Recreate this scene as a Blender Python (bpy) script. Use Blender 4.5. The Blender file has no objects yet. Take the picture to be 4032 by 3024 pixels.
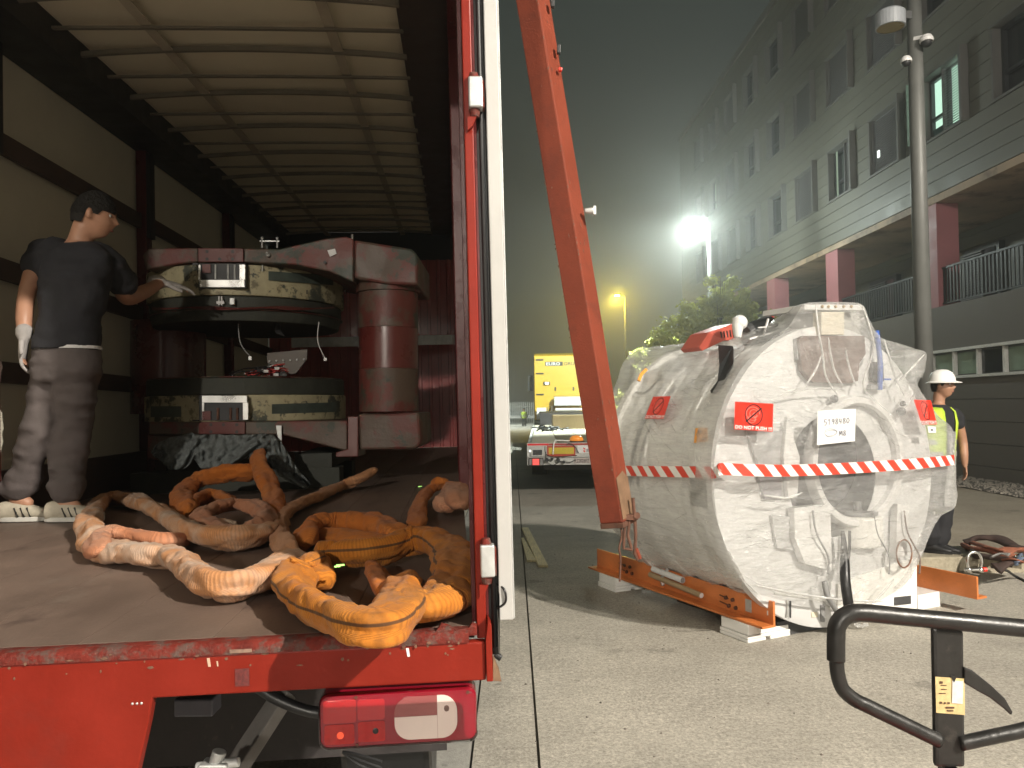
import bpy, bmesh, math, random
import numpy as np
from mathutils import Vector, Matrix, noise
V = Vector
PI = math.pi
rnd = random.Random(11)
scene = bpy.context.scene
COL = scene.collection

# ------------------------------------------------------------------ camera
F = 3028.0                      # focal length in photograph pixels (4032 wide)
PITCH, ROLL = 0.0297, -0.012
CAMZ = 1.6
cam_d = bpy.data.cameras.new('camera')
cam_d.sensor_width = 36.0
cam_d.lens = 36.0 * F / 4032.0
cam_d.clip_start = 0.05
cam_d.clip_end = 600
cam = bpy.data.objects.new('camera', cam_d)
COL.objects.link(cam)
CR = Matrix.Rotation(PI / 2 + PITCH, 3, 'X') @ Matrix.Rotation(ROLL, 3, 'Z')
cam.matrix_world = Matrix.Translation((0, 0, CAMZ)) @ CR.to_4x4()
scene.camera = cam

# ------------------------------------------------------------------ world
world = bpy.data.worlds.new('World')
scene.world = world
world.use_nodes = True
wn = world.node_tree.nodes
wl = world.node_tree.links
bg = wn['Background']
tc = wn.new('ShaderNodeTexCoord')
sx = wn.new('ShaderNodeSeparateXYZ')
cr = wn.new('ShaderNodeValToRGB')
wl.new(tc.outputs['Generated'], sx.inputs[0])
wl.new(sx.outputs['Z'], cr.inputs[0])
cr.color_ramp.elements[0].position = 0.0
cr.color_ramp.elements[0].color = (0.115, 0.105, 0.078, 1)
cr.color_ramp.elements[1].position = 0.55
cr.color_ramp.elements[1].color = (0.056, 0.074, 0.068, 1)
wl.new(cr.outputs[0], bg.inputs[0])
bg.inputs[1].default_value = 0.37

# ------------------------------------------------------------------ exposure and sampling
vs = scene.view_settings
vs.view_transform = 'Standard'
vs.look = 'None'
vs.exposure = 0.5
vs.gamma = 1.0
scene.render.engine = 'CYCLES'
cy = scene.cycles
cy.use_denoising = True
cy.max_bounces = 6
cy.diffuse_bounces = 3
cy.glossy_bounces = 3
cy.transparent_max_bounces = 14
cy.volume_bounces = 0
cy.sample_clamp_indirect = 4.0
cy.sample_clamp_direct = 0.0
cy.use_light_tree = True

KEY_POS = V((8.6, -6.1, 9.4))     # the street lamp behind the photographer
WHITE_LAMP = (2745, 868, 21.5)
YELLOW_LAMP = (2430, 1163, 51.0)

# ------------------------------------------------------------------ geometry of the view: pixel + real depth -> point
def ray(px, py):
    return CR @ V(((px - 2016) / F, -(py - 1512) / F, -1.0))
def at(px, py, D):
    r = ray(px, py)
    return V((0, 0, CAMZ)) + r * (D / r.y)
def hitz(px, py, z):
    r = ray(px, py)
    return V((0, 0, CAMZ)) + r * ((z - CAMZ) / r.z)
def hitp(px, py, p, n):
    r = ray(px, py)
    o = V((0, 0, CAMZ))
    return o + r * ((p - o).dot(n) / r.dot(n))

def point_light(name, pos, power, color, radius=0.1, cone=None, aim=(0, 0, -1), blend=.6):
    if cone:
        d = bpy.data.lights.new(name, 'SPOT')
        d.spot_size = cone
        d.spot_blend = blend
    else:
        d = bpy.data.lights.new(name, 'POINT')
    d.energy = power
    d.color = color
    d.shadow_soft_size = radius
    o = bpy.data.objects.new(name, d)
    o.location = pos
    o.rotation_euler = V(aim).to_track_quat('-Z', 'Y').to_euler()
    COL.objects.link(o)
    return o

# ------------------------------------------------------------------ object helpers
MW = {}
def tag(o, label=None, cat=None, group=None, kind=None):
    if label: o['label'] = label
    if cat: o['category'] = cat
    if group: o['group'] = group
    if kind: o['kind'] = kind
    return o
def thing(name, label, cat, loc=(0, 0, 0), rot=(0, 0, 0), group=None):
    o = bpy.data.objects.new(name, None)
    o.empty_display_size = 0.1
    COL.objects.link(o)
    from mathutils import Euler
    o.location = loc
    o.rotation_euler = rot
    MW[o.name] = Matrix.Translation(loc) @ Euler(rot).to_matrix().to_4x4()
    return tag(o, label, cat, group)

class MB:
    """collects geometry for ONE mesh object"""
    def __init__(s):
        s.v = []; s.f = []; s.m = []; s.uv = {}
    def add(s, vs_, fs, m=0):
        b = len(s.v)
        s.v += [tuple(p) for p in vs_]
        s.f += [tuple(b + i for i in f) for f in fs]
        s.m += [m] * len(fs)
        return b
    def box(s, a, b, m=0, M=None):
        x0, y0, z0 = a; x1, y1, z1 = b
        p = [V(c) for c in ((x0,y0,z0),(x1,y0,z0),(x1,y1,z0),(x0,y1,z0),(x0,y0,z1),(x1,y0,z1),(x1,y1,z1),(x0,y1,z1))]
        if M: p = [M @ q for q in p]
        s.add(p, [(3,2,1,0),(4,5,6,7),(0,1,5,4),(1,2,6,5),(2,3,7,6),(3,0,4,7)], m)
        return s
    def cbox(s, c, size, m=0, rz=0, R=None):
        M = Matrix.Translation(c) @ (R.to_4x4() if R else Matrix.Rotation(rz, 4, 'Z'))
        h = V(size) / 2
        return s.box(-h, h, m, M)
    def prism(s, pts, vec, m=0):
        n = len(pts); vec = V(vec)
        p = [V(q) for q in pts] + [V(q) + vec for q in pts]
        fs = [tuple(range(n - 1, -1, -1)), tuple(range(n, 2 * n))]
        fs += [(i, (i + 1) % n, n + (i + 1) % n, n + i) for i in range(n)]
        s.add(p, fs, m)
        return s
    def bar(s, p0, p1, w, h=None, m=0, up=(0, 0, 1)):
        p0, p1 = V(p0), V(p1); h = h or w
        d = (p1 - p0).normalized(); up = V(up)
        if abs(d.dot(up)) > .97: up = V((1, 0, 0))
        sd = d.cross(up).normalized(); u = sd.cross(d).normalized()
        q = [p0 - sd*w/2 - u*h/2, p0 + sd*w/2 - u*h/2, p0 + sd*w/2 + u*h/2, p0 - sd*w/2 + u*h/2]
        return s.prism(q, p1 - p0, m)
    def tube(s, pts, r, n=10, m=0, cap=True, closed=False, rfun=None):
        P = [V(p) for p in pts]; N = len(P); rings = []
        t0 = (P[1] - P[0]).normalized()
        up = V((0, 0, 1)) if abs(t0.z) < .9 else V((1, 0, 0))
        u = (up - t0 * up.dot(t0)).normalized()
        b0 = len(s.v)
        for i in range(N):
            if closed: t = (P[(i + 1) % N] - P[i - 1]).normalized()
            else: t = (P[min(i + 1, N - 1)] - P[max(i - 1, 0)]).normalized()
            u = (u - t * u.dot(t)).normalized(); w = t.cross(u)
            rr = rfun(i / (N - 1)) if rfun else (r[i] if isinstance(r, (list, tuple)) else r)
            for k in range(n):
                a = 2 * PI * k / n
                s.v.append(tuple(P[i] + (u * math.cos(a) + w * math.sin(a)) * rr))
        R = N if closed else N - 1
        for i in range(R):
            for k in range(n):
                a = b0 + i * n + k; b = b0 + i * n + (k + 1) % n
                j = (i + 1) % N
                c = b0 + j * n + (k + 1) % n; d = b0 + j * n + k
                s.f.append((a, b, c, d)); s.m.append(m)
        if cap and not closed:
            s.f.append(tuple(b0 + k for k in range(n - 1, -1, -1))); s.m.append(m)
            s.f.append(tuple(b0 + (N - 1) * n + k for k in range(n))); s.m.append(m)
        return s
    def cyl(s, p0, p1, r0, r1=None, n=16, m=0):
        return s.tube([p0, p1], [r0, r0 if r1 is None else r1], n, m)
    def rings(s, rings, m=0, closed_ring=True, cap0=False, cap1=False):
        n = len(rings[0]); b0 = len(s.v)
        for r in rings: s.v += [tuple(p) for p in r]
        kk = n if closed_ring else n - 1
        for i in range(len(rings) - 1):
            for k in range(kk):
                a = b0 + i*n + k; b = b0 + i*n + (k+1) % n
                s.f.append((a, b, b + n, a + n)); s.m.append(m)
        if cap0: s.f.append(tuple(b0 + k for k in range(n - 1, -1, -1))); s.m.append(m)
        if cap1: s.f.append(tuple(b0 + (len(rings)-1)*n + k for k in range(n))); s.m.append(m)
        return s
    def lathe(s, prof, c, axis=(0, 0, 1), n=32, m=0, a0=0, a1=2 * PI, squash=1):
        """prof: list of (radius, distance along axis)"""
        ax = V(axis).normalized(); up = V((0, 0, 1)) if abs(ax.z) < .9 else V((1, 0, 0))
        u = (up - ax * up.dot(ax)).normalized(); w = ax.cross(u); c = V(c)
        full = abs(a1 - a0 - 2 * PI) < 1e-6
        cnt = n if full else n + 1
        rg = [[c + ax * h + (u * math.cos(a0 + (a1-a0)*k/n) * squash + w * math.sin(a0 + (a1-a0)*k/n)) * r for k in range(cnt)] for r, h in prof]
        return s.rings(rg, m, full)
    def sphere(s, c, r, m=0, n=12, sc=(1, 1, 1)):
        c = V(c); rg = []
        for i in range(1, n):
            a = PI * i / n
            rg.append([c + V((math.sin(a)*math.cos(2*PI*k/(2*n))*sc[0], math.sin(a)*math.sin(2*PI*k/(2*n))*sc[1], -math.cos(a)*sc[2])) * r for k in range(2*n)])
        return s.rings(rg, m, True, True, True)
    def build(s, name, mats, parent=None, smooth=False, bevel=0, world=False, label=None, sub=0, remesh=0, uv=None, autosm=None):
        me = bpy.data.meshes.new(name)
        me.from_pydata(s.v, [], s.f)
        if world and parent is not None:
            me.transform(chain(parent).inverted())
        if not isinstance(mats, (list, tuple)): mats = [mats]
        for m in mats: me.materials.append(m)
        me.polygons.foreach_set('material_index', s.m)
        if uv is not None:
            l = me.uv_layers.new(name='UVMap')
            idx = np.zeros(len(me.loops), dtype=np.int32); me.loops.foreach_get('vertex_index', idx)
            l.data.foreach_set('uv', np.asarray(uv, dtype=np.float32)[idx].ravel())
        if smooth: me.polygons.foreach_set('use_smooth', [True] * len(me.polygons))
        me.update()
        o = bpy.data.objects.new(name, me)
        COL.objects.link(o)
        if parent is not None: o.parent = parent
        if remesh:
            r = o.modifiers.new('remesh', 'REMESH'); r.mode = 'VOXEL'; r.voxel_size = remesh; r.use_smooth_shade = True
            q = o.modifiers.new('smooth', 'SMOOTH'); q.factor = .5; q.iterations = 3
        if bevel:
            b = o.modifiers.new('bevel', 'BEVEL'); b.width = bevel; b.segments = 2; b.limit_method = 'ANGLE'
            b.angle_limit = math.radians(40); b.harden_normals = False
        if sub:
            q = o.modifiers.new('sub', 'SUBSURF'); q.levels = sub; q.render_levels = sub
        if label: o['label'] = label
        return o
def chain(o):
    """world matrix of an object that may be a mesh with identity transform under an Empty"""
    M = Matrix.Identity(4)
    while o is not None:
        if o.name in MW: M = MW[o.name] @ M
        o = o.parent
    return M

def text_mb(body, size, mapf, bold=0.0):
    """lettering as flat geometry: mapf(x, y) -> 3D point"""
    cu = bpy.data.curves.new('tmp_text', 'FONT')
    cu.body = body; cu.size = size; cu.resolution_u = 2; cu.offset = bold
    ob = bpy.data.objects.new('tmp_text', cu)
    COL.objects.link(ob)
    dg = bpy.context.evaluated_depsgraph_get()
    me = bpy.data.meshes.new_from_object(ob.evaluated_get(dg))
    mb = MB()
    xs = [v.co.x for v in me.vertices] or [0]
    w = max(xs)
    mb.add([mapf(v.co.x, v.co.y) for v in me.vertices], [tuple(p.vertices) for p in me.polygons])
    bpy.data.objects.remove(ob); bpy.data.curves.remove(cu); bpy.data.meshes.remove(me)
    return mb, w

def spline(pts, n=8, closed=False):
    P = [V(p) for p in pts]; N = len(P); out = []
    for i in range(N if closed else N - 1):
        if closed: a, b, c, d = P[i - 1], P[i], P[(i + 1) % N], P[(i + 2) % N]
        else: a, b, c, d = P[max(i-1, 0)], P[i], P[i + 1], P[min(i + 2, N - 1)]
        for k in range(n):
            t = k / n
            out.append(0.5 * ((2*b) + (c - a)*t + (2*a - 5*b + 4*c - d)*t*t + (3*b - a - 3*c + d)*t**3))
    if not closed: out.append(P[-1])
    return out

# ------------------------------------------------------------------ materials
def newmat(name):
    m = bpy.data.materials.new(name); m.use_nodes = True
    return m, m.node_tree.nodes, m.node_tree.links
def c4(c): return (c[0], c[1], c[2], 1)
def pbr(name, col, rough=.5, metal=0, var=.15, vscale=6, bump=0.0, bscale=60, dirt=None, dirt2=None, spec=.5, coat=0, rvar=.1, stretch=None, emit=None, alpha=None):
    """Principled with noise colour variation; dirt=(colour, scale, threshold, softness)"""
    m, N, L = newmat(name)
    p = N['Principled BSDF']
    t = N.new('ShaderNodeTexCoord')
    src = t.outputs['Object']
    if stretch:
        mp = N.new('ShaderNodeMapping'); mp.inputs['Scale'].default_value = stretch
        L.new(src, mp.inputs[0]); src = mp.outputs[0]
    n1 = N.new('ShaderNodeTexNoise'); n1.inputs['Scale'].default_value = vscale; n1.inputs['Detail'].default_value = 6; n1.inputs['Roughness'].default_value = .65
    L.new(src, n1.inputs['Vector'])
    mr = N.new('ShaderNodeMapRange'); mr.inputs[1].default_value = .3; mr.inputs[2].default_value = .7
    mr.inputs[3].default_value = 1 - var; mr.inputs[4].default_value = 1 + var
    L.new(n1.outputs[0], mr.inputs[0])
    mx = N.new('ShaderNodeMix'); mx.data_type = 'RGBA'; mx.blend_type = 'MULTIPLY'; mx.inputs[0].default_value = 1
    mx.inputs[6].default_value = c4(col); L.new(mr.outputs[0], mx.inputs[7])
    out = mx.outputs[2]
    for k, dd in enumerate((dirt, dirt2)):
        if not dd: continue
        dc, ds, th, so = dd
        n2 = N.new('ShaderNodeTexNoise'); n2.inputs['Scale'].default_value = ds; n2.inputs['Detail'].default_value = 8; n2.inputs['Roughness'].default_value = .7
        of = N.new('ShaderNodeVectorMath'); of.inputs[1].default_value = (3.1 + 7*k, 1.7*k, 5.3)
        L.new(src, of.inputs[0]); L.new(of.outputs[0], n2.inputs['Vector'])
        r = N.new('ShaderNodeMapRange'); r.inputs[1].default_value = th; r.inputs[2].default_value = th + so
        L.new(n2.outputs[0], r.inputs[0])
        m2 = N.new('ShaderNodeMix'); m2.data_type = 'RGBA'
        L.new(r.outputs[0], m2.inputs[0]); L.new(out, m2.inputs[6]); m2.inputs[7].default_value = c4(dc)
        out = m2.outputs[2]
    L.new(out, p.inputs['Base Color'])
    p.inputs['Roughness'].default_value = rough
    if rvar:
        r = N.new('ShaderNodeMapRange'); r.inputs[1].default_value = .3; r.inputs[2].default_value = .7
        r.inputs[3].default_value = max(.02, rough - rvar); r.inputs[4].default_value = min(1, rough + rvar)
        L.new(n1.outputs[0], r.inputs[0]); L.new(r.outputs[0], p.inputs['Roughness'])
    p.inputs['Metallic'].default_value = metal
    p.inputs['Specular IOR Level'].default_value = spec
    p.inputs['Coat Weight'].default_value = coat
    p.inputs['Coat Roughness'].default_value = .12
    if bump:
        n3 = N.new('ShaderNodeTexNoise'); n3.inputs['Scale'].default_value = bscale; n3.inputs['Detail'].default_value = 5
        L.new(src, n3.inputs['Vector'])
        b = N.new('ShaderNodeBump'); b.inputs['Strength'].default_value = bump; b.inputs['Distance'].default_value = .01
        L.new(n3.outputs[0], b.inputs['Height']); L.new(b.outputs[0], p.inputs['Normal'])
    if emit:
        p.inputs['Emission Color'].default_value = c4(emit[0]); p.inputs['Emission Strength'].default_value = emit[1]
    return m
def emis(name, col, st):
    m, N, L = newmat(name)
    N.remove(N['Principled BSDF'])
    e = N.new('ShaderNodeEmission'); e.inputs[0].default_value = c4(col); e.inputs[1].default_value = st
    L.new(e.outputs[0], N['Material Output'].inputs[0])
    return m

RED = pbr('red_paint', (.20, .016, .008), .42, var=.14, vscale=5, bump=.05, bscale=90, dirt=((.15, .025, .018), 3.0, .56, .25), dirt2=((.36, .28, .22), 30, .74, .03), spec=.18)
RED_WORN = pbr('worn_red_paint', (.13, .018, .012), .7, var=.35, vscale=22, bump=.5, bscale=90, dirt=((.10, .06, .05), 26, .47, .12), dirt2=((.30, .2, .16), 30, .68, .05), spec=.2)
RED_DARK = pbr('dark_red_paint', (.075, .006, .007), .3, var=.2, vscale=5, bump=.05)
RED_GLOSS = pbr('glossy_dark_red_sheet', (.42, .09, .09), .2, var=.25, vscale=2, bump=.1, bscale=6, coat=1.0)
BEAM = pbr('orange_red_primer', (.185, .040, .021), .62, var=.16, vscale=3, bump=.12, bscale=120, dirt=((.11, .028, .018), 4, .52, .2), dirt2=((.30, .16, .11), 34, .70, .03), spec=.15)
RUST = pbr('rusty_steel', (.12, .055, .035), .75, .3, var=.4, vscale=25, bump=.3)
BRNPLATE = pbr('brown_worn_steel', (.18, .105, .06), .6, 0, var=.3, vscale=20, bump=.2, dirt=((.1, .06, .04), 12, .6, .1))
WHITE_PANEL = pbr('white_door_panel', (.42, .415, .40), .5, var=.06, vscale=4, bump=.05, bscale=60, dirt=((.45, .44, .40), 9, .64, .12))
BLACK_RUB = pbr('black_rubber', (.012, .012, .013), .4, var=.2, bump=.05)
BLACK = pbr('black_plastic', (.015, .015, .016), .5, var=.2, bump=.05)
GALV = pbr('galvanised_steel', (.55, .56, .55), .42, .55, var=.2, vscale=14, bump=.08, dirt=((.25, .26, .25), 18, .6, .12))
STEEL = pbr('bright_steel', (.8, .8, .78), .3, .9, var=.1)
DKSTEEL = pbr('dark_chassis_steel', (.035, .03, .03), .6, .2, var=.4, vscale=8, bump=.1, dirt=((.1, .08, .065), 10, .58, .12))
GREYST = pbr('grey_painted_steel', (.16, .15, .14), .55, var=.2, bump=.1, dirt=((.07, .06, .05), 9, .55, .15))
DECK = pbr('trailer_floor_plywood', (.150, .105, .083), .55, var=.28, vscale=2.4, bump=.12, bscale=110, dirt=((.20, .16, .13), 3.0, .56, .2), dirt2=((.07, .045, .038), 6, .6, .15), stretch=(1, .6, 1))
def translucent(m, col, f):
    n, l = m.node_tree.nodes, m.node_tree.links
    t = n.new('ShaderNodeBsdfTranslucent'); t.inputs[0].default_value = c4(col)
    x = n.new('ShaderNodeMixShader'); x.inputs[0].default_value = f
    l.new(n['Principled BSDF'].outputs[0], x.inputs[1]); l.new(t.outputs[0], x.inputs[2]); l.new(x.outputs[0], n['Material Output'].inputs[0])
    return m
TARP = translucent(pbr('beige_tarpaulin', (.60, .57, .47), .6, var=.08, vscale=2.5, bump=.15, bscale=4), (.42, .37, .27), .14)
TARP_ROOF = translucent(pbr('roof_tarpaulin', (.78, .73, .60), .6, var=.08, vscale=1.5, bump=.2, bscale=2.5), (.55, .48, .36), .16)
BANDW = pbr('dark_wood_slat', (.075, .05, .04), .7, var=.3, stretch=(6, 1, 6), bump=.1)
RIB = pbr('roof_rib_metal', (.20, .18, .145), .5, .2, var=.2)
CONC = None
PLANKW = pbr('pale_pine', (.80, .70, .44), .7, var=.25, vscale=5, stretch=(10, 1, 1), bump=.15)
ORANGE = pbr('orange_paint', (.62, .19, .05), .42, var=.14, vscale=5, bump=.06, dirt=((.35, .11, .04), 6, .6, .2), dirt2=((.22, .08, .04), 24, .68, .08), coat=.15)
WHITE_PAINT = pbr('white_paint', (.86, .85, .82), .42, var=.05, vscale=4, dirt=((.5, .48, .43), 8, .66, .1))
VESSEL = pbr('white_vessel_paint', (.88, .88, .87), .4, var=.06, vscale=3, bump=.03)
FLANGE = pbr('white_flange_paint', (.60, .60, .60), .4, var=.05, vscale=3, dirt=((.48, .48, .46), 5, .60, .15))
WPLASTIC = pbr('white_plastic', (.66, .655, .65), .35, var=.04)
BROWNBOX = pbr('brown_cardboard', (.17, .12, .10), .7, var=.2)
GREYMAT = pbr('grey_plastic', (.22, .22, .22), .5, var=.15)
DGREY = pbr('dark_grey_cover', (.06, .06, .062), .5, var=.2)
PAPER = pbr('white_paper', (.72, .72, .72), .7, var=.03)
STICK_RED = pbr('red_sticker', (.66, .035, .02), .35, var=.1, vscale=12)
STICK_OR = pbr('orange_sticker', (.75, .33, .06), .4, var=.12, vscale=20, dirt=((.5, .3, .15), 30, .65, .1))
INK = pbr('black_ink', (.01, .01, .012), .5, var=.1)
INKG = pbr('grey_ink', (.12, .12, .15), .6, var=.1)
WINK = pbr('white_ink', (.85, .84, .82), .5, var=.03)
SKIN = pbr('skin', (.42, .22, .14), .5, var=.12, vscale=14, bump=.04)
SKIN2 = pbr('tanned_skin', (.36, .19, .12), .5, var=.12, vscale=14)
HAIR = pbr('dark_hair', (.010, .008, .006), .85, var=.4, vscale=50, bump=.6, bscale=160)
NAVY = pbr('black_shirt_cloth', (.014, .014, .018), .9, var=.25, vscale=10, bump=.3, bscale=40)
TROUS = pbr('grey_brown_trouser_cloth', (.085, .07, .068), .9, var=.2, vscale=9, bump=.35, bscale=30)
BLKTROUS = pbr('black_trouser_cloth', (.015, .015, .018), .9, var=.2, bump=.3, bscale=30)
GLOVE = pbr('white_glove_cloth', (.36, .34, .33), .9, var=.2, vscale=20, bump=.3)
SHOE = pbr('beige_shoe_leather', (.42, .38, .30), .6, var=.15, vscale=20)
SOLE = pbr('white_sole_rubber', (.55, .54, .50), .6, var=.1)
VEST = pbr('fluorescent_vest_cloth', (.48, .66, .05), .7, var=.12, vscale=9, bump=.3, bscale=25)
REFL = pbr('grey_reflective_band', (.45, .46, .46), .4, .2, var=.1)
GREYCLOTH = pbr('grey_felt_cloth', (.135, .15, .15), .95, var=.45, vscale=26, bump=.5, bscale=120, dirt=((.25, .27, .26), 60, .6, .15))
YELLOW = pbr('yellow_truck_paint', (.75, .48, .02), .35, var=.05, vscale=4, coat=.3)
LTGREY = pbr('light_grey_truck_paint', (.48, .48, .46), .5, var=.12, vscale=6, dirt=((.25, .24, .22), 8, .6, .12))
REDLENS = pbr('red_lens', (.45, .01, .02), .12, var=.1, vscale=8, coat=.8)
YOKE = pbr('yoke_red_paint', (.115, .026, .020), .55, var=.25, vscale=5, bump=.25, bscale=40, dirt=((.085, .056, .040), 3.6, .47, .05), dirt2=((.035, .042, .030), 5, .56, .03))
YOKE_CLEAN = pbr('yoke_clean_red_paint', (.10, .017, .014), .3, var=.1, vscale=3, coat=.5)
COIL = pbr('beige_resin', (.36, .32, .20), .6, var=.2, vscale=8, bump=.3, bscale=30, dirt=((.055, .06, .045), 5.5, .53, .035), dirt2=((.14, .12, .07), 14, .56, .06))
OLIVE = pbr('dark_olive_coating', (.03, .032, .024), .7, var=.4, vscale=8, bump=.25)
SLOT = pbr('slate_green_slot', (.05, .065, .055), .5, var=.4, vscale=12)
# ================================================================== GROUND
def concrete(name, col, grain=1.0):
    m, N, L = newmat(name)
    p = N['Principled BSDF']; t = N.new('ShaderNodeTexCoord'); s = t.outputs['Object']
    def nz(scale, det=5, rough=.6):
        n = N.new('ShaderNodeTexNoise'); n.inputs['Scale'].default_value = scale; n.inputs['Detail'].default_value = det
        n.inputs['Roughness'].default_value = rough; L.new(s, n.inputs['Vector']); return n.outputs[0]
    def rmp(x, a, b, c, d):
        r = N.new('ShaderNodeMapRange'); r.inputs[1].default_value = a; r.inputs[2].default_value = b
        r.inputs[3].default_value = c; r.inputs[4].default_value = d; L.new(x, r.inputs[0]); return r.outputs[0]
    def mul(a, b):
        r = N.new('ShaderNodeMath'); r.operation = 'MULTIPLY'; L.new(a, r.inputs[0]); L.new(b, r.inputs[1]); return r.outputs[0]
    g = mul(rmp(nz(75, 4, .7), .36, .64, 1 - .27*grain, 1 + .27*grain), rmp(nz(.35, 5), .35, .65, .80, 1.12))
    g = mul(g, rmp(nz(36, 3), .36, .64, 1 - .15*grain, 1 + .14*grain))
    g = mul(g, rmp(nz(2.3, 8, .7), .3, .7, .86, 1.12))
    g = mul(g, rmp(nz(28, 4), .3, .7, .88, 1.1))
    vo = N.new('ShaderNodeTexVoronoi'); vo.inputs['Scale'].default_value = 55; L.new(s, vo.inputs['Vector'])
    g = mul(g, rmp(vo.outputs['Distance'], .0, .12, 1.25, 1.0))
    g = mul(g, rmp(nz(1.1, 9, .75), .57, .70, 1, .66))     # blotchy stains
    g = mul(g, rmp(nz(.55, 4, .9), .60, .63, 1, .84))      # old wet patches
    g = mul(g, rmp(nz(7, 3, .5), .70, .74, 1, .62))        # drips
    mx = N.new('ShaderNodeMix'); mx.data_type = 'RGBA'; mx.blend_type = 'MULTIPLY'; mx.inputs[0].default_value = 1
    mx.inputs[6].default_value = c4(col); L.new(g, mx.inputs[7]); L.new(mx.outputs[2], p.inputs['Base Color'])
    p.inputs['Roughness'].default_value = .8; p.inputs['Specular IOR Level'].default_value = .3
    b = N.new('ShaderNodeBump'); b.inputs['Strength'].default_value = .5; b.inputs['Distance'].default_value = .006
    L.new(nz(110, 4), b.inputs['Height']); L.new(b.outputs[0], p.inputs['Normal'])
    return m
CONC = concrete('brushed_concrete', (.415, .388, .335))
CONC_L = concrete('pale_concrete', (.37, .36, .33), .3)
ASPH = concrete('old_asphalt', (.16, .15, .13), .6)
PAVE = concrete('pavement_concrete', (.30, .265, .21), .5)
KERB = concrete('kerb_concrete', (.36, .32, .24), .4)
GRAV = concrete('gravel_bed', (.10, .09, .08), 1.3)

g = MB().box((-160, -60, -.6), (160, 260, -.03)).build('ground', ASPH); tag(g, kind='structure')
ck = 0
for xa, xb in ((-10.2, -5.19), (-5.18, -.71), (-.2, .095), (.108, 5.2), (5.212, 10.2)):
    for ya, yb in ((-42, -12.01), (-12, -2.01), (-2, 9.55), (9.56, 21), (21.01, 32)):
        o = MB().box((xa, ya, -.2), (xb, yb, 0)).build('concrete_slab', CONC, g); ck += 1
        if xa == -5.18 or xa == -.2: pass
for ya, yb in ((-42, -12.01), (-12, -2.01), (-2, 9.55), (9.56, 21), (21.01, 32)):
    MB().box((-.70, ya, -.2), (-.212, yb, 0)).build('drain_slab', CONC_L, g)
MB().box((-60, 32.02, -.2), (60, 75, -.004)).build('yard_slab', CONC, g)
gt = MB(); r2 = random.Random(31)
for i in range(420):
    xx, yy = r2.uniform(-.1, 4.2), r2.uniform(2.9, 9.5); s_ = .003 + .007*r2.random()**3
    q = [V((xx, yy, 0)) + V((math.cos(a), math.sin(a), 0)) * s_ * (.6 + .8*r2.random()) for a in (0, 1.57, 3.14, 4.71)]
    gt.add(q + [V((xx, yy, s_*.8))], [(0, 1, 4), (1, 2, 4), (2, 3, 4), (3, 0, 4)])
tag(gt.build('grit', pbr('dark_grit', (.14, .12, .10), .8, var=.7, vscale=3)), kind='stuff')
# raised pavement with kerb stones
pv = MB().box((3.55, 7.42, -.1), (30, 60, .15)).build('pavement', PAVE); tag(pv, kind='structure')
x = 3.55
while x < 12:
    MB().box((x, 7.22, -.1), (x + .97, 7.418, .152)).build('kerb_stone', KERB, pv, bevel=.015); x += .985
gb = MB().box((7.55, 8.0, .1), (8.9, 46, .168)).build('gravel_strip', GRAV); tag(gb, kind='stuff')
gm = MB()
r2 = random.Random(4)
for i in range(4200):
    yy = 8 + 12 * r2.random() ** 1.3; xx = 7.5 + 1.35 * r2.random(); s_ = .012 + .02 * r2.random()
    q = [V((xx, yy, .168)) + V((math.cos(a), math.sin(a), 0)) * s_ * (.7 + .5*r2.random()) for a in (0, 1.57, 3.14, 4.71)]
    gm.add(q + [V((xx, yy, .168 + s_ * .9))], [(0, 1, 4), (1, 2, 4), (2, 3, 4), (3, 0, 4)])
tag(gm.build('gravel', pbr('gravel_stones', (.26, .235, .2), .8, var=.4, vscale=15)), kind='stuff')

# ================================================================== HOSPITAL BUILDING
SID = pbr('grey_siding', (.150, .144, .122), .55, var=.07, vscale=1.2, bump=.05)
SID2 = pbr('brown_grey_cladding', (.14, .12, .105), .6, var=.08, vscale=1)
SOFF = pbr('warm_soffit', (.42, .31, .22), .7, var=.35, vscale=.5, dirt=((.16, .10, .07), .9, .52, .12))
PINK = pbr('pink_pier_paint', (.42, .16, .18), .6, var=.1, vscale=2)
WINF = pbr('window_frame_metal', (.15, .145, .14), .5, var=.1)
WDARK = pbr('dark_window_frame', (.03, .03, .035), .4)
SHUT = pbr('brown_grey_shutter', (.15, .14, .145), .55, var=.15, vscale=6)
REVEAL = pbr('window_reveal', (.17, .175, .16), .6)
GLASS_D = pbr('dark_window_glass', (.02, .022, .028), .08, var=.1, spec=.8)
GLASS_LIT = emis('lit_room_glass', (.55, .86, .66), .95)
GLASS_DIM = emis('dimly_lit_glass', (.48, .62, .44), .42)
GLASS_STRIP = pbr('frosted_strip_glass', (.26, .34, .26), .35)
RAILM = pbr('dark_railing', (.016, .016, .018), .5)

bl = thing('hospital_building', 'long grey clad hospital block with rows of framed windows and pink ground floor piers', 'building', (8.9, 0, 0), (0, 0, .0195))
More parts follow.
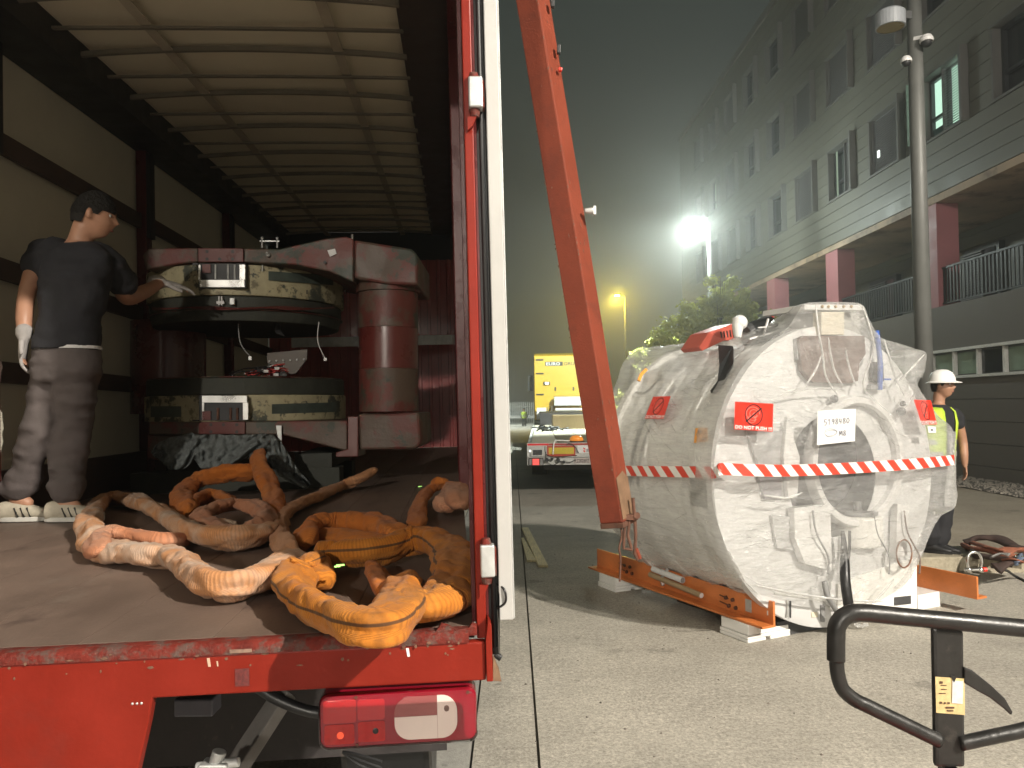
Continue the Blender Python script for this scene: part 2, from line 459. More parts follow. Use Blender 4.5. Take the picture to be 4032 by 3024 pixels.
# local axes: x away from the yard, y along the facade, z up
Z0, BH = 5.78, .28
Y0, Y1 = 9.0, 36.6
wins = []
for k in range(10):
    far = 13.6 + 2.27 * k
    wins.append((far - 1.64, far))
rows = [(4, 9), (13, 18), (22, 27)]
def in_row(i): return any(a <= i < b for a, b in rows)
segs = []; y = Y0
for a, b in wins: segs.append((y, a)); y = b
segs.append((y, Y1))
for i in range(30):
    z = Z0 + i * BH
    ss = segs if in_row(i) else [(Y0, 27.3), (27.31, Y1)]
    for a, b in ss:
        MB().box((0, a, z + .006), (.12, b, z + BH - .006)).build('siding_board', SID, bl)
core = MB()
core.box((.125, Y0, Z0 - .01), (.18, Y1, Z0 + rows[0][0]*BH))
for (a0, b0), nx in zip(rows, (13, 22, 30)):
    core.box((.125, Y0, Z0 + b0*BH), (.18, Y1, Z0 + nx*BH))
for a, b in segs: core.box((.125, a, Z0 + .01), (.18, b, Z0 + 30*BH - .01))
core.box((.6, Y0, Z0 - .02), (9, Y1, Z0 + 30*BH + .1))
core.build('wall_core', DGREY, bl)
MB().box((-.06, Y0, Z0 + 30*BH), (9, Y1, Z0 + 30*BH + .25)).build('roof_coping', WINF, bl)
litw = {(0, 1): 'lit', (1, 8): 'dim', (0, 3): 'slit'}
for ri, (a, b) in enumerate(rows):
    z0, z1 = Z0 + a*BH, Z0 + b*BH
    for k, (ya, yb) in enumerate(wins):
        fr = MB()
        fr.box((-.14, ya + .03, z0 - .02), (.30, ya + .10, z1 + .02))          # fin on the near side
        fr.box((-.03, ya + .10, z1 - .05), (.30, yb - .002, z1 - .002)); fr.box((-.03, ya + .10, z0 + .002), (.30, yb - .002, z0 + .05))
        fr.box((.0, yb - .06, z0 + .05), (.30, yb - .003, z1 - .05))
        w = fr.build('window', WINF, bl)
        kind = litw.get((ri, k), 'std')
        kk = (k * 7 + ri * 5) % 5
        # pane
        gm = {'lit': GLASS_LIT, 'dim': GLASS_DIM}.get(kind, GLASS_D)
        pf = MB()
        pane = MB().box((.235, ya + .12, z0 + .06), (.25, yb - .07, z1 - .06)).build('pane', gm, w)
        mid = (ya + yb) / 2
        # mullion frame
        ml = MB()
        sp = ya + (.95 if kind == 'lit' else .75 if kk else 0.3)
        for yy in (sp, yb - .1): ml.box((.16, yy - .035, z0 + .05), (.234, yy + .035, z1 - .05))
        ml.box((.16, sp, z0 + .48), (.234, yb - .1, z0 + .54)); ml.box((.16, sp, z1 - .12), (.234, yb - .1, z1 - .05)); ml.box((.16, sp, z0 + .05), (.234, yb - .1, z0 + .10))
        ml.build('mullion', WDARK, w)
        # louvred shutter: full or half width
        full = kk in (1, 3, 4) and kind == 'std'
        ye = yb - .12 if full else sp - .03
        sh = MB()
        zz = z0 + .06
        while zz < z1 - .1:
            sh.prism([(.06, ya + .12, zz), (.085, ya + .12, zz + .035), (.10, ya + .12, zz + .035), (.075, ya + .12, zz)], (0, ye - ya - .12, 0)); zz += .05
        sh.box((.102, ya + .12, z0 + .06), (.11, ye, z1 - .06)) if kind != 'lit' else None
        sh.box((.05, ye, z0 + .055), (.12, ye + .035, z1 - .055))
        sh.build('shutter', SHUT, w)
        if ri == 0 and k == 1:      # room seen behind the open part
            MB().box((.18, ya + .99, z0 + .11), (.20, yb - .15, z0 + .30)).build('blind', pbr('teal_curtain', (.05, .12, .12), .8), w)
            MB().box((-.30, yb - .03, z0 + .02), (-.01, yb - .004, z1 - .1)).build('open_casement', pbr('pale_green_glass', (.30, .42, .36), .3), w)
        if ri == 0 and k == 2:
            MB().box((.03, ya + 1.2, z0 + .40), (.055, ya + 1.28, z0 + .56)).build('lamp_glint', emis('bright_glint', (.9, 1, .9), 1.6), w)
        if kind == 'slit':
            MB().box((.15, yb - .30, z0 + .06), (.16, yb - .22, z1 - .06)).build('lit_slit', GLASS_DIM, w)
# soffit, loggia, piers, podium
MB().box((.0, Y0, Z0 - .16), (2.3, Y1, Z0 - .012)).build('soffit', SOFF, bl)
lw = MB()
for i in range(8):
    z = 3.5 + i * .28
    lw.box((2.2, Y0, z + .006), (2.3, Y1, min(z + .274, Z0 - .17)))
lw.build('loggia_wall', SID, bl)
for k, (ya, yb) in enumerate(((11.6, 13.6), (14.1, 14.6), (16.6, 17.9), (20.9, 22.4), (25.5, 27), (30, 31.5))):
    w = MB().box((2.05, ya, 3.6), (2.19, yb, 5.1)).build('window', WDARK, bl)
    MB().box((2.03, ya + .1, 3.65), (2.045, yb - .1, 5.0)).build('pane', GLASS_D, w)
    if yb - ya > 1:
        sh = MB(); zz = 3.7
        while zz < 5: sh.box((1.98, ya + .5, zz), (2.0, yb, zz + .03)); zz += .06
        sh.build('shutter', SHUT, w)
for yy in (10.9, 15.45, 19.96, 24.5, 29.0, 33.5):
    MB().box((.02, yy, 3.5), (.47, yy + .72, Z0 - .165)).build('pier', PINK, bl)
MB().box((-.02, Y0, 2.63), (2.3, Y1, 3.5)).build('podium_band', SID2, bl)
rl = MB(); rl.box((.10, Y0, 4.27), (.14, Y1, 4.31)); rl.box((.10, Y0, 3.56), (.14, Y1, 3.59))
rl.build('handrail', RAILM, bl)
bars = MB(); yy = Y0
while yy < Y1: bars.box((.11, yy, 3.59), (.13, yy + .045, 4.27)); yy += .11
tag(bars.build('railing_bars', RAILM, bl), kind='stuff')
MB().box((-.07, Y0, 2.575), (.02, Y1, 2.628)).build('ledge', WHITE_PAINT, bl)
MB().box((-.07, Y0, 2.05), (.06, Y1, 2.10)).build('ledge', WHITE_PAINT, bl)
MB().box((.10, Y0, 2.102), (.16, Y1, 2.573)).build('strip_window', WINF, bl)
yy = Y0; prev = None
pi_ = 0
while yy < 30:
    MB().box((.02, yy, 2.103), (.099, yy + .05, 2.572)).build('strip_mullion', WHITE_PAINT, bl)
    MB().box((.085, yy + .055, 2.13), (.098, yy + .72, 2.54)).build('strip_pane', GLASS_STRIP if pi_ % 3 else GLASS_D, bl)
    yy += .75; pi_ += 1
for i in range(5):
    for j in range(9):
        MB().box((.02, Y0 + j*3.1, .0 + i*.41 + .005), (.2, Y0 + j*3.1 + 3.09, .0 + i*.41 + .405)).build('base_panel', SID2, bl)
MB().box((.205, Y0, 0), (2.28, Y1, 2.62)).build('wall_base', DGREY, bl)
MB().box((2.305, Y0, 0), (9, Y1, 5.6)).build('wall_base', DGREY, bl)

# ================================================================== LAMP POSTS
POLEM = pbr('grey_lamp_pole', (.12, .122, .115), .5, .1, var=.1)
def lamp_post(label, head, arm_dx, power, color, ecol, est, radius, group='street lamps of the yard', base_z=0, glow=.45, cone=2.3, aim=(0, 0, -1), blend=.6):
    h = V(head); base = V((h.x - arm_dx, h.y, base_z))
    t = thing('street_lamp', label, 'street lamp', base, group=group)
    MB().tube([(0, 0, 0), (0, 0, h.z - base_z - .1)], None, 12, rfun=lambda u: .085 - .03*u).build('pole', POLEM, t, smooth=True)
    MB().bar((0, 0, h.z - base_z - .08), (arm_dx * .7, 0, h.z - base_z + .02), .06, .06).build('arm', POLEM, t)
    hd = MB(); L_ = .24; s = 1 if arm_dx >= 0 else -1
    hd.prism([(arm_dx - L_, -.12, h.z - base_z), (arm_dx + L_, -.15, h.z - base_z), (arm_dx + L_, .15, h.z - base_z), (arm_dx - L_, .15, h.z - base_z)], (0, 0, .10))
    lh = hd.build('lamp_head', POLEM, t, bevel=.03)
    MB().box((arm_dx - .16, -.08, h.z - base_z - .03), (arm_dx + .16, .08, h.z - base_z - .004)).build('lens', emis('lamp_lens_' + label.split()[0], ecol, est), lh)
    point_light('lamp_glow', h + V((0, 0, -.20)), power * glow, color, radius)
    if glow < 1: point_light('lamp_light', h + V((0, 0, -.20)), power * (1 - glow), color, radius, cone, aim, blend)
wp = at(*WHITE_LAMP); yp = at(*YELLOW_LAMP)
lamp_post('tall white glowing street lamp at the far end of the building', wp, -.32, 11000, (.88, 1, .93), (.9, 1, .95), 240, .12, glow=.052, cone=2.15, aim=(-6, 3.6, -5.0), blend=.45)
lamp_post('yellow sodium street lamp beyond the low loader', yp, -.50, 2600, (1, .74, .08), (1, .72, .10), 90, .15, glow=.28, cone=1.9, aim=(-.85, -.5, -1))
lamp_post('bright lamp behind the photographer lighting the trailer and the wrapped cylinder', KEY_POS, -1.2, 13500, (1, .92, .80), (1, .9, .75), 30, .10, glow=0, cone=1.12, aim=V((1.5, 5, .5)) - KEY_POS, blend=.45)
lamp_post('distant lamp far behind the photographer shining into the open trailer', V((-4.5, -28, 9.5)), -1.2, 19000, (1, .92, .80), (1, .9, .75), 30, .35, glow=1)

lamp_post('lamp hidden behind the trailer lighting the far end of the yard', V((-6, 62, 9)), -.6, 16000, (.90, 1, .95), (.9, 1, .95), 30, .15, glow=0, cone=2.6)

# pole with a drum flood lamp and two dome cameras
pb = at(3640, 1500, 9.0)
pl = thing('lighting_mast', 'thick grey mast with a drum floodlight standing in front of the building', 'mast', (pb.x, 9.0, .15))
MB().tube([(0, 0, 0), (0, 0, 8.5)], None, 20, rfun=lambda u: .105 - .035*u).build('pole', POLEM, pl, smooth=True)
MB().bar((0, 0, 6.02), (-.16, -.02, 6.02), .10, .09).build('bracket', DGREY, pl)
dh = MB().lathe([(.0, .2), (.13, .2), (.165, .17), (.165, 0), (.15, -.005)], (-.30, -.03, 5.88), (0, 0, 1), 28)
dr = dh.build('flood_lamp_drum', pbr('grey_blue_drum', (.35, .37, .40), .4), pl, smooth=False)
MB().lathe([(.0, .0), (.15, .0)], (-.30, -.03, 5.882), (0, 0, 1), 28).build('drum_glass', pbr('dull_amber_glass', (.30, .24, .12), .3), dr)
for (px, py, lab, r) in ((3648, 165, 'larger white dome camera on the right side of the mast', .075), (3568, 245, 'smaller white dome camera on the left side of the mast', .062)):
    c = at(px, py, 8.85)
    t = thing('dome_camera', lab, 'security camera', c)
    MB().lathe([(0, r*1.1), (r*.7, r*1.0), (r, r*.5), (r*1.02, 0), (.0, 0)], (0, 0, 0), (0, 0, 1), 20).build('housing', WPLASTIC, t, smooth=False)
    MB().sphere((0, 0, -.002), r*.8, n=10).build('dome', BLACK, t, smooth=True)
    sx_ = -1 if px > 3600 else 1
    MB().bar((sx_*r*.3, .02, r*.9), (sx_*r*1.2, .10, r*1.1), .04, .04).build('mount', WPLASTIC, t)

# ================================================================== TREES
LEAF = pbr('olive_green_leaf', (.50, .50, .17), .45, var=.5, vscale=3, spec=.5)
_n, _l = LEAF.node_tree.nodes, LEAF.node_tree.links
_t = _n.new('ShaderNodeBsdfTranslucent'); _t.inputs[0].default_value = (.45, .48, .13, 1)
_m = _n.new('ShaderNodeMixShader'); _m.inputs[0].default_value = .35
_l.new(_n['Principled BSDF'].outputs[0], _m.inputs[1]); _l.new(_t.outputs[0], _m.inputs[2]); _l.new(_m.outputs[0], _n['Material Output'].inputs[0])
BARK = pbr('brown_bark', (.10, .08, .06), .8, var=.3)
def tree(label, base, blobs, nleaf, ls, seed):
    r = random.Random(seed)
    t = thing('tree', label, 'tree', base, group='trees beside the building')
    tk = MB()
    top = V(blobs[0][0])
    tk.tube([(0, 0, 0), (.03, .02, top.z*.35), (-.03, 0, top.z*.6)], None, 8, rfun=lambda u: .10 - .05*u)
    for c, rad in blobs:
        c = V(c)
        tk.tube([(0, 0, top.z*.35), V((0, 0, top.z*.45)).lerp(c, .5), c], None, 6, rfun=lambda u: .045 - .035*u)
        for k in range(7):
            d = V((r.gauss(0, 1), r.gauss(0, 1), abs(r.gauss(0, 1)))).normalized() * rad
            tk.tube([c.lerp(V((0,0,top.z*.6)), .3), c + d], None, 4, rfun=lambda u: .014 - .011*u)
    tk.build('trunk', BARK, t)
    lf = MB(); tot = sum(b[1]**2 for b in blobs)
    for c, rad in blobs:
        c = V(c); n = int(nleaf * rad**2 / tot); clumps = []
        for k in range(max(8, int(26 * rad))):
            d = V((r.gauss(0, 1), r.gauss(0, 1), r.gauss(0, 1))).normalized() * rad * (.55 + .55*r.random())
            clumps.append(c + V((d.x, d.y, d.z*.85)))
        for k in range(n):
            q = r.choice(clumps) + V((r.gauss(0, .11), r.gauss(0, .11), r.gauss(0, .10))) * rad * 1.2
            a = V((r.gauss(0, 1), r.gauss(0, 1), r.gauss(0, .6))).normalized(); b = a.cross(V((r.gauss(0,1), r.gauss(0,1), r.gauss(0,1)))).normalized()
            s = ls * (.6 + .8*r.random())
            lf.add([q - a*s, q + b*s*.5, q + a*s, q - b*s*.5], [(0, 1, 2, 3)])
    lf.build('crown', LEAF, t)
def tb(px, py, D): p = at(px, py, D); return p
bx = tb(2830, 1250, 19)
tree('largest leafy tree directly behind the wrapped cylinder', (bx.x, 19, .25), [((0, 0, 3.1), 1.0), ((-.85, .1, 2.7), .8), ((.1, 0, 3.95), .55), ((.85, .1, 3.1), .65), ((-.5, 0, 3.4), .6), ((.5, 0, 2.2), .8), ((.4, -.2, 3.7), .5), ((-1.2, 0, 2.4), .6)], 26000, .055, 3)
bx = tb(2610, 1360, 21)
tree('low dark tree left of the largest tree', (bx.x, 21, 0), [((0, 0, 3.0), .65), ((-.45, 0, 2.7), .5), ((.5, 0, 3.1), .6), ((0, 0, 2.1), .6)], 9000, .048, 5)
bx = tb(3060, 1230, 17.5)
tree('slim sapling right of the largest tree', (bx.x, 17.5, .15), [((0, 0, 3.35), .32), ((-.25, 0, 3.1), .35), ((.22, 0, 3.3), .25), ((-.1, 0, 2.7), .4)], 3200, .045, 7)
bx = tb(2440, 1530, 22)
tree('small bush showing between the leaning post and the cylinder', (bx.x, 22, 0), [((0, 0, 1.75), .35), ((-.15, 0, 1.3), .45), ((.05, 0, .8), .5)], 1500, .05, 9)

# ================================================================== FENCE + BARRIER
fn = thing('palisade_fence', 'pale steel palisade fence closing the yard far behind the trucks', 'fence', (0, 76, 0))
pm = MB().prism([(-.05, 0, 0), (.05, 0, 0), (.05, 0, 1.98), (0, 0, 2.1), (-.05, 0, 1.98)], (0, .02, 0))
p0 = pm.build('pale', pbr('pale_fence_steel', (.80, .82, .80), .5, var=.1), fn)
p0.location = (-4, 0, 0)
for i in range(1, 62):
    c = p0.copy(); COL.objects.link(c); c.parent = fn; c.location = (-4 + i*.19, 0, 0)
for z in (.5, 1.6): MB().box((-4, .025, z), (8, .07, z + .05)).build('rail', GALV, fn)
gr = thing('guard_rail', 'low white guard rail running in front of the palisade fence', 'guard rail', (0, 75.4, 0))
MB().prism([(-4, 0, .45), (-4, -.06, .52), (-4, 0, .6), (-4, -.06, .68), (-4, 0, .76)], (12, 0, 0)).build('beam', WHITE_PAINT, gr)
for i in range(5): MB().box((-4 + i*3, .03, 0), (-3.9 + i*3, .13, .75)).build('post', GALV, gr)

# ================================================================== LOW LOADER TRAILER
A = at(2074, 1746, 13.7)
ll = thing('low_loader_trailer', 'low grey flatbed trailer with red and yellow rear marker board behind the leaning post', 'trailer', (A.x, 13.7, 0), (0, 0, -.035))
MB().box((0, 0, .56), (2.55, .07, .95)).build('rear_panel', LTGREY, ll, bevel=.006)
def lx(px): return (px - 2074) / 221
def lz(py): return .95 - (py - 1746) / 221
def rp(nm, x0, x1, y0, y1, m, d=.006, par=ll, d0=.001): return MB().box((lx(x0), -d, lz(y1)), (lx(x1), -d0, lz(y0))).build(nm, m, par)
rp('reflective_strip', 2077, 2160, 1748, 1755, emis('red_reflector_glow', (.8, .05, .05), .55))  # emission paints the returned lamp light on this stretch of strip
rp('reflective_strip', 2161, 2600, 1748, 1755, pbr('dull_red_tape', (.35, .04, .03), .4))
MR_ = pbr('marker_red', (.42, .05, .03), .4); MY_ = pbr('marker_yellow', (.55, .42, .04), .4)
for x0 in (2154, 2420):
    mk = rp('marker_board', x0, x0 + 110, 1757, 1798, MR_, .02)
    rp('marker_field', x0 + 6, x0 + 104, 1764, 1789, MY_, .026, mk, .021)
rp('sign_plate', 2272, 2330, 1756, 1786, PAPER, .012)
for i in range(2): MB().prism([(lx(2295), -.014, lz(1770 + i*10)), (lx(2303), -.014, lz(1774 + i*10)), (lx(2303), -.014, lz(1768 + i*10)), (lx(2295), -.014, lz(1764 + i*10))], (0, -.002, 0)).build('stripe', STICK_RED, ll)
for i in range(3): rp('print_line', 2306, 2326, 1772 + 4*i, 1774 + 4*i, INKG, .0135, ll, .0122)
for x0, s in ((2081, 1), (2560, 1)):
    lc = rp('lamp_cluster', x0, x0 + 58, 1804, 1833, DKSTEEL, .035, ll, .002)
    rp('lens', x0 + 15, x0 + 41, 1807, 1831, emis('glowing_red_lamp', (1, .12, .10), 1.0), .042, lc, .036)
    rp('lens', x0 + 2, x0 + 11, 1807, 1831, GREYMAT, .042, lc, .036); rp('lens', x0 + 45, x0 + 55, 1807, 1831, GREYMAT, .042, lc, .036)
bxx = rp('winch_window', 2089, 2144, 1760, 1797, LTGREY, .04, ll, .002); rp('dark_pane', 2098, 2134, 1772, 1792, GLASS_D, .045, bxx, .041)
MB().cyl((lx(2087), -.05, lz(1776)), (lx(2087), -.01, lz(1776)), .018, n=12).build('work_lamp', emis('small_white_lamp', (1, 1, .9), 1.8), ll)
for i, (cx, cy) in enumerate(((2152, 1812), (2172, 1808), (2196, 1812), (2218, 1820))):
    MB().cyl((lx(cx), -.07, lz(cy)), (lx(cx), 0, lz(cy)), .035 - .008*(i % 2), n=12).build('coupling', BLACK, ll)
for pts in ([(2148, 1780), (2150, 1815), (2175, 1832), (2205, 1818), (2240, 1822), (2262, 1812)], [(2145, 1758), (2150, 1790), (2190, 1800), (2270, 1795)], [(2230, 1755), (2240, 1748), (2262, 1760), (2276, 1785)]):
    MB().tube(spline([(lx(a), -.04, lz(b)) for a, b in pts], 6), .007, 6).build('air_hose', BLACK_RUB, ll)
MB().box((lx(2076), -.03, lz(1802)), (lx(2600), -.001, lz(1799))).build('ledge', LTGREY, ll)
pln = rp('number_plate', 2258, 2328, 1806, 1826, pbr('pale_number_plate', (.42, .36, .34), .4), .012, ll, .002)
tm, w = text_mb('R2282BFZ', .085, lambda x, y: (lx(2260) + x * .72, -.0135, lz(1823) + y), .001)
tm.build('plate_lettering', INK, pln)
# deck tiles
r3 = random.Random(9)
DK1 = pbr('pale_deck_plank', (.50, .46, .36), .7, var=.15, dirt=((.25, .22, .17), 7, .6, .1)); DK2 = pbr('dark_deck_steel', (.10, .085, .06), .6, var=.3)
MB().box((.0, .075, .80), (2.55, 14, .92)).build('deck_frame', LTGREY, ll)
for j in range(22):
    for i in range(5):
        y0 = .1 + j * .6; x0 = .08 + i * .49
        dark = (i > 0 and j in (1, 2, 3, 4, 5)) or (i in (1, 2) and j < 1)
        MB().box((x0, y0, .921), (x0 + .47, y0 + .58, .95)).build('deck_board', DK2 if dark else DK1, ll)
for y in (4.5, 5.8, 7.1):
    for x in (.05, 2.15): MB().cyl((x, y, .44), (x + .35, y, .44), .44, n=24).build('wheel', BLACK_RUB, ll)
MB().box((.3, .3, .45), (2.2, 14, .55)).build('chassis', DKSTEEL, ll)
gk = MB(); gk.prism([(.25, 13.5, .9), (.25, 15.2, .9), (.25, 15.6, 1.35), (.25, 18.8, 1.4), (.25, 18.8, 1.15), (.25, 15.9, 1.1), (.25, 15.4, .6), (.25, 13.5, .6)], (2.0, 0, 0))
gk.build('gooseneck', DKSTEEL, ll)
# things lying on the deck
def onl(x, y, z): return MW[ll.name] @ V((x, y, z))
c = onl(1.10, 8.6, .95)
wb = MB().box((-.5, -.3, 0), (.42, .3, .40)).build('timber_crate', pbr('brown_timber', (.22, .16, .08), .7, var=.25, stretch=(8, 1, 1)), bevel=.01)
wb.location = c; tag(wb, 'brown timber block standing across the middle of the low flatbed', 'timber block')
c = onl(.45, 6.6, .95)
ch = MB(); r4 = random.Random(3)
for i in range(46):
    p = V((r4.gauss(0, .22), r4.gauss(0, .15), .02 + .10*r4.random())); a = r4.random()*PI; d = V((math.cos(a), math.sin(a), r4.gauss(0, .4)))*.07
    ch.tube(spline([p - d, p + V((d.y, -d.x, .02))*.5, p + d, p - V((d.y, -d.x, -.02))*.5], 3, True), .016, 5, closed=True)
co = ch.build('chain_heap', BLACK); co.location = c; tag(co, 'heap of black chain on the left side of the flatbed', 'chain')
c = onl(.90, .35, .95)
bc = thing('beacon_light', 'orange beacon lamp lying on the rear edge of the flatbed', 'beacon', c)
MB().lathe([(.0, .12), (.08, .11), (.12, .07), (.125, .02), (0, .02)], (0, 0, 0), (0, 0, 1), 20).build('lens', pbr('amber_lens', (.7, .22, .03), .2, emit=((1, .35, .05), .35)), bc, smooth=True)
MB().cyl((0, 0, 0), (0, 0, .02), .13, n=20).build('base', DKSTEEL, bc)
MB().tube(spline([(-.12, 0, .02), (-.3, -.1, .03), (-.42, -.35, .02), (-.45, -.38, -.2)], 5), .012, 6).build('cable', WHITE_PAINT, bc)

# ================================================================== YELLOW TRUCK
C = at(2103, 1500, 33.8)
ct = thing('truck_tractor', 'yellow truck cab seen from behind at the far end of the yard', 'truck', (C.x, 33.8, 0), (0, 0, -.035))
cab = MB()
cab.prism([(0, 0, 1.25), (0, 0, 3.84), (0, .35, 3.95), (0, 1.6, 3.9), (0, 2.2, 2.6), (0, 2.3, 1.0), (0, .3, 1.0)], (2.5, 0, 0))
cab.build('cab', YELLOW, ct, bevel=.04)
for x in (.02, 2.42): MB().box((x, -.10, 1.3), (x + .06, -.002, 3.8)).build('side_deflector', YELLOW, ct, bevel=.01)
for z in (3.62, 3.02, 2.1): MB().box((.09, -.06, z), (.42, -.003, z + .06)).build('deflector_bracket', BLACK, ct)
MB().box((.10, -.012, 3.06), (2.4, -.002, 3.10)).build('ridge', YELLOW, ct)
for a_, b_, c_, d_ in ((.85, 2.55, 1.75, 2.92), (.9, 2.05, 1.7, 2.42)):
    q = MB(); w = .03
    q.box((a_, -.018, b_), (c_, -.003, b_ + w)); q.box((a_, -.018, d_ - w), (c_, -.003, d_)); q.box((a_, -.018, b_ + w), (a_ + w, -.003, d_ - w)); q.box((c_ - w, -.018, b_ + w), (c_, -.003, d_ - w))
    q.build('panel_rib', YELLOW, ct)
for x in (.93, 1.72): MB().box((x - .035, -.03, 2.28), (x + .035, -.004, 2.44)).build('handle_slot', BLACK, ct)
wl_ = MB().box((.42, -.10, 2.55), (.70, -.003, 2.68)).build('work_lamp', BLACK, ct)
MB().box((.48, -.106, 2.57), (.64, -.101, 2.66)).build('lens', emis('work_lamp_white', (1, .97, .88), 4), wl_)
MB().box((.50, -.012, 3.38), (1.27, -.0025, 3.56)).build('name_band', INK, ct)
tm, w = text_mb('EURO', .19, lambda x, y: (.53 + x*1.25, -.016, 3.405 + y), .006); tm.build('lettering', WINK, ct)
tm, w = text_mb('GRUP', .19, lambda x, y: (1.30 + x*1.25, -.006, 3.405 + y), .002); tm.build('lettering', INK, ct)
MB().box((-.28, .5, 2.3), (-.06, .75, 3.0)).build('mirror', BLACK, ct)
q = MB(); q.box((.85, -.62, 1.62), (2.1, -.25, 2.02)); q.build('air_tank_box', GALV, ct, bevel=.02)
q = MB(); q.box((.1, -1.6, 1.05), (.5, -.4, 1.55)); q.build('side_box', WHITE_PAINT, ct, bevel=.02)
MB().box((.9, -.9, 1.42), (2.3, -.7, 1.52)).build('cross_member', WHITE_PAINT, ct)
MB().box((.85, -1.1, 1.12), (2.3, -.95, 1.22)).build('cross_member', LTGREY, ct)
MB().box((.7, -2.6, .8), (1.8, .4, 1.05)).build('chassis', DKSTEEL, ct)
MB().box((.75, -1.5, .60), (2.3, -1.3, 1.1)).build('dark_fender', BLACK, ct)
for x in (.0, 1.95):
    MB().cyl((x, -1.9, .5), (x + .5, -1.9, .5), .5, n=24).build('wheel', BLACK_RUB, ct)
    MB().cyl((x, 1.4, .5), (x + .35, 1.4, .5), .5, n=24).build('wheel', BLACK_RUB, ct)
for i in range(5):
    MB().tube(spline([(.5 + .09*i, -.3, 1.5 + .05*i), (.45 + .1*i, -.6, 1.2), (.6 + .12*i, -1.1, 1.05), (.9, -1.4, 1.2)], 5), .02, 6).build('air_hose', GREYMAT if i % 2 else BLACK_RUB, ct)
# ================================================================== CURTAIN TRAILER
TO, TR = V((-.075, 1.86, 0)), (0, -.015, .074)
tr = thing('curtain_trailer', 'red curtain sided trailer with its rear door open and slings on its floor', 'trailer', TO, TR)
TM = MW[tr.name]
FZ = 1.07
FN = (TM.to_3x3() @ V((0, 0, 1))).normalized()
FP = TM @ V((-1, 1, FZ))
def fl(px, py, h=0.0):            # pixel -> point h metres above the trailer floor
    return hitp(px, py, FP + FN * h, FN)
LEN = 8.6
def zr(y): return 3.74 + .033 * (y - 2.27)
# floor boards
nb = 8
for i in range(nb):
    a = -2.49 + i * 2.485 / nb
    MB().box((a + .001, .032, FZ - .03), (a + 2.485/nb - .001, LEN, FZ)).build('floor_board', DECK, tr)
# rear sill
fz = MB(); fz.prism([(-2.55, -.025, .45), (-2.55, -.025, 1.046), (.018, -.025, 1.046), (.018, -.025, .955), (-.745, -.025, .955), (-.755, -.025, .90), (-.86, -.025, .45)], (0, .03, 0))
fz.build('rear_sill', RED, tr, bevel=.004)
lp = MB(); n_ = 60; r5 = random.Random(2)
tops = []
for i in range(n_ + 1):
    x = -2.55 + i * 2.53 / n_
    w1, w2 = r5.gauss(0, .0016), r5.gauss(0, .0012)
    tops.append([V((x, -.030, 1.0465)), V((x, -.030 + w1*.4, 1.064 + w2)), V((x, -.020, 1.073 + w2)), V((x, .018, 1.0725 + w1*.5)), V((x, .0315, 1.069))])
lp.rings(tops, 0, False)
lp.build('sill_lip', RED_WORN, tr, smooth=True)
# wear marks, patches, eyelet, rivets
MB().box((-.56, -.0265, .972), (-.528, -.0252, 1.012)).build('sticker_rest', pbr('dark_sticker_rest', (.12, .02, .018), .6, var=.5, vscale=80), tr)
MB().box((-.57, -.0315, 1.05), (-.52, -.0285, 1.058)).build('worn_plate', pbr('bare_metal_patch', (.24, .15, .11), .5, var=.4, vscale=60), tr)
for x, w, h in ((-.62, .006, .02), (-.60, .003, .012), (-.165, .006, .02)):
    MB().prism([(x, -.0262, 1.02), (x + w, -.0262, 1.02), (x + w*.6, -.0262, 1.02 + h), (x - w*.5, -.0262, 1.02 + h)], (0, .001, 0)).build('paint_chip', pbr('chipped_primer', (.5, .35, .25), .6) if x < -.3 else PAPER, tr)
ey = MB().lathe([(.010, 0), (.026, 0), (.028, .012), (.020, .02), (.010, .02), (.010, 0)], (-1.165, -.026, .978), (0, -1, 0), 20)
ey.build('eyelet', RED, tr, smooth=True)
for x in (-.79, -.78, -.77):
    MB().sphere((x, -.024, .945), .0035, n=6).build('rivet', GALV, tr, smooth=True)
r9 = random.Random(21); q = MB()
for i in range(46):
    x = r9.uniform(-1.25, -.02); z = r9.choice((1.046, 1.05, 1.035, 1.02)) + r9.gauss(0, .006); w = .002 + .008*r9.random()**2; h = .0015 + .003*r9.random()
    y = -.0262 if z < 1.044 else -.0318
    q.prism([(x - w, y, z), (x - w*.2, y, z - h), (x + w, y, z - h*.3), (x + w*.6, y, z + h), (x - w*.5, y, z + h*.8)], (0, .0008, 0))
tag(q.build('paint_chips', pbr('rusty_chip', (.16, .08, .05), .8, var=.5, vscale=90), tr), kind='stuff')
q = MB()
for i in range(26):
    x, z = r9.uniform(-2.0, -.82), r9.uniform(.5, .96); w = .001 + .0035*r9.random()**2
    q.prism([(x - w, -.0262, z), (x, -.0262, z - w*r9.uniform(.5, 4)), (x + w, -.0262, z), (x, -.0262, z + w)], (0, .0008, 0))
tag(q.build('paint_specks', pbr('pale_speck', (.33, .18, .14), .8), tr), kind='stuff')
